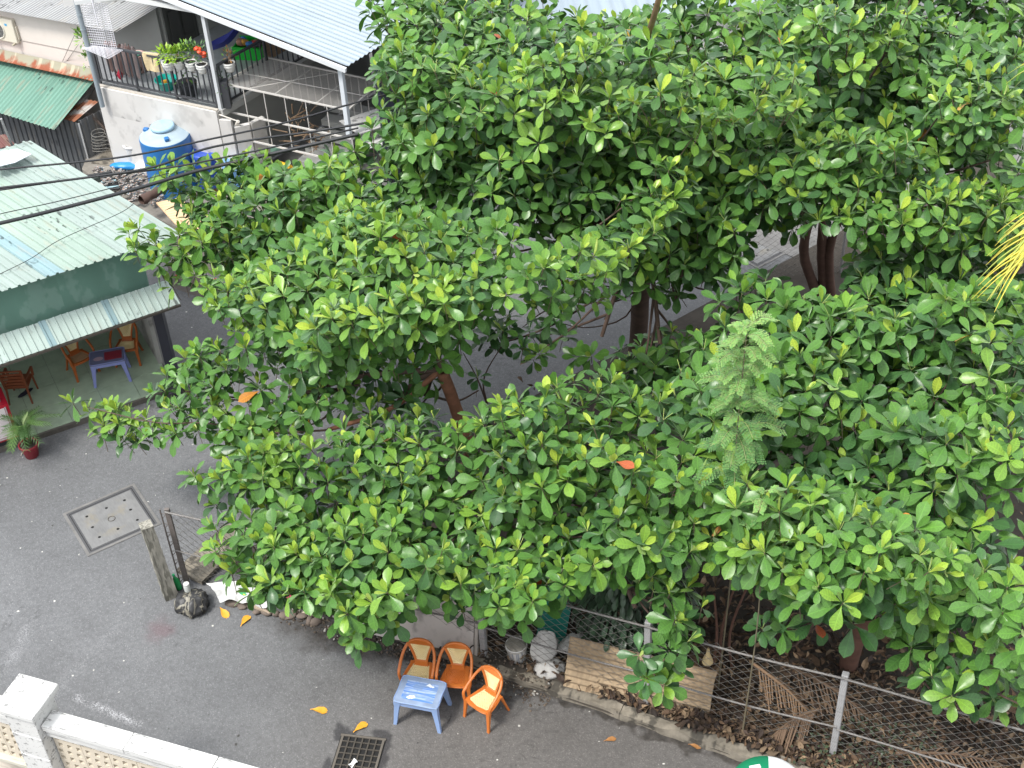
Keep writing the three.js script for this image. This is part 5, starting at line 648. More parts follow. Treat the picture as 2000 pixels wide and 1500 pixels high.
    for (const [a, rr0] of [[1.25, 0.36], [3.4, 0.37], [5.75, 0.37]]) part('lug', rbox(0.11, 0.07, 0.09, 0.02, 0, 0, 0).rotateY(-a).translate(Math.cos(a) * rr0, Ht + 0.085, Math.sin(a) * rr0), bl, t); }
  for (const [x0, x1, y, hh, y0, lm, label, cc] of [[386, 440, 366, 0.86, 1, 0, 'royal blue plastic drum with flat lid next to the water tank', [0.012, 0.05, 0.32]], [446, 502, 382, 0.80, 0.6, 1, 'lower blue drum with dusty dished lid at the edge of the branches', [0.10, 0.22, 0.42]]]) { const l = at(x0, y, YARD), r = at(x1, y, YARD), c = l.clone().add(r).multiplyScalar(0.5), Rr = l.distanceTo(r) / 2; const t = thing('drum', label, 'drum', V(c.x, YARD, c.z), 0, 'blue drums beside the water tank'); part('body', lathe([[0, 0], [Rr * 0.95, 0], [Rr, 0.05], [Rr, hh - 0.1], [Rr * 1.02, hh - 0.08], [Rr * 0.98, hh - 0.02]], 32), mat(cc[0], cc[1], cc[2], { roughness: 0.35 }), t); part('lid', lathe([[0, hh - 0.03], [Rr * 0.55, hh - 0.03], [Rr * 0.62, hh - 0.005], [Rr * 0.94, hh + 0.01], [Rr * 1.04, hh - 0.02], [Rr * 1.04, hh - 0.07]], 32), lm ? mat(0.16, 0.30, 0.50, { roughness: 0.6 }) : mat(0.03, 0.08, 0.40, { roughness: 0.4 }), t); }
  { const q = rngOf(55); const P = (x, y, z = 0) => at(x, y, YARD + z);
    solo('white_bin', lathe([[0, 0], [0.13, 0], [0.17, 0.5], [0.19, 0.5], [0.19, 0.54], [0.15, 0.54], [0.12, 0.05], [0, 0.04]], 20).translate(P(268, 325).x, YARD, P(268, 325).z), mat(0.66, 0.66, 0.65), 'tall white plastic bin between the bare twigs and the water tank', 'bin');
    solo('white_sack', moveTo(blob(0.22, 0.16, 0.17, 6, 0.3, 2, 4), P(284, 338), 0.1), mat(0.68, 0.67, 0.65), 'white sack slumped against the left foot of the water tank', 'sack');
    solo('blue_tarp_roll', moveTo(blob(0.3, 0.07, 0.1, 8, 0.3, 2, 4).rotateY(-0.1), P(245, 324, 0.1)), mat(0.02, 0.22, 0.55, { roughness: 0.4 }), 'rolled bright blue tarp on the junk heap left of the water tank', 'tarp');
    { const t = thing('pipe_bundle', 'bundle of dark pipes and pale offcuts on the junk heap', 'pipes'); for (let i = 0; i < 9; i++) part('pipe', rod(P(168 + i * 3, 344 + i * 3.5, 0.15), P(214 + i * 2 + q() * 10, 336 + i * 4, 0.18), 0.018 + 0.014 * q(), 8), i % 3 === 1 ? mat(0.28, 0.42, 0.46) : M.dark, t); }
    solo('junk', (() => { const g = []; for (let i = 0; i < 130; i++) { const p = P(180 + q() * 140, 325 + q() * 70, 0.05 + 0.2 * q()); g.push(box(0.04 + 0.22 * q(), 0.012 + 0.03 * q(), 0.02 + 0.07 * q()).rotateY(q() * 6).rotateX((q() - 0.5) * 0.8).translate(p.x, p.y, p.z)); } return g; })(), tmat(tex(256, 256, (u, v) => { const k = hash2(Math.floor(u * 6), Math.floor(v * 6), 3), d = 0.5 + 0.7 * fbm(u * 20, v * 20, 3, 3); return (k > 0.7 ? [0.45, 0.42, 0.38] : k > 0.5 ? [0.28, 0.17, 0.13] : k > 0.3 ? [0.1, 0.17, 0.22] : [0.07, 0.07, 0.07]).map((c) => c * d); })), 'heap of mixed broken boards and scraps on the yard beside the shop roof', 'junk').userData.kind = 'stuff';
    solo('rubble_slab', slab([P(178, 318, 0.02), P(215, 285, 0.02), P(290, 300, 0.02), P(262, 330, 0.02)], 0.1), M.kerb, 'broken concrete slab below the grey tin wall', 'slab');
    const tanM = tmat(woodMap, { color: col(1.9, 1.75, 1.5) });
    for (const [a, b, c, d, l] of [[[305, 398], [352, 388], [398, 430], [345, 442], 'tan board lying beside the right edge of the shop roof'], [[352, 432], [420, 420], [445, 440], [400, 456], 'second tan board lower down beside the shop roof under branches']]) solo('board', slab([P(...d, 0.3), P(...c, 0.3), P(...b, 0.42), P(...a, 0.42)], 0.03), tanM, l, 'board');
    solo('log', taper([P(276, 392, 0.5), P(300, 378, 0.5), P(330, 362, 0.5)], 0.1, 0.07, 10, 9, 0.4), mat(0.09, 0.055, 0.045, { roughness: 0.95 }), 'rough dark brown log lying beside the upper right corner of the shop roof', 'log');
    { const t = thing('bare_bush', 'leafless twiggy plant against the white wall left of the water tank', 'plant', P(256, 292)); const tm = mat(0.16, 0.12, 0.10); for (let i = 0; i < 9; i++) { const a = -0.9 - 0.9 * q(), L = 0.5 + 0.5 * q(); const p1 = V(Math.sin(a) * L * 0.45, L * 0.55, 0.1 * q()), p2 = V(Math.sin(a) * L * 0.8, L, 0.15 * q()); part('branch', [taper([V(0, 0, 0), p1, p2], 0.01, 0.004, 8, 5), ...[0.4, 0.6, 0.8].map((s) => rod(p1.clone().lerp(p2, s - 0.3), p1.clone().lerp(p2, s).add(V((q() - 0.5) * 0.2, 0.1, 0.05)), 0.004, 4))], tm, t); } }
    { const t = thing('wire_coil', 'rusty wire coil hanging on the grey tin wall', 'wire'); const c = at(187, 268, YARD + 0.45); for (let i = 0; i < 6; i++) part('loop', new THREE.TorusGeometry(0.2 - i * 0.012, 0.006, 5, 28).rotateX(1.2 + 0.1 * i).translate(c.x + 0.1, YARD + 0.2 + i * 0.08, c.z + 0.1), M.wire, t); }
    solo('shade_net', slab([at(448, 300, 1.3), at(500, 320, 1.25), at(560, 300, 1.3), at(470, 268, 1.5)], 0.01), mat(0.18, 0.34, 0.26, { roughness: 0.8 }), 'pale green plastic sheet below the cage behind the second drum', 'sheet');
    solo('yellow_sack', moveTo(blob(0.24, 0.16, 0.2, 12, 0.35, 2, 3), at(548, 335, 1.5)), mat(0.75, 0.42, 0.02), 'yellow sack glimpsed through the leaves right of the drums', 'sack');
  }

  // ---- left neighbour: beige wall, pale roof, air conditioner; and the green shed in front ----
  { const t = thing('neighbour_house', 'beige walled building with pale grey corrugated roof at the top left', 'house'); const y0 = 2.2, y1 = 3.25; const a = at(183, 136, y0), b0 = at(0, 96, y0), d = b0.clone().sub(a).setY(0).normalize(), b = a.clone().addScaledVector(d, 4.5); const bm = tmat(cleanMap, { color: col(1.0, 0.92, 0.87) });
    part('wall', slab([up(b, 0.5), up(a, 0.5), up(a, y1), up(b, y1)], -0.12), bm, t); { const ps = [0.36]; for (const f of ps) part('wall_joint', rod(up(a, y0 + f).addScaledVector(bd, -0.01), up(b, y0 + f - 0.06).addScaledVector(bd, -0.01), 0.006, 5), mat(0.3, 0.26, 0.24), t); }
    const e1 = at(158, 50, y1 + 0.05), e0 = at(0, 21, y1 + 0.05), ed = e0.clone().sub(e1).setY(0).normalize(), r1 = at(300, -36, y1 + 0.75); const v = r1.clone().sub(e1), u = ed.clone().multiplyScalar(4.6), s0 = e1.clone().addScaledVector(ed, -0.9); for (let i = 0; i < 5; i++) part('roof_sheet', corrugated(s0.clone().add(V(0, 0.003 * (i % 2), 0)), ed.clone().multiplyScalar(5.5), v, 0.078, 0.022, 'wave', i / 5, (i + 1) / 5, 0.004, 0.01), rf.grey, t);
    for (const p of [[0, 0], [1, 1]]) part('cable', rod(at(153, 52 + p[0] * 35, y1 - p[0] * 0.4), at(122 + p[1] * 8, 120, y0 + 0.05), 0.006, 5), M.wire, t);
    const gut = thing('gutter', 'wide rusty tin gutter between the beige wall and the green shed roof', 'gutter'); const g1 = at(186, 146, y0 - 0.03), g0 = at(0, 106, y0 - 0.03), gd = g0.clone().sub(g1).setY(0).normalize(); const sec = []; for (let i = 0; i <= 10; i++) { const q2 = i / 10; sec.push([q2 * 0.34, -0.12 * Math.sin(Math.PI * q2) + 0.06 * q2]); }
    const pos = [], uv = [], idx = [], n = 30; const nrm = V(gd.z, 0, -gd.x); if (nrm.z > 0) nrm.negate(); for (let i = 0; i <= n; i++) for (const [x, y] of sec) { const p = g1.clone().addScaledVector(gd, 4.5 * i / n).addScaledVector(nrm, x - 0.24); pos.push(p.x, p.y + y, p.z); uv.push(4.5 * i / n, x / 0.34); } for (let i = 0; i < n; i++) for (let j = 0; j < 10; j++) { const k = i * 11 + j; idx.push(k, k + 1, k + 11, k + 1, k + 12, k + 11); } const gg = new THREE.BufferGeometry(); gg.setAttribute('position', new THREE.Float32BufferAttribute(pos, 3)); gg.setAttribute('uv', new THREE.Float32BufferAttribute(uv, 2)); gg.setIndex(idx); gg.computeVertexNormals();
    part('trough', gg, tmat(tex(512, 128, (x, y) => { const a2 = fbm(x * 12, y * 3, 3, 5), r = smooth(0.42, 0.6, 0.5 * fbm(x * 26, y * 2.4, 13, 5) + 0.5 * (1.2 - y)); const dr = smooth(0.72, 0.78, noise(x * 60, y * 1.2, 5)); return [lerp(lerp(0.30, 0.26, a2), 0.25, r) + 0.12 * dr, lerp(0.27, 0.075, r) + 0.1 * dr, lerp(0.2, 0.035, r) + 0.08 * dr]; }, [0.3, 1]), { roughness: 0.8 }), gut);
    // air conditioner
    const c = at(22, 52, 2.75), ac = thing('air_conditioner', 'beige air conditioner outdoor unit on a bracket on the beige wall', 'air conditioner', c.clone().addScaledVector(nrm, -0.06).add(V(0, -0.28, 0)), Math.atan2(-gd.z, gd.x) + Math.PI); const cm = mat(0.62, 0.57, 0.48, { roughness: 0.5 }); part('casing', rbox(0.78, 0.54, 0.28, 0.025, -0.12, 0.28, 0), cm, ac); part('fan_ring', new THREE.TorusGeometry(0.2, 0.014, 8, 30).translate(-0.22, 0.27, 0.145), mat(0.66, 0.62, 0.54), ac); part('fan_grille', [...Array.from({ length: 7 }, (_, i) => new THREE.TorusGeometry(0.03 + i * 0.025, 0.003, 4, 26).translate(-0.22, 0.27, 0.145)), ...Array.from({ length: 8 }, (_, i) => rod(V(-0.22, 0.27, 0.146), V(-0.22 + 0.2 * Math.cos(i * 0.785), 0.27 + 0.2 * Math.sin(i * 0.785), 0.146), 0.003, 4))], mat(0.3, 0.29, 0.27), ac); part('fan', cyl(0.19, 0.19, 0.01, 26).rotateX(Math.PI / 2).translate(-0.22, 0.27, 0.1415), mat(0.08, 0.08, 0.08), ac); part('emblem', rbox(0.07, 0.05, 0.004, 0.002, 0.07, 0.42, 0.142), mat(0.05, 0.3, 0.55), ac); part('valve_cover', rbox(0.03, 0.3, 0.2, 0.012, 0.285, 0.24, 0), mat(0.55, 0.5, 0.42), ac); part('louvre', [0, 1, 2].map((i) => box(0.006, 0.012, 0.12, 0.273, 0.44 + i * 0.025, 0)), mat(0.2, 0.18, 0.16), ac); part('hose', tube([V(0.3, 0.18, -0.02), V(0.36, 0.14, -0.06), V(0.37, 0.3, -0.12), V(0.33, 0.42, -0.16)], 0.016, 14, 6), mat(0.6, 0.58, 0.5), ac); part('bracket', [box(0.04, 0.03, 0.42, 0.18, 0, 0), box(0.04, 0.03, 0.42, -0.4, 0, 0), box(0.04, 0.3, 0.03, 0.18, -0.12, -0.17)], mat(0.42, 0.38, 0.3), ac);
  }
  { const t = thing('shed', 'low tin shed with green corrugated roof, rusty sheet and dark corrugated walls', 'shed'); const y0 = 1.68, y1 = 2.08; const e1 = at(107, 254, y0), e0 = at(0, 221, y0), ed = e0.clone().sub(e1).setY(0).normalize(), r1 = at(186, 157, y1), v = r1.clone().sub(e1), u = ed.clone().multiplyScalar(3.6); for (let i = 0; i < 4; i++) part('roof_sheet', corrugated(e1.clone().add(V(0, 0.003 * (i % 2), 0)), u, v, 0.105, 0.028, 'wave', i / 4, (i + 1) / 4, 0.004, 0.01), rf.green, t);
    const q0 = at(110, 229, y0 - 0.04), q1 = at(147, 238, y0 - 0.04), q2 = at(193, 199, y0 + 0.14); part('rusty_sheet', corrugated(q1, q0.clone().sub(q1), q2.clone().sub(q1), 0.1, 0.026, 'wave', 0, 1, 0.004, 0.05), rf.rusty, t, 'rust patched bare roof sheet'); const q3 = at(186, 160, y0 + 0.12); part('bare_sheet', corrugated(at(150, 222, y0 - 0.02), at(128, 222, y0 - 0.02).sub(at(150, 222, y0 - 0.02)), q3.clone().sub(at(140, 222, y0 - 0.02)), 0.1, 0.026, 'wave', 0, 1, 0.004, 0.03), rf.grey, t);
    const c = at(172, 310, YARD), s = at(222, 285, YARD); const cw = c.clone().addScaledVector(ed, 4); part('front_wall', corrugated(up(c, YARD - 0.8), cw.clone().sub(c).setY(0), V(0, y0 + 0.75 - YARD, 0), 0.16, 0.025, 'rib', 0, 1, 0.004), rf.darkwall, t); part('side_wall', corrugated(up(s, YARD - 0.8), c.clone().sub(s).setY(0), V(0, y0 + 0.8 - YARD, 0), 0.16, 0.025, 'rib', 0, 1, 0.004), tmat(roofTex(0.16, 0.165, 0.17, { s: 31 }), { roughness: 0.6 }), t); part('corner_trim', bar(up(c, YARD - 0.5), up(c, y0 - 0.05), 0.03), mat(0.4, 0.4, 0.4), t); }
  // small maroon roof and white flashing behind the shop roof, left edge
  { const t = thing('lean_to_roof', 'maroon corrugated lean-to roof with white flashing behind the shop, left edge', 'roof'); part('roof_sheet', corrugated(at(32, 284, 3.3), at(-60, 300, 3.3).sub(at(32, 284, 3.3)), at(10, 262, 3.5).sub(at(32, 284, 3.3)), 0.08, 0.02, 'wave'), rf.maroon, t); part('flashing', slab([at(-20, 330, 3.62), at(30, 318, 3.58), at(62, 302, 3.54), at(34, 292, 3.54), at(-20, 300, 3.58)], 0.012), mat(0.62, 0.66, 0.72, { roughness: 0.5 }), t); part('pole', rod(at(24, 285, 3.4), at(2, 232, 4.1), 0.02, 6), M.galv, t); }
  // alley wall with a red hanging tag beside the shop
  { const t = thing('alley_wall', 'low brown brick edged wall along the alley right of the shop', 'wall'); part('wall', slab([at(345, 555, 0), at(440, 590, 0), at(440, 590, 0).setY(0.5), at(345, 555, 0).setY(0.5)], 0.12), tmat(plasterMap, { color: col(0.4, 0.36, 0.34) }), t); }
  solo('red_strip', bar(at(420, 545, 2.0), at(421, 565, 1.75), 0.06, 0.02), mat(0.7, 0.03, 0.02), 'red hanging strip glimpsed among leaves right of the shop awning', 'tag'); solo('red_strip', bar(at(345, 537, 2.3), at(354, 529, 2.4), 0.05, 0.02), mat(0.7, 0.04, 0.03), 'short red strip at the corner of the green shop wall', 'tag');
}
// ---------- pale building and paving beyond the trees ----------
{
  const t = thing('far_building', 'pale roofed long building glimpsed between leaves at the top', 'building'); const a = at(760, 60, 3), b = at(1560, -20, 3), d = b.clone().sub(a).setY(0).normalize(), bk = V(d.z, 0, -d.x); if (bk.z > 0) bk.negate();
  part('wall', slab([flat(a, 0), flat(b, 0), flat(b, 3), flat(a, 3)], 0.15), tmat(plasterMap, { color: col(1.1, 1.1, 1.1) }), t); const o = flat(a, 3).addScaledVector(bk, -0.5); for (let i = 0; i < 6; i++) part('roof_sheet', corrugated(o, b.clone().sub(a).setY(0), bk.clone().multiplyScalar(6).add(V(0, 1.2, 0)), 0.25, 0.03, 'wave', i / 6, (i + 1) / 6, 0.004), rf.white, t);
}
// ---------- overhead cables ----------
{
  const cm = mat(0.014, 0.015, 0.018, { roughness: 0.5 }); const cable = (pts, r, label) => solo('overhead_cable', tube(pts.map(([x, y, h]) => at(x, y, h)), r, 60, 6), cm, label, 'cable', 'black overhead cables');
  cable([[-80, 340, 5], [0, 331, 5], [250, 305, 4.9], [400, 274, 4.9], [555, 240, 4.9], [707, 197, 5], [1000, 120, 5.2]], 0.017, 'uppermost overhead cable, crossing the front of the water tank and the wire cage');
  cable([[-80, 376, 5], [0, 367, 5], [175, 346, 4.9], [300, 326, 4.9], [400, 291, 4.9], [500, 272, 4.9], [605, 258, 4.9], [760, 232, 5], [1000, 190, 5.2]], 0.02, 'second overhead cable from the top, twisted, crossing the middle of the water tank');
  cable([[-80, 384, 4.9], [0, 371, 4.9], [160, 348, 4.85], [320, 329, 4.85], [430, 309, 4.85], [520, 290, 4.9], [700, 250, 5]], 0.016, 'third overhead cable running just below the twisted one over the drums');
  cable([[-80, 452, 4.8], [0, 436, 4.8], [140, 402, 4.75], [275, 366, 4.75], [380, 335, 4.75], [480, 312, 4.8], [700, 262, 5]], 0.032, 'thickest overhead cable, lowest of the black bundle across the shop roof');
  cable([[-80, 440, 4.7], [0, 418, 4.7], [110, 394, 4.68], [215, 368, 4.7], [330, 338, 4.75]], 0.008, 'thin overhead wire just above the thickest cable across the shop roof');
  solo('roof_wire', tube([[0, 535, 3.18], [60, 505, 3.22], [110, 472, 3.26], [180, 440, 3.29], [215, 425, 3.31], [245, 410, 3.33], [262, 397, 3.34]].map(([x, y, h]) => at(x, y, h)), 0.006, 40, 5), cm, 'thin sagging wire lying across the pale green shop roof', 'wire');
}
// ---------- trees ----------
const leafMap = tex(128, 256, (u, v) => {
  const d = Math.abs(u - 0.5) * 2, mid = smooth(0.075, 0.02, d), ph = (v * 9 - d * 1.1) % 1, vein = smooth(0.10, 0.02, Math.abs(((ph + 1) % 1) - 0.5)) * 0.55 * smooth(0.02, 0.2, d), n = fbm(u * 6, v * 12, 3, 4), blot = smooth(0.72, 0.8, fbm(u * 5 + 9, v * 9, 13, 4)) * 0.25;
  const k = 0.60 + 0.24 * n; const m = clamp(mid * 0.9 + vein * 0.45); return [lerp(k, 1.0, m) * (1 + blot * 0.2), lerp(k, 1.0, m) * (1 - blot * 0.2), lerp(k, 0.95, m) * (1 - blot * 0.4)];
});
const leafBump = grey(64, 128, (u, v) => { const d = Math.abs(u - 0.5) * 2, ph = (v * 9 - d * 1.1) % 1; return 0.5 + 0.35 * Math.cos(ph * 2 * Math.PI) * smooth(0.03, 0.3, d) - 0.5 * smooth(0.1, 0.0, d); });
const PAL = [];
const addPal = (n, f) => { const a = []; for (let i = 0; i < n; i++) { a.push(PAL.length); PAL.push(f(i / (n - 1))); } return a; };
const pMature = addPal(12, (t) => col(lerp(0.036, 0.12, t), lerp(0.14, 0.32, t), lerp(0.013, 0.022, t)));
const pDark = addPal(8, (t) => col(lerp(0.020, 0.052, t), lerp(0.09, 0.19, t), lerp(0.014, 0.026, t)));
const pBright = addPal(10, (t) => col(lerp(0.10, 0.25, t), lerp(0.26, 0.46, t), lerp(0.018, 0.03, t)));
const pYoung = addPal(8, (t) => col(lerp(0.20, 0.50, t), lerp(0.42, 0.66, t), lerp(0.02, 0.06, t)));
const pOld = [PAL.push(col(0.62, 0.24, 0.012)) - 1, PAL.push(col(0.50, 0.10, 0.015)) - 1, PAL.push(col(0.66, 0.36, 0.02)) - 1];
const leafMatOf = (c) => new THREE.MeshPhysicalMaterial({ map: leafMap, color: c, roughness: 0.95, transmission: 0.22, thickness: 0, clearcoat: 0.62, clearcoatRoughness: 0.30, bumpMap: leafBump, bumpScale: 0.004, side: THREE.DoubleSide });
const leafMats = PAL.map((c) => leafMatOf(c)), leafMatAny = leafMatOf(white);
const leafGeos = [leafShape(1, 0.46, 0.25, 0.06), leafShape(1, 0.49, 0.9, 0.08), leafShape(1, 0.42, 0.5, 0.04), leafShape(1, 0.40, -0.25, 0.10)];
const barkTex = (r, g, b) => tex(128, 256, (u, v) => { const a = fbm(u * 10, v * 14, 3, 5, 0), c = fbm(u * 30, v * 6, 9, 3); const k = 0.55 + 0.6 * a + 0.25 * c; return [r * k, g * k, b * k]; });
const barkRed = tmat(barkTex(0.23, 0.105, 0.06), { roughness: 0.9 }), barkDark = tmat(barkTex(0.085, 0.055, 0.042), { roughness: 0.92 }), twigM = mat(0.10, 0.075, 0.05, { roughness: 0.9 }), spikeM = mat(0.42, 0.50, 0.16, { roughness: 0.7 });
const TREES = [];
function tree(name, label, o) { const t = { g: thing(name, label, 'tree', o.base), leaves: [], twigs: [], spikes: [], ...o }; const rel = (p) => p.clone().sub(o.base); t.rel = rel; for (const tr of o.trunks) part('trunk', taper(tr.pts.map(rel), tr.r0, tr.r1, 18, 12, 0.16), o.bark, t.g); TREES.push(t); return t; }
const inPoly = (x, z, P) => { let c = false; for (let i = 0, j = P.length - 1; i < P.length; j = i++) if ((P[i].z > z) !== (P[j].z > z) && x < (P[j].x - P[i].x) * (z - P[i].z) / (P[j].z - P[i].z) + P[i].x) c = !c; return c; };
const edgeD = (x, z, P) => { let d = 1e9; for (let i = 0, j = P.length - 1; i < P.length; j = i++) d = Math.min(d, segD(x, z, P[i], P[j])); return d; };
// one level of a crown: an outline at its heights, filled with whorls of leaves on twigs
function tier(t, outline, o = {}) {
  const P = outline.map(([x, y, h]) => at(x, y, h)), { young = 0.5, dark = 0.2, inset = 0.10, keep = 1, wave = 0.42, tilt = 0.6 } = o, gap = (o.gap ?? 0.40) * 0.54, len = (o.len ?? 0.29) * 0.93, layers = (o.layers ?? 2) + (o.layers === 0 ? 1 : 1), drop = (o.drop ?? 0.36) * 1.1; const q = rngOf(outline.length * 977 + Math.round(P[0].x * 1000) + Math.round(P[0].z * 77));
  let x0 = 1e9, x1 = -1e9, z0 = 1e9, z1 = -1e9; for (const p of P) { x0 = Math.min(x0, p.x); x1 = Math.max(x1, p.x); z0 = Math.min(z0, p.z); z1 = Math.max(z1, p.z); }
  const cen = P.reduce((a, p) => a.add(p.clone()), V(0, 0, 0)).multiplyScalar(1 / P.length), done = [];
  for (let L = 0; L < layers; L++) {
    const put = [], gp = gap * (L ? 1.12 : 1), tries = Math.ceil((x1 - x0) * (z1 - z0) / (gp * gp) * 9);
    for (let k = 0; k < tries; k++) {
      const x = lerp(x0, x1, q()), z = lerp(z0, z1, q()); if (!inPoly(x, z, P)) continue; const ed = edgeD(x, z, P); if (ed < inset + L * 0.12) continue; if (put.some((p) => (p[0] - x) ** 2 + (p[1] - z) ** 2 < gp * gp * 0.8)) continue; put.push([x, z]); if (q() > keep * (L ? 0.9 : 1)) continue;
      if (fbm(x * 0.9 + L * 7, z * 0.9, 91, 2) < (o.holes ?? 0.25) * 0.7) continue;
      let hs = 0, ws = 0; for (const p of P) { const w = 1 / (0.05 + (p.x - x) ** 2 + (p.z - z) ** 2); hs += w * p.y; ws += w; }
      const y = hs / ws + wave * 1.5 * (smooth(0.40, 0.58, fbm(x * 1.0, z * 1.0, 17, 2)) - 0.5) + (o.lift ?? (o.bright && o.limb === false ? 0.14 : 0)) - L * drop + (q() - 0.5) * 0.16 - (o.sag ?? 0.18) * smooth(0.5, 0, ed);
      const out = V(x - cen.x, 0, z - cen.z).normalize().multiplyScalar(tilt * smooth(0.8, 0, ed)), ax = V((q() - 0.5) * 0.7, 1, (q() - 0.5) * 0.7 + 0.10).add(out).normalize(); whorl(t, V(x, y, z), ax, q, len, Math.max(0.3, young) * (L ? 0.8 : 1), dark * 0.3 + 0.16, L, o.bright); done.push(V(x, y, z));
    }
  }
  // limbs: from the nearest trunk top to the level, then boughs to spots spread through it
  if (o.limb !== false && done.length) {
    const top = t.tops.slice().sort((a, b) => a.distanceTo(cen) - b.distanceTo(cen))[0], hub = cen.clone().setY(cen.y - 0.55).lerp(top, 0.25); const mid = top.clone().lerp(hub, 0.5).add(V(0, 0.15, 0));
    part('limb', taper([top, mid, hub].map(t.rel), 0.042, 0.03, 10, 7, 0.1), barkDark, t.g); const nb = Math.min(11, 3 + Math.floor(done.length / 25));
    for (let k = 0; k < nb; k++) { const e = done[Math.floor((k + 0.5) / nb * done.length)]; const end = e.clone().add(V(0, -0.22, 0)), s = top.clone().lerp(hub, 0.4 + 0.6 * q()), m = s.clone().lerp(end, 0.55).add(V(0, -0.12 - 0.1 * q(), 0)); part('branch', taper([s, m, end].map(t.rel), 0.022, 0.010, 9, 6, 0.1), barkDark, t.g); }
  }
}
function whorl(t, p, ax, q, len, young, dark, L = 0, bright = 0) {
  const bx = ax.clone().cross(V(0.3, 0.1, 1)).normalize(), by = ax.clone().cross(bx), n = 7 + Math.floor(q() * 4), tone = q(), a0 = q() * 6.28, sc = 0.82 + 0.36 * q(), limeInner = q() < 0.14 + bright * 0.6, base = q() < dark ? pDark : pMature;  // bright gives more whorls of a tier lime inner leaves
  const add = (az, el, l, pi, gi, off) => { const h = bx.clone().multiplyScalar(Math.cos(az)).addScaledVector(by, Math.sin(az)), d = h.clone().multiplyScalar(Math.cos(el)).addScaledVector(ax, Math.sin(el)).normalize(), side = d.clone().cross(ax).normalize(), nn = side.clone().cross(d).normalize(); const roll = (q() - 0.5) * 0.7; const s2 = side.clone().multiplyScalar(Math.cos(roll)).addScaledVector(nn, Math.sin(roll)), n2 = s2.clone().cross(d).normalize(); const m = new THREE.Matrix4().makeBasis(n2.clone().cross(d).multiplyScalar(l), n2.clone().multiplyScalar(l), d.clone().multiplyScalar(l)); m.setPosition(p.clone().addScaledVector(d, off).sub(t.base)); t.leaves.push({ m, pi, gi }); };
  for (let i = 0; i < n; i++) { const k = i / n; const pal = limeInner && k > 0.35 ? pBright : base; let pi = pal[Math.min(pal.length - 1, Math.floor(clamp(tone * 0.45 + q() * 0.3 + k * 0.3) * pal.length))]; const rare = q(); if (rare < 0.0014) pi = pOld[Math.floor(q() * 3)]; add(a0 + i * 2.4, lerp(-0.6, 1.12, k) + (q() - 0.5) * 0.4, len * sc * (0.85 + 0.3 * q()) * lerp(1.05, 0.82, k), pi, q() < 0.5 ? 0 : q() < 0.5 ? 1 : 2, 0.03); }
  const ny = q() < young ? 2 + Math.floor(q() * 2) : q() < 0.6 ? 1 : 0; for (let i = 0; i < ny; i++) add(a0 + 1 + i * 2.3, 0.85 + 0.5 * q(), len * sc * (0.5 + 0.4 * q()), q() < young + 0.15 ? pYoung[Math.floor(q() * 8)] : pMature[7 + Math.floor(q() * 5)], 3, 0.015);
  t.twigs.push(rod(p.clone().addScaledVector(ax, 0.015).sub(t.base), p.clone().addScaledVector(ax, -0.16).add(V((q() - 0.5) * 0.12, -0.12, (q() - 0.5) * 0.12)).sub(t.base), 0.006, 4, 0.005));
  if (L === 0 && q() < 0.3) for (let i = 0; i < 2; i++) { const d = ax.clone().add(V(q() - 0.5, 0.2, q() - 0.5).multiplyScalar(1.3)).normalize(); t.spikes.push(rod(p.clone().sub(t.base), p.clone().addScaledVector(d, 0.10 + 0.09 * q()).sub(t.base), 0.0035, 4)); }
}
const line = (...a) => a.map(([x, y, h]) => at(x, y, h));
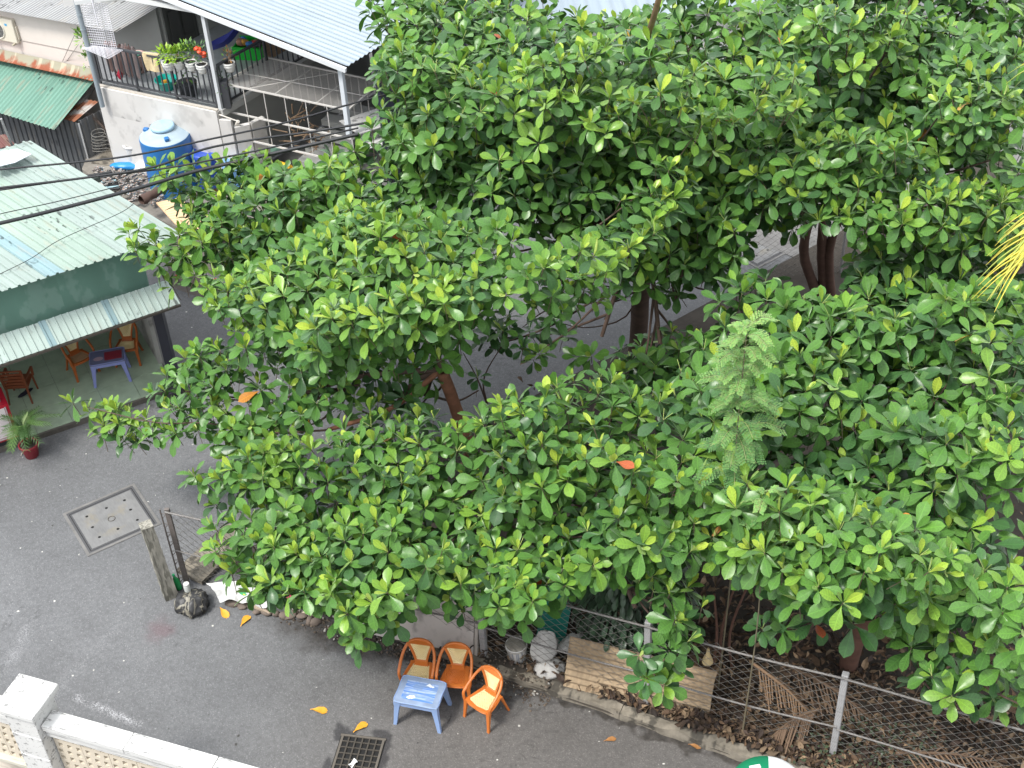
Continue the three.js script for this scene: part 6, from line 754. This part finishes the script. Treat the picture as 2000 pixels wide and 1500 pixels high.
{
  // A: the left tree over the corner, its reddish trunk showing in the middle gap
  const bA = at(935, 960, 0), tA = at(862, 722, 3.3), A = tree('almond_tree', 'leftmost broad leaved tree spreading over the shop, red brown trunk in the central gap', { base: bA, bark: barkRed, trunks: [{ pts: [bA, at(915, 870, 1.6), at(888, 790, 2.5), tA], r0: 0.12, r1: 0.085 }], tops: [tA] });
  tier(A, [[310, 365, 4.0], [440, 366, 4.1], [570, 315, 4.4], [700, 255, 5], [770, 330, 5.3], [880, 420, 5.5], [1010, 440, 5.6], [1130, 400, 5.7], [1250, 335, 5.8], [1345, 288, 5.8], [1362, 315, 5.7], [1290, 400, 5.6], [1195, 478, 5.5], [1080, 535, 5.4], [950, 575, 5.2], [920, 650, 4.9], [840, 665, 4.8], [700, 690, 4.6], [590, 695, 4.3], [480, 645, 4.0], [425, 560, 3.9], [375, 480, 3.8], [340, 420, 3.9]], { layers: 3, young: 0.75, dark: 0.08, holes: 0.22, drop: 0.36 });
  tier(A, [[700, 258, 5.0], [860, 262, 5.1], [910, 400, 5.1], [810, 425, 5.1], [735, 335, 5.0]], { layers: 2, young: 0.4, dark: 0.4, gap: 0.42, holes: 0.05, limb: false });
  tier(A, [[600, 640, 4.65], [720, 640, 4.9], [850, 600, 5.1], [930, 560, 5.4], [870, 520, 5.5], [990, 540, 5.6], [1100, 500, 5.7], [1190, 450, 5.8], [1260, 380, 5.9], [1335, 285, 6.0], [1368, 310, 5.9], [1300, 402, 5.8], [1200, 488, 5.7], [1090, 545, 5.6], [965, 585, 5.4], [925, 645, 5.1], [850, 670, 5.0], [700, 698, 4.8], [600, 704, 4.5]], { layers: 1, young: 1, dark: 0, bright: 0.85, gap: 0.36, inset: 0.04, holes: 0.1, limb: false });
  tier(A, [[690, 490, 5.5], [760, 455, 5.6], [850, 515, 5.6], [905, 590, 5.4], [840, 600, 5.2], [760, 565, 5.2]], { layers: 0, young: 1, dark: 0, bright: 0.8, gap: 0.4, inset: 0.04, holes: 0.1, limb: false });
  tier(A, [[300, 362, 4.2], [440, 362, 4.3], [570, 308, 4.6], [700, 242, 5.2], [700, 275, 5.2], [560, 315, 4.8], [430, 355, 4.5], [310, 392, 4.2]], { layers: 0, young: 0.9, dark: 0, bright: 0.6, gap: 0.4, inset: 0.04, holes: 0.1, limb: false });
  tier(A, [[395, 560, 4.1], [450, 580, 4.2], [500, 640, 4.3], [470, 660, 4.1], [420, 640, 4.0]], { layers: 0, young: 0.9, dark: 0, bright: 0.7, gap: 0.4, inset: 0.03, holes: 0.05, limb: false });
  tier(A, [[232, 486, 3.75], [300, 466, 3.8], [430, 485, 3.85], [455, 545, 3.8], [430, 575, 3.7], [330, 535, 3.7], [255, 512, 3.7]], { layers: 1, young: 1, dark: 0, bright: 0.8, gap: 0.36, inset: 0.06, len: 0.28, limb: false });
  tier(A, [[300, 672, 2.9], [370, 652, 3.0], [480, 690, 3.2], [640, 700, 3.5], [700, 760, 3.5], [650, 805, 3.3], [520, 800, 3.0], [400, 800, 2.8], [310, 775, 2.7], [268, 735, 2.7]], { layers: 2, young: 0.6, dark: 0.15, len: 0.28 });
  tier(A, [[112, 776, 2.4], [200, 752, 2.5], [310, 785, 2.5], [330, 808, 2.5], [440, 786, 2.6], [550, 800, 2.8], [625, 850, 2.8], [560, 890, 2.6], [500, 905, 2.5], [490, 860, 2.5], [420, 848, 2.4], [300, 832, 2.3], [190, 815, 2.3]], { layers: 1, young: 1, dark: 0, bright: 0.8, gap: 0.36, inset: 0.05, len: 0.28, holes: 0.1, limb: false });
  part('branch', taper(line([640, 840, 2.55], [520, 845, 2.4], [400, 826, 2.3], [310, 826, 2.25], [170, 795, 2.3]).map(A.rel), 0.016, 0.007, 16, 6), barkDark, A.g); part('branch', taper(line([862, 722, 3.3], [760, 800, 2.7], [640, 840, 2.55]).map(A.rel), 0.045, 0.03, 12, 7), barkRed, A.g);
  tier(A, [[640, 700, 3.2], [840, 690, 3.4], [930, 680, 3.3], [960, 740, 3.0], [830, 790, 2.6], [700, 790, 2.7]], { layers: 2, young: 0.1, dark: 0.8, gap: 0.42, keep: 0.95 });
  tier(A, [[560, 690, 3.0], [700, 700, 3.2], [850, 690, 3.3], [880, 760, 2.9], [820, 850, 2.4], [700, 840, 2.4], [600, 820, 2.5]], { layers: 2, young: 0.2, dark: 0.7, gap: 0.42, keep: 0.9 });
  // B: upper middle tree with the dark upright trunk
  const bB = at(1243, 735, 0), tB = at(1258, 440, 4.2), B = tree('almond_tree', 'tall upper middle broad leaved tree with a dark upright trunk by the back street', { base: bB, bark: barkDark, trunks: [{ pts: [bB, at(1248, 640, 1.4), at(1254, 540, 2.8), tB], r0: 0.17, r1: 0.11 }], tops: [tB, tB.clone().add(V(0.3, 1.2, -0.4))] });
  tier(B, [[690, 10, 6.3], [735, -50, 6.4], [1560, -60, 6.9], [1640, 40, 6.9], [1570, 130, 6.8], [1590, 215, 6.7], [1560, 245, 6.6], [1380, 205, 6.5], [1180, 225, 6.4], [1050, 285, 6.2], [900, 265, 6.0], [770, 250, 5.8], [705, 205, 5.8], [770, 125, 6.1], [725, 65, 6.2]], { layers: 3, young: 0.55, dark: 0.25, len: 0.3, gap: 0.43, holes: 0.27, drop: 0.5 });
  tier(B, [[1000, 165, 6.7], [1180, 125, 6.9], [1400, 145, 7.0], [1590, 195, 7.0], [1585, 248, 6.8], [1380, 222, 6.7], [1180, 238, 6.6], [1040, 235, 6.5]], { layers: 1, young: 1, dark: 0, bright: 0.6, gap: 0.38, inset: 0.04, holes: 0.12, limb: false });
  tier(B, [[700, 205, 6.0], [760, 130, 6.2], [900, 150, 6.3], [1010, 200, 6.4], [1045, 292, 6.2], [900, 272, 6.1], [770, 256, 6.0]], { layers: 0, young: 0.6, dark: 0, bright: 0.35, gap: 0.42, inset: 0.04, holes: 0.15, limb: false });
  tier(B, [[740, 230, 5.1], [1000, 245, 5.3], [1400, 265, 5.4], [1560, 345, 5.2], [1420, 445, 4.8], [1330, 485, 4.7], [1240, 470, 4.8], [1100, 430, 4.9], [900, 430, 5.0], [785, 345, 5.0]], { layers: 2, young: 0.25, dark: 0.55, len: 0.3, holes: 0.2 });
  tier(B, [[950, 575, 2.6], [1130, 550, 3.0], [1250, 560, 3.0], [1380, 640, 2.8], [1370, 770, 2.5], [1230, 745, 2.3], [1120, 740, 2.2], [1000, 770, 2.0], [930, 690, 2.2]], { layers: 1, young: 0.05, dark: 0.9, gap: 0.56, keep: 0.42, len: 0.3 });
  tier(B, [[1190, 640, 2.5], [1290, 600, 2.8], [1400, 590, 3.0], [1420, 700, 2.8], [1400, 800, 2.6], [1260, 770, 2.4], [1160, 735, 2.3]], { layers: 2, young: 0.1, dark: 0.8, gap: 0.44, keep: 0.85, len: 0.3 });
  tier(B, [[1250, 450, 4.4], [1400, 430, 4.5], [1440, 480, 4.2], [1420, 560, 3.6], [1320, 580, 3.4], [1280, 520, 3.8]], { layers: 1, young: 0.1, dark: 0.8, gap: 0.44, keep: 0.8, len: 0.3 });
  for (const l of [[[1254, 560, 2.5], [1200, 590, 2.3], [1120, 585, 2.3], [1040, 570, 2.5]], [[1254, 560, 2.5], [1220, 620, 2.0], [1140, 640, 2.0], [1075, 625, 2.2]], [[1254, 520, 3.0], [1210, 560, 2.7], [1150, 550, 2.8]], [[1120, 585, 2.3], [1060, 610, 2.2], [1020, 640, 2.2]], [[1250, 480, 3.6], [1210, 500, 3.5], [1160, 498, 3.6]], [[955, 800, 1.2], [945, 740, 1.9], [990, 660, 2.6]], [[955, 800, 1.2], [930, 735, 1.9], [905, 690, 2.4]]]) part('branch', taper(line(...l).map(B.rel), 0.018, 0.006, 10, 5, 0.2), barkDark, B.g);
  part('branch', taper(line([1300, 130, 5.6], [1265, 80, 6.6], [1275, 40, 7.2], [1292, -20, 7.9]).map(B.rel), 0.05, 0.04, 10, 8), tmat(barkTex(0.24, 0.15, 0.09)), B.g);
  // C: right upper tree with three stems
  const bC = at(1600, 585, 0), tC = [at(1590, 400, 3.4), at(1612, 395, 3.5), at(1655, 395, 3.4)], C = tree('almond_tree', 'right hand broad leaved tree standing on three dark red stems at the back', { base: bC, bark: tmat(barkTex(0.10, 0.055, 0.04)), trunks: [{ pts: [bC, at(1570, 490, 1.9), tC[0]], r0: 0.10, r1: 0.07 }, { pts: [bC.clone().add(V(0.1, 0, 0)), at(1605, 480, 2.0), tC[1]], r0: 0.10, r1: 0.07 }, { pts: [bC.clone().add(V(0.2, 0, 0.05)), at(1622, 475, 2.1), tC[2]], r0: 0.095, r1: 0.065 }], tops: tC });
  tier(C, [[1370, 425, 5.1], [1375, 330, 5.6], [1480, 270, 5.8], [1590, 255, 5.9], [1700, 290, 5.9], [1800, 280, 5.9], [2030, 255, 6.1], [2030, 390, 5.8], [1870, 405, 5.6], [1780, 405, 5.6], [1620, 390, 5.5], [1500, 410, 5.3], [1430, 440, 5.1]], { layers: 2, young: 0.55, dark: 0.15, holes: 0.2 });
  tier(C, [[1380, 110, 5.6], [1640, 50, 5.9], [1760, 150, 5.7], [1740, 290, 5.4], [1640, 320, 5.3], [1500, 290, 5.3], [1390, 310, 5.2]], { layers: 2, young: 0.2, dark: 0.75, gap: 0.44, holes: 0.2, len: 0.3 });
  tier(C, [[1040, 270, 4.5], [1400, 235, 4.7], [1600, 245, 4.8], [1640, 380, 4.4], [1560, 430, 4.2], [1430, 450, 4.1], [1300, 475, 4.1], [1180, 420, 4.2]], { layers: 2, young: 0.15, dark: 0.75, gap: 0.46, holes: 0.22, len: 0.3, limb: false });
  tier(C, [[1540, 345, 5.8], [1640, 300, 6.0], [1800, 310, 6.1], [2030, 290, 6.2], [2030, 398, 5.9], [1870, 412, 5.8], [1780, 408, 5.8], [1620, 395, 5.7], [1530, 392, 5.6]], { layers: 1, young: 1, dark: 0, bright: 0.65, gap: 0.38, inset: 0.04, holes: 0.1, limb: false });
  tier(C, [[1480, -50, 6.3], [1560, -90, 6.6], [2040, -140, 6.9], [2040, 270, 6.0], [1620, 270, 5.9], [1560, 160, 6.1]], { layers: 3, young: 0.12, dark: 0.75, gap: 0.42, holes: 0.2, len: 0.3 });
  tier(C, [[1812, 118, 7.0], [1900, 95, 7.1], [2030, 100, 7.2], [2030, 195, 7.0], [1960, 185, 6.9], [1880, 175, 6.9], [1830, 152, 6.9]], { layers: 2, young: 0.7, dark: 0, bright: 0.4, gap: 0.36, inset: 0.05 });
  tier(C, [[1560, 60, 7.2], [1640, 10, 7.3], [1720, -20, 7.3], [1800, -30, 7.4], [1800, 30, 7.2], [1700, 60, 7.1], [1680, 120, 7.0], [1600, 130, 7.0]], { layers: 1, young: 0.7, dark: 0, gap: 0.4, inset: 0.05 });
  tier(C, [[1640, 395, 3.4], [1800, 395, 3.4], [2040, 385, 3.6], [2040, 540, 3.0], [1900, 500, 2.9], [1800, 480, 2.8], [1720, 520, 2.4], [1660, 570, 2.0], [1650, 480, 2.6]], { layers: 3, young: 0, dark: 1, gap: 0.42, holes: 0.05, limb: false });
  for (const l of [[[1655, 395, 3.4], [1690, 300, 4.6], [1735, 170, 5.6], [1760, 60, 6.6]], [[1735, 170, 5.6], [1755, 110, 6.1], [1800, 70, 6.5]], [[1612, 395, 3.5], [1640, 280, 4.8], [1680, 160, 5.8], [1690, 60, 6.6]]]) part('limb', taper(line(...l).map(C.rel), 0.07, 0.04, 12, 8, 0.15), C.bark, C.g);
  // D: the low front tree along the fence, middle
  const bD = at(1150, 1080, 0), tD = at(1120, 930, 2.6), D = tree('almond_tree', 'low front broad leaved tree leaning over the kerb side fence behind the orange chairs', { base: bD, bark: barkDark, trunks: [{ pts: [bD, at(1138, 1000, 1.4), tD], r0: 0.11, r1: 0.075 }], tops: [tD] });
  tier(D, [[372, 930, 2.5], [470, 895, 2.7], [620, 875, 3.0], [720, 800, 3.3], [880, 825, 3.5], [950, 790, 3.7], [1180, 740, 4.1], [1300, 780, 4.1], [1385, 900, 4.0], [1420, 1000, 3.8], [1400, 1085, 3.5], [1280, 1115, 3.3], [1180, 1085, 3.3], [1070, 1110, 3.1], [1030, 1140, 2.9], [985, 1155, 2.8], [940, 1125, 2.9], [890, 1105, 2.9], [830, 1125, 2.7], [768, 1185, 2.5], [730, 1180, 2.6], [665, 1205, 2.4], [615, 1180, 2.4], [480, 1140, 2.3], [398, 1105, 2.2], [425, 1050, 2.3], [485, 1020, 2.5], [490, 985, 2.6], [420, 955, 2.5]], { layers: 2, young: 0.75, dark: 0.12, gap: 0.40, len: 0.30, holes: 0.2, drop: 0.34, inset: 0.08 });
  tier(D, [[396, 1105, 2.45], [500, 1060, 2.7], [660, 1105, 2.8], [760, 1185, 2.8], [845, 1075, 3.0], [990, 1110, 3.0], [1060, 1090, 3.2], [1075, 1115, 3.2], [1035, 1145, 3.0], [985, 1160, 2.9], [945, 1130, 3.0], [890, 1108, 3.0], [832, 1128, 2.8], [770, 1190, 2.6], [730, 1185, 2.7], [665, 1210, 2.5], [610, 1182, 2.5], [480, 1142, 2.4]], { layers: 0, young: 1.2, dark: 0, bright: 0.7, gap: 0.4, inset: 0.03, holes: 0.1, limb: false });
  tier(D, [[368, 930, 2.6], [470, 892, 2.8], [560, 900, 2.9], [560, 960, 2.8], [480, 980, 2.7], [420, 958, 2.6]], { layers: 0, young: 1.2, dark: 0, bright: 0.8, gap: 0.36, inset: 0.02, holes: 0, limb: false });
  tier(D, [[920, 850, 4.0], [1100, 760, 4.3], [1250, 880, 4.3], [1400, 945, 4.2], [1420, 1000, 4.0], [1280, 950, 4.0], [1150, 935, 4.0], [1000, 930, 3.9]], { layers: 0, young: 1.1, dark: 0, bright: 0.4, gap: 0.42, inset: 0.03, holes: 0.2, limb: false });
  tier(D, [[900, 810, 3.3], [1000, 775, 3.6], [1180, 735, 3.8], [1300, 705, 3.9], [1390, 790, 3.9], [1180, 775, 3.8], [1000, 800, 3.5]], { layers: 1, young: 0.2, dark: 0.6, gap: 0.44, keep: 0.85, len: 0.3 });
  tier(D, [[1270, 1000, 3.6], [1440, 970, 3.8], [1520, 1110, 3.3], [1450, 1180, 2.9], [1340, 1120, 3.0]], { layers: 2, young: 0.5, dark: 0.3, gap: 0.42, holes: 0.08, limb: false });
  tier(D, [[1200, 1112, 2.7], [1340, 1085, 2.9], [1385, 1170, 2.6], [1355, 1250, 2.3], [1300, 1330, 1.95], [1235, 1345, 1.9], [1195, 1290, 2.0], [1285, 1255, 2.25], [1285, 1170, 2.5]], { layers: 1, young: 0.6, dark: 0.2, gap: 0.36, len: 0.3, inset: 0.05, holes: 0.05 });
  // E: the right front tree with dark glossy leaves
  const bE = at(1652, 1318, 0), tE = at(1725, 1130, 2.2), E = tree('almond_tree', 'right front tree with dark glossy leaves, slanting brown trunk behind the fence post', { base: bE, bark: tmat(barkTex(0.12, 0.06, 0.042)), trunks: [{ pts: [bE, at(1668, 1260, 0.7), at(1700, 1190, 1.5), tE, at(1720, 1000, 3.4)], r0: 0.13, r1: 0.08 }], tops: [tE, at(1720, 1000, 3.4)] });
  tier(E, [[1338, 620, 4.2], [1400, 588, 4.3], [1480, 560, 4.4], [1600, 560, 4.5], [1700, 490, 4.8], [1800, 455, 5.0], [1925, 485, 5.1], [2050, 530, 5.2], [2050, 1290, 4.0], [1960, 1260, 3.8], [1860, 1170, 3.9], [1760, 1185, 3.7], [1650, 1195, 3.5], [1560, 1175, 3.4], [1440, 1135, 3.4], [1390, 1050, 3.7], [1385, 900, 4.1], [1335, 800, 4.2], [1300, 700, 4.2]], { layers: 2, young: 0.4, dark: 0.55, gap: 0.46, len: 0.345, holes: 0.2, drop: 0.4 });
  tier(E, [[1640, 500, 4.3], [1700, 455, 4.5], [1830, 425, 4.8], [2050, 430, 5.0], [2050, 600, 4.9], [1800, 570, 4.6], [1660, 610, 4.3]], { layers: 2, young: 0.3, dark: 0.8, gap: 0.44, holes: 0.08, len: 0.33, limb: false });
  tier(E, [[1715, 1170, 2.9], [1850, 1160, 3.1], [2050, 1240, 3.2], [2050, 1400, 2.7], [1900, 1335, 2.6], [1870, 1395, 2.3], [1825, 1400, 2.2], [1795, 1330, 2.4], [1740, 1270, 2.5]], { layers: 2, young: 0.2, dark: 0.9, gap: 0.46, len: 0.345, inset: 0.06 });
  tier(E, [[1430, 1140, 2.3], [1560, 1165, 2.4], [1610, 1250, 2.0], [1530, 1290, 1.8], [1450, 1240, 2.0]], { layers: 1, young: 0.2, dark: 0.9, gap: 0.5, keep: 0.7, len: 0.32, inset: 0.04 });
  tier(E, [[1400, 930, 4.3], [1560, 900, 4.5], [1700, 1000, 4.5], [1880, 1085, 4.3], [1900, 1120, 4.2], [1760, 1160, 4.1], [1640, 1195, 3.9], [1560, 1150, 4.0], [1440, 1060, 4.1]], { layers: 1, young: 0.95, dark: 0.1, bright: 0.3, lift: -0.1, gap: 0.44, len: 0.31, inset: 0.05, limb: false });
  for (const l of [[[1405, 1300, 0.1], [1410, 1230, 0.9], [1440, 1130, 2.2]], [[1390, 1310, 0.1], [1400, 1250, 0.8], [1395, 1160, 2.0]], [[1430, 1310, 0.1], [1425, 1240, 0.9], [1470, 1120, 2.3]]]) part('stem', taper(line(...l).map(E.rel), 0.022, 0.014, 8, 6, 0.2), E.bark, E.g);
}
// leaves: the 300 of each tree that show largest are meshes of their own, the rest one mass per leaf form
{
  const w = 1024, h = 768, sx = w / W0, depth = new Float32Array(w * h).fill(1e9), who = new Int32Array(w * h).fill(-1), all = []; const c = V(0, 0, 0);
  for (const t of TREES) for (const l of t.leaves) { l.t = t; l.n = 0; l.id = all.length; all.push(l); }
  const pts = [[0, 0, 0.02], [0.22, 0.01, 0.62], [0, -0.05, 0.92], [-0.22, 0.01, 0.62]];
  for (const l of all) {
    const q = pts.map((p) => { c.set(...p).applyMatrix4(l.m).add(l.t.base); return seenAt(c); }), X = q.map((p) => p[0] * sx), Y = q.map((p) => p[1] * sx), z = (q[0][2] + q[2][2]) / 2;
    let area = 0; for (let i = 0; i < 4; i++) { const j = (i + 1) % 4; area += X[i] * Y[j] - X[j] * Y[i]; } const sg = area > 0 ? 1 : -1;
    const ax = Math.max(0, Math.floor(Math.min(...X))), bx = Math.min(w - 1, Math.ceil(Math.max(...X))), ay = Math.max(0, Math.floor(Math.min(...Y))), by = Math.min(h - 1, Math.ceil(Math.max(...Y)));
    for (let y = ay; y <= by; y++) for (let x = ax; x <= bx; x++) { let ok = true; for (let i = 0; i < 4 && ok; i++) { const j = (i + 1) % 4; ok = sg * ((X[j] - X[i]) * (y + 0.5 - Y[i]) - (Y[j] - Y[i]) * (x + 0.5 - X[i])) >= 0; } if (ok && z < depth[y * w + x]) { depth[y * w + x] = z; who[y * w + x] = l.id; } }
  }
  for (const k of who) if (k >= 0) all[k].n++;
  for (const t of TREES) {
    const order = t.leaves.slice().sort((a, b) => b.n - a.n), own = new Set(order.slice(0, 300).map((l) => l.id));
    for (const l of order.slice(0, 300)) { const o = part('leaf', leafGeos[l.gi], leafMats[l.pi], t.g); l.m.decompose(o.position, o.quaternion, o.scale); if (pOld.includes(l.pi)) o.userData.label = 'withered orange leaf'; }
    leafGeos.forEach((g, gi) => { const ls = t.leaves.filter((l) => l.gi === gi && !own.has(l.id)); if (!ls.length) return; const im = new THREE.InstancedMesh(g, leafMatAny, ls.length); ls.forEach((l, i) => { im.setMatrixAt(i, l.m); im.setColorAt(i, PAL[l.pi]); }); im.name = 'foliage'; im.userData = { kind: 'stuff' }; shadows(im); t.g.add(im); });
    part('twigs', t.twigs, twigM, t.g).userData.kind = 'stuff'; if (t.spikes.length) part('flower_spikes', t.spikes, spikeM, t.g).userData.kind = 'stuff';
  }
  console.log('leaves', all.length, TREES.map((t) => t.leaves.length + ':' + t.leaves.filter((l) => l.n > 40).length).join(' '));
}
// ---------- feathery sapling, palm fronds, undergrowth ----------
function feathery(name, label, px, py, h0, h1, rad, n, s) {
  const base = at(px, py, h0), t = thing(name, label, 'sapling', V(base.x, 0.1, base.z)); const q = rngOf(s), leaf = leafShape(1, 0.62, 0.2, 0.02, 0, 3), ms = [], cols = []; const m = new THREE.Matrix4();
  part('stem', taper([V(0, 0, 0), V(0.05, h0 * 0.6, 0.03), V(0, h0, 0), V(0.03, h1 - 0.25, -0.03)], 0.013, 0.006, 16, 6), mat(0.13, 0.11, 0.07), t); const racs = [];
  for (let i = 0; i < n; i++) {
    const k = i / n, y = lerp(h0 - 0.25, h1, Math.pow(k, 0.8)) - 0.1, a = i * 2.4 + q(), L = rad * (0.75 + 0.5 * q()) * (k < 0.45 ? 1.05 : 1.05 - 0.4 * k) * (0.45 + 0.75 * Math.abs(Math.sin(i * 1.3))), d = V(Math.cos(a), 0.05 + 0.25 * k + 0.5 * q(), Math.sin(a)).normalize(); const p0 = V(0, y - 0.1, 0), p1 = p0.clone().addScaledVector(d, L * 0.6), p2 = p1.clone().add(V(d.x * L * 0.45, -0.16 * L, d.z * L * 0.45)); const cv = new THREE.CatmullRomCurve3([p0, p1, p2]); racs.push(tube([p0, p1, p2], 0.0035, 6, 4)); const young = clamp(0.15 + 0.75 * k + (q() - 0.5) * 0.3);
    for (let j = 3; j <= 11; j++) for (const sd of [1, -1]) { const o = cv.getPoint(j / 11), tg = cv.getTangent(j / 11), side = tg.clone().cross(V(0, 1, 0)).normalize().multiplyScalar(sd), pd = side.clone().addScaledVector(tg, 0.55).add(V(0, 0.25 - 0.3 * q(), 0)).normalize(), pl = L * 0.30 * (1.05 - 0.55 * Math.abs(j / 11 - 0.4)); for (let e = 1; e <= 7; e++) for (const s2 of [1, -1]) { const pp = o.clone().addScaledVector(pd, pl * e / 7), ld = tg.clone().multiplyScalar(s2).addScaledVector(pd, 0.5).add(V((q() - 0.5) * 0.4, (q() - 0.5) * 0.5, (q() - 0.5) * 0.4)).normalize(), up = V((q() - 0.5) * 0.7, 1, (q() - 0.5) * 0.7), sx = up.clone().cross(ld).normalize(), uy = ld.clone().cross(sx), sz = 0.021 + 0.012 * q(); m.makeBasis(sx.multiplyScalar(sz), uy.multiplyScalar(sz), ld.clone().multiplyScalar(sz)).setPosition(pp); ms.push(m.clone()); cols.push(col(lerp(0.06, 0.25, young) * (0.8 + 0.4 * q()), lerp(0.17, 0.42, young) * (0.85 + 0.3 * q()), lerp(0.045, 0.11, young))); } }
  }
  part('leaf_stalks', racs, mat(0.25, 0.3, 0.12), t).userData.kind = 'stuff'; const im = new THREE.InstancedMesh(leaf, new THREE.MeshPhysicalMaterial({ color: white, roughness: 0.95, transmission: 0.3, thickness: 0, side: THREE.DoubleSide }), ms.length); ms.forEach((k, i) => { im.setMatrixAt(i, k); im.setColorAt(i, cols[i]); }); im.name = 'leaflets'; im.userData = { kind: 'stuff' }; shadows(im); t.add(im);
}
feathery('feathery_sapling', 'tall pale feathery leaved sapling rising through the right front tree', 1437, 880, 4.55, 6.45, 0.37, 54, 7);
feathery('feathery_sapling', 'small feathery sapling low in the canopy below the tall one', 1490, 1010, 4.15, 4.7, 0.24, 14, 8);
function palmFrond(label, pts, r, n, L, dirs, c, s) { const t = thing('palm_frond', label, 'palm frond', V(0, 0, 0)); const cv = new THREE.CatmullRomCurve3(line(...pts)), q = rngOf(s); part('rachis', taper(line(...pts), r, r * 0.4, 14, 6), mat(0.36, 0.34, 0.08), t); for (let i = 1; i < n; i++) for (const d of dirs) { const o = cv.getPoint(i / n), dv = d.clone().add(V((q() - 0.5) * 0.2, (q() - 0.5) * 0.3, (q() - 0.5) * 0.2)).normalize(); const l = L * (0.75 + 0.4 * q()); const p = [o, o.clone().addScaledVector(dv, l * 0.55), o.clone().addScaledVector(dv, l).add(V(0, -0.16 * l, 0))]; const g = taper(p, 0.017, 0.003, 6, 3); part('leaflet', g, c[Math.floor(q() * c.length)], t); } }
const palmC = [mat(0.50, 0.44, 0.05, { roughness: 0.5 }), mat(0.40, 0.40, 0.06, { roughness: 0.5 }), mat(0.30, 0.36, 0.06, { roughness: 0.5 })];
palmFrond('yellowing palm frond reaching in from the right edge halfway up', [[2120, 350, 6.4], [2050, 395, 6.4], [2012, 455, 6.3], [1995, 520, 6.1]], 0.018, 22, 0.66, [at(1860, 545, 5.9).sub(at(2020, 455, 6.3)).normalize(), at(1930, 590, 5.8).sub(at(2020, 455, 6.3)).normalize()], palmC, 5);
palmFrond('small palm frond tip at the right edge among the upper tiers', [[2080, 60, 7.4], [2040, 100, 7.3], [2015, 140, 7.1]], 0.012, 7, 0.32, [at(1950, 130, 7.0).sub(at(2040, 90, 7.3)).normalize()], palmC, 6);
{
  const t = thing('shrub', 'dark green bush of hanging narrow leaves behind the fence, right of the sacks', 'shrub', at(1232, 1268, 0.1)); const q = rngOf(13), g = leafShape(1, 0.3, 0.9, 0.05), n = 1300, im = new THREE.InstancedMesh(g, leafMatAny, n), m = new THREE.Matrix4(); for (let i = 0; i < 7; i++) part('stem', taper([V((q() - 0.5) * 0.3, 0, (q() - 0.5) * 0.3), V((q() - 0.5) * 0.8, 0.7, (q() - 0.5) * 0.6), V((q() - 0.5) * 1.3, 1.5, (q() - 0.5) * 1)], 0.016, 0.006, 8, 5), twigM, t);
  for (let i = 0; i < n; i++) { const a = q() * 6.28, r = Math.sqrt(q()), y = 0.25 + 1.75 * Math.pow(q(), 0.8), w = 0.8 * (1 - 0.35 * Math.abs(y - 1.2)); const d = V(Math.cos(a) * 0.9, -0.9 + 0.9 * q(), Math.sin(a) * 0.9).normalize(), up = V(0, 1, 0), sx = up.clone().cross(d).normalize(), uy = d.clone().cross(sx), l = 0.14 + 0.14 * q(); m.makeBasis(sx.multiplyScalar(l), uy.multiplyScalar(l), d.clone().multiplyScalar(l)).setPosition(V(Math.cos(a) * r * w, y, Math.sin(a) * r * w * 0.8)); im.setMatrixAt(i, m); const b = 0.6 + 0.6 * q(); im.setColorAt(i, col(0.030 * b, 0.085 * b, 0.030 * b)); } im.name = 'foliage'; im.userData = { kind: 'stuff' }; shadows(im); t.add(im);
  const n2 = 420, w2 = new THREE.InstancedMesh(leafShape(1, 0.5, 0.4, 0.04, 0, 4), leafMatAny, n2), c = at(1690, 1480, 0.1); for (let i = 0; i < n2; i++) { const a = q() * 6.28, r = Math.sqrt(q()) * 0.75, d = V(Math.cos(q() * 6.3), 0.5 * q(), Math.sin(q() * 6.3)).normalize(), sx = V(0, 1, 0).cross(d).normalize(), uy = d.clone().cross(sx), l = 0.03 + 0.05 * q(); m.makeBasis(sx.multiplyScalar(l), uy.multiplyScalar(l), d.clone().multiplyScalar(l)).setPosition(V(c.x + Math.cos(a) * r * 1.3, 0.14 + 0.28 * q(), c.z + Math.sin(a) * r * 0.6)); w2.setMatrixAt(i, m); const b = 0.6 + 0.8 * q(); w2.setColorAt(i, col(0.05 * b, 0.085 * b, 0.03 * b)); } w2.name = 'weeds'; w2.userData = { kind: 'stuff', label: 'low green weeds growing in the litter right of the grey fence post', category: 'weeds' }; shadows(w2); scene.add(w2);
}
camera.far = 600; camera.updateProjectionMatrix();
renderer.render(scene, camera);
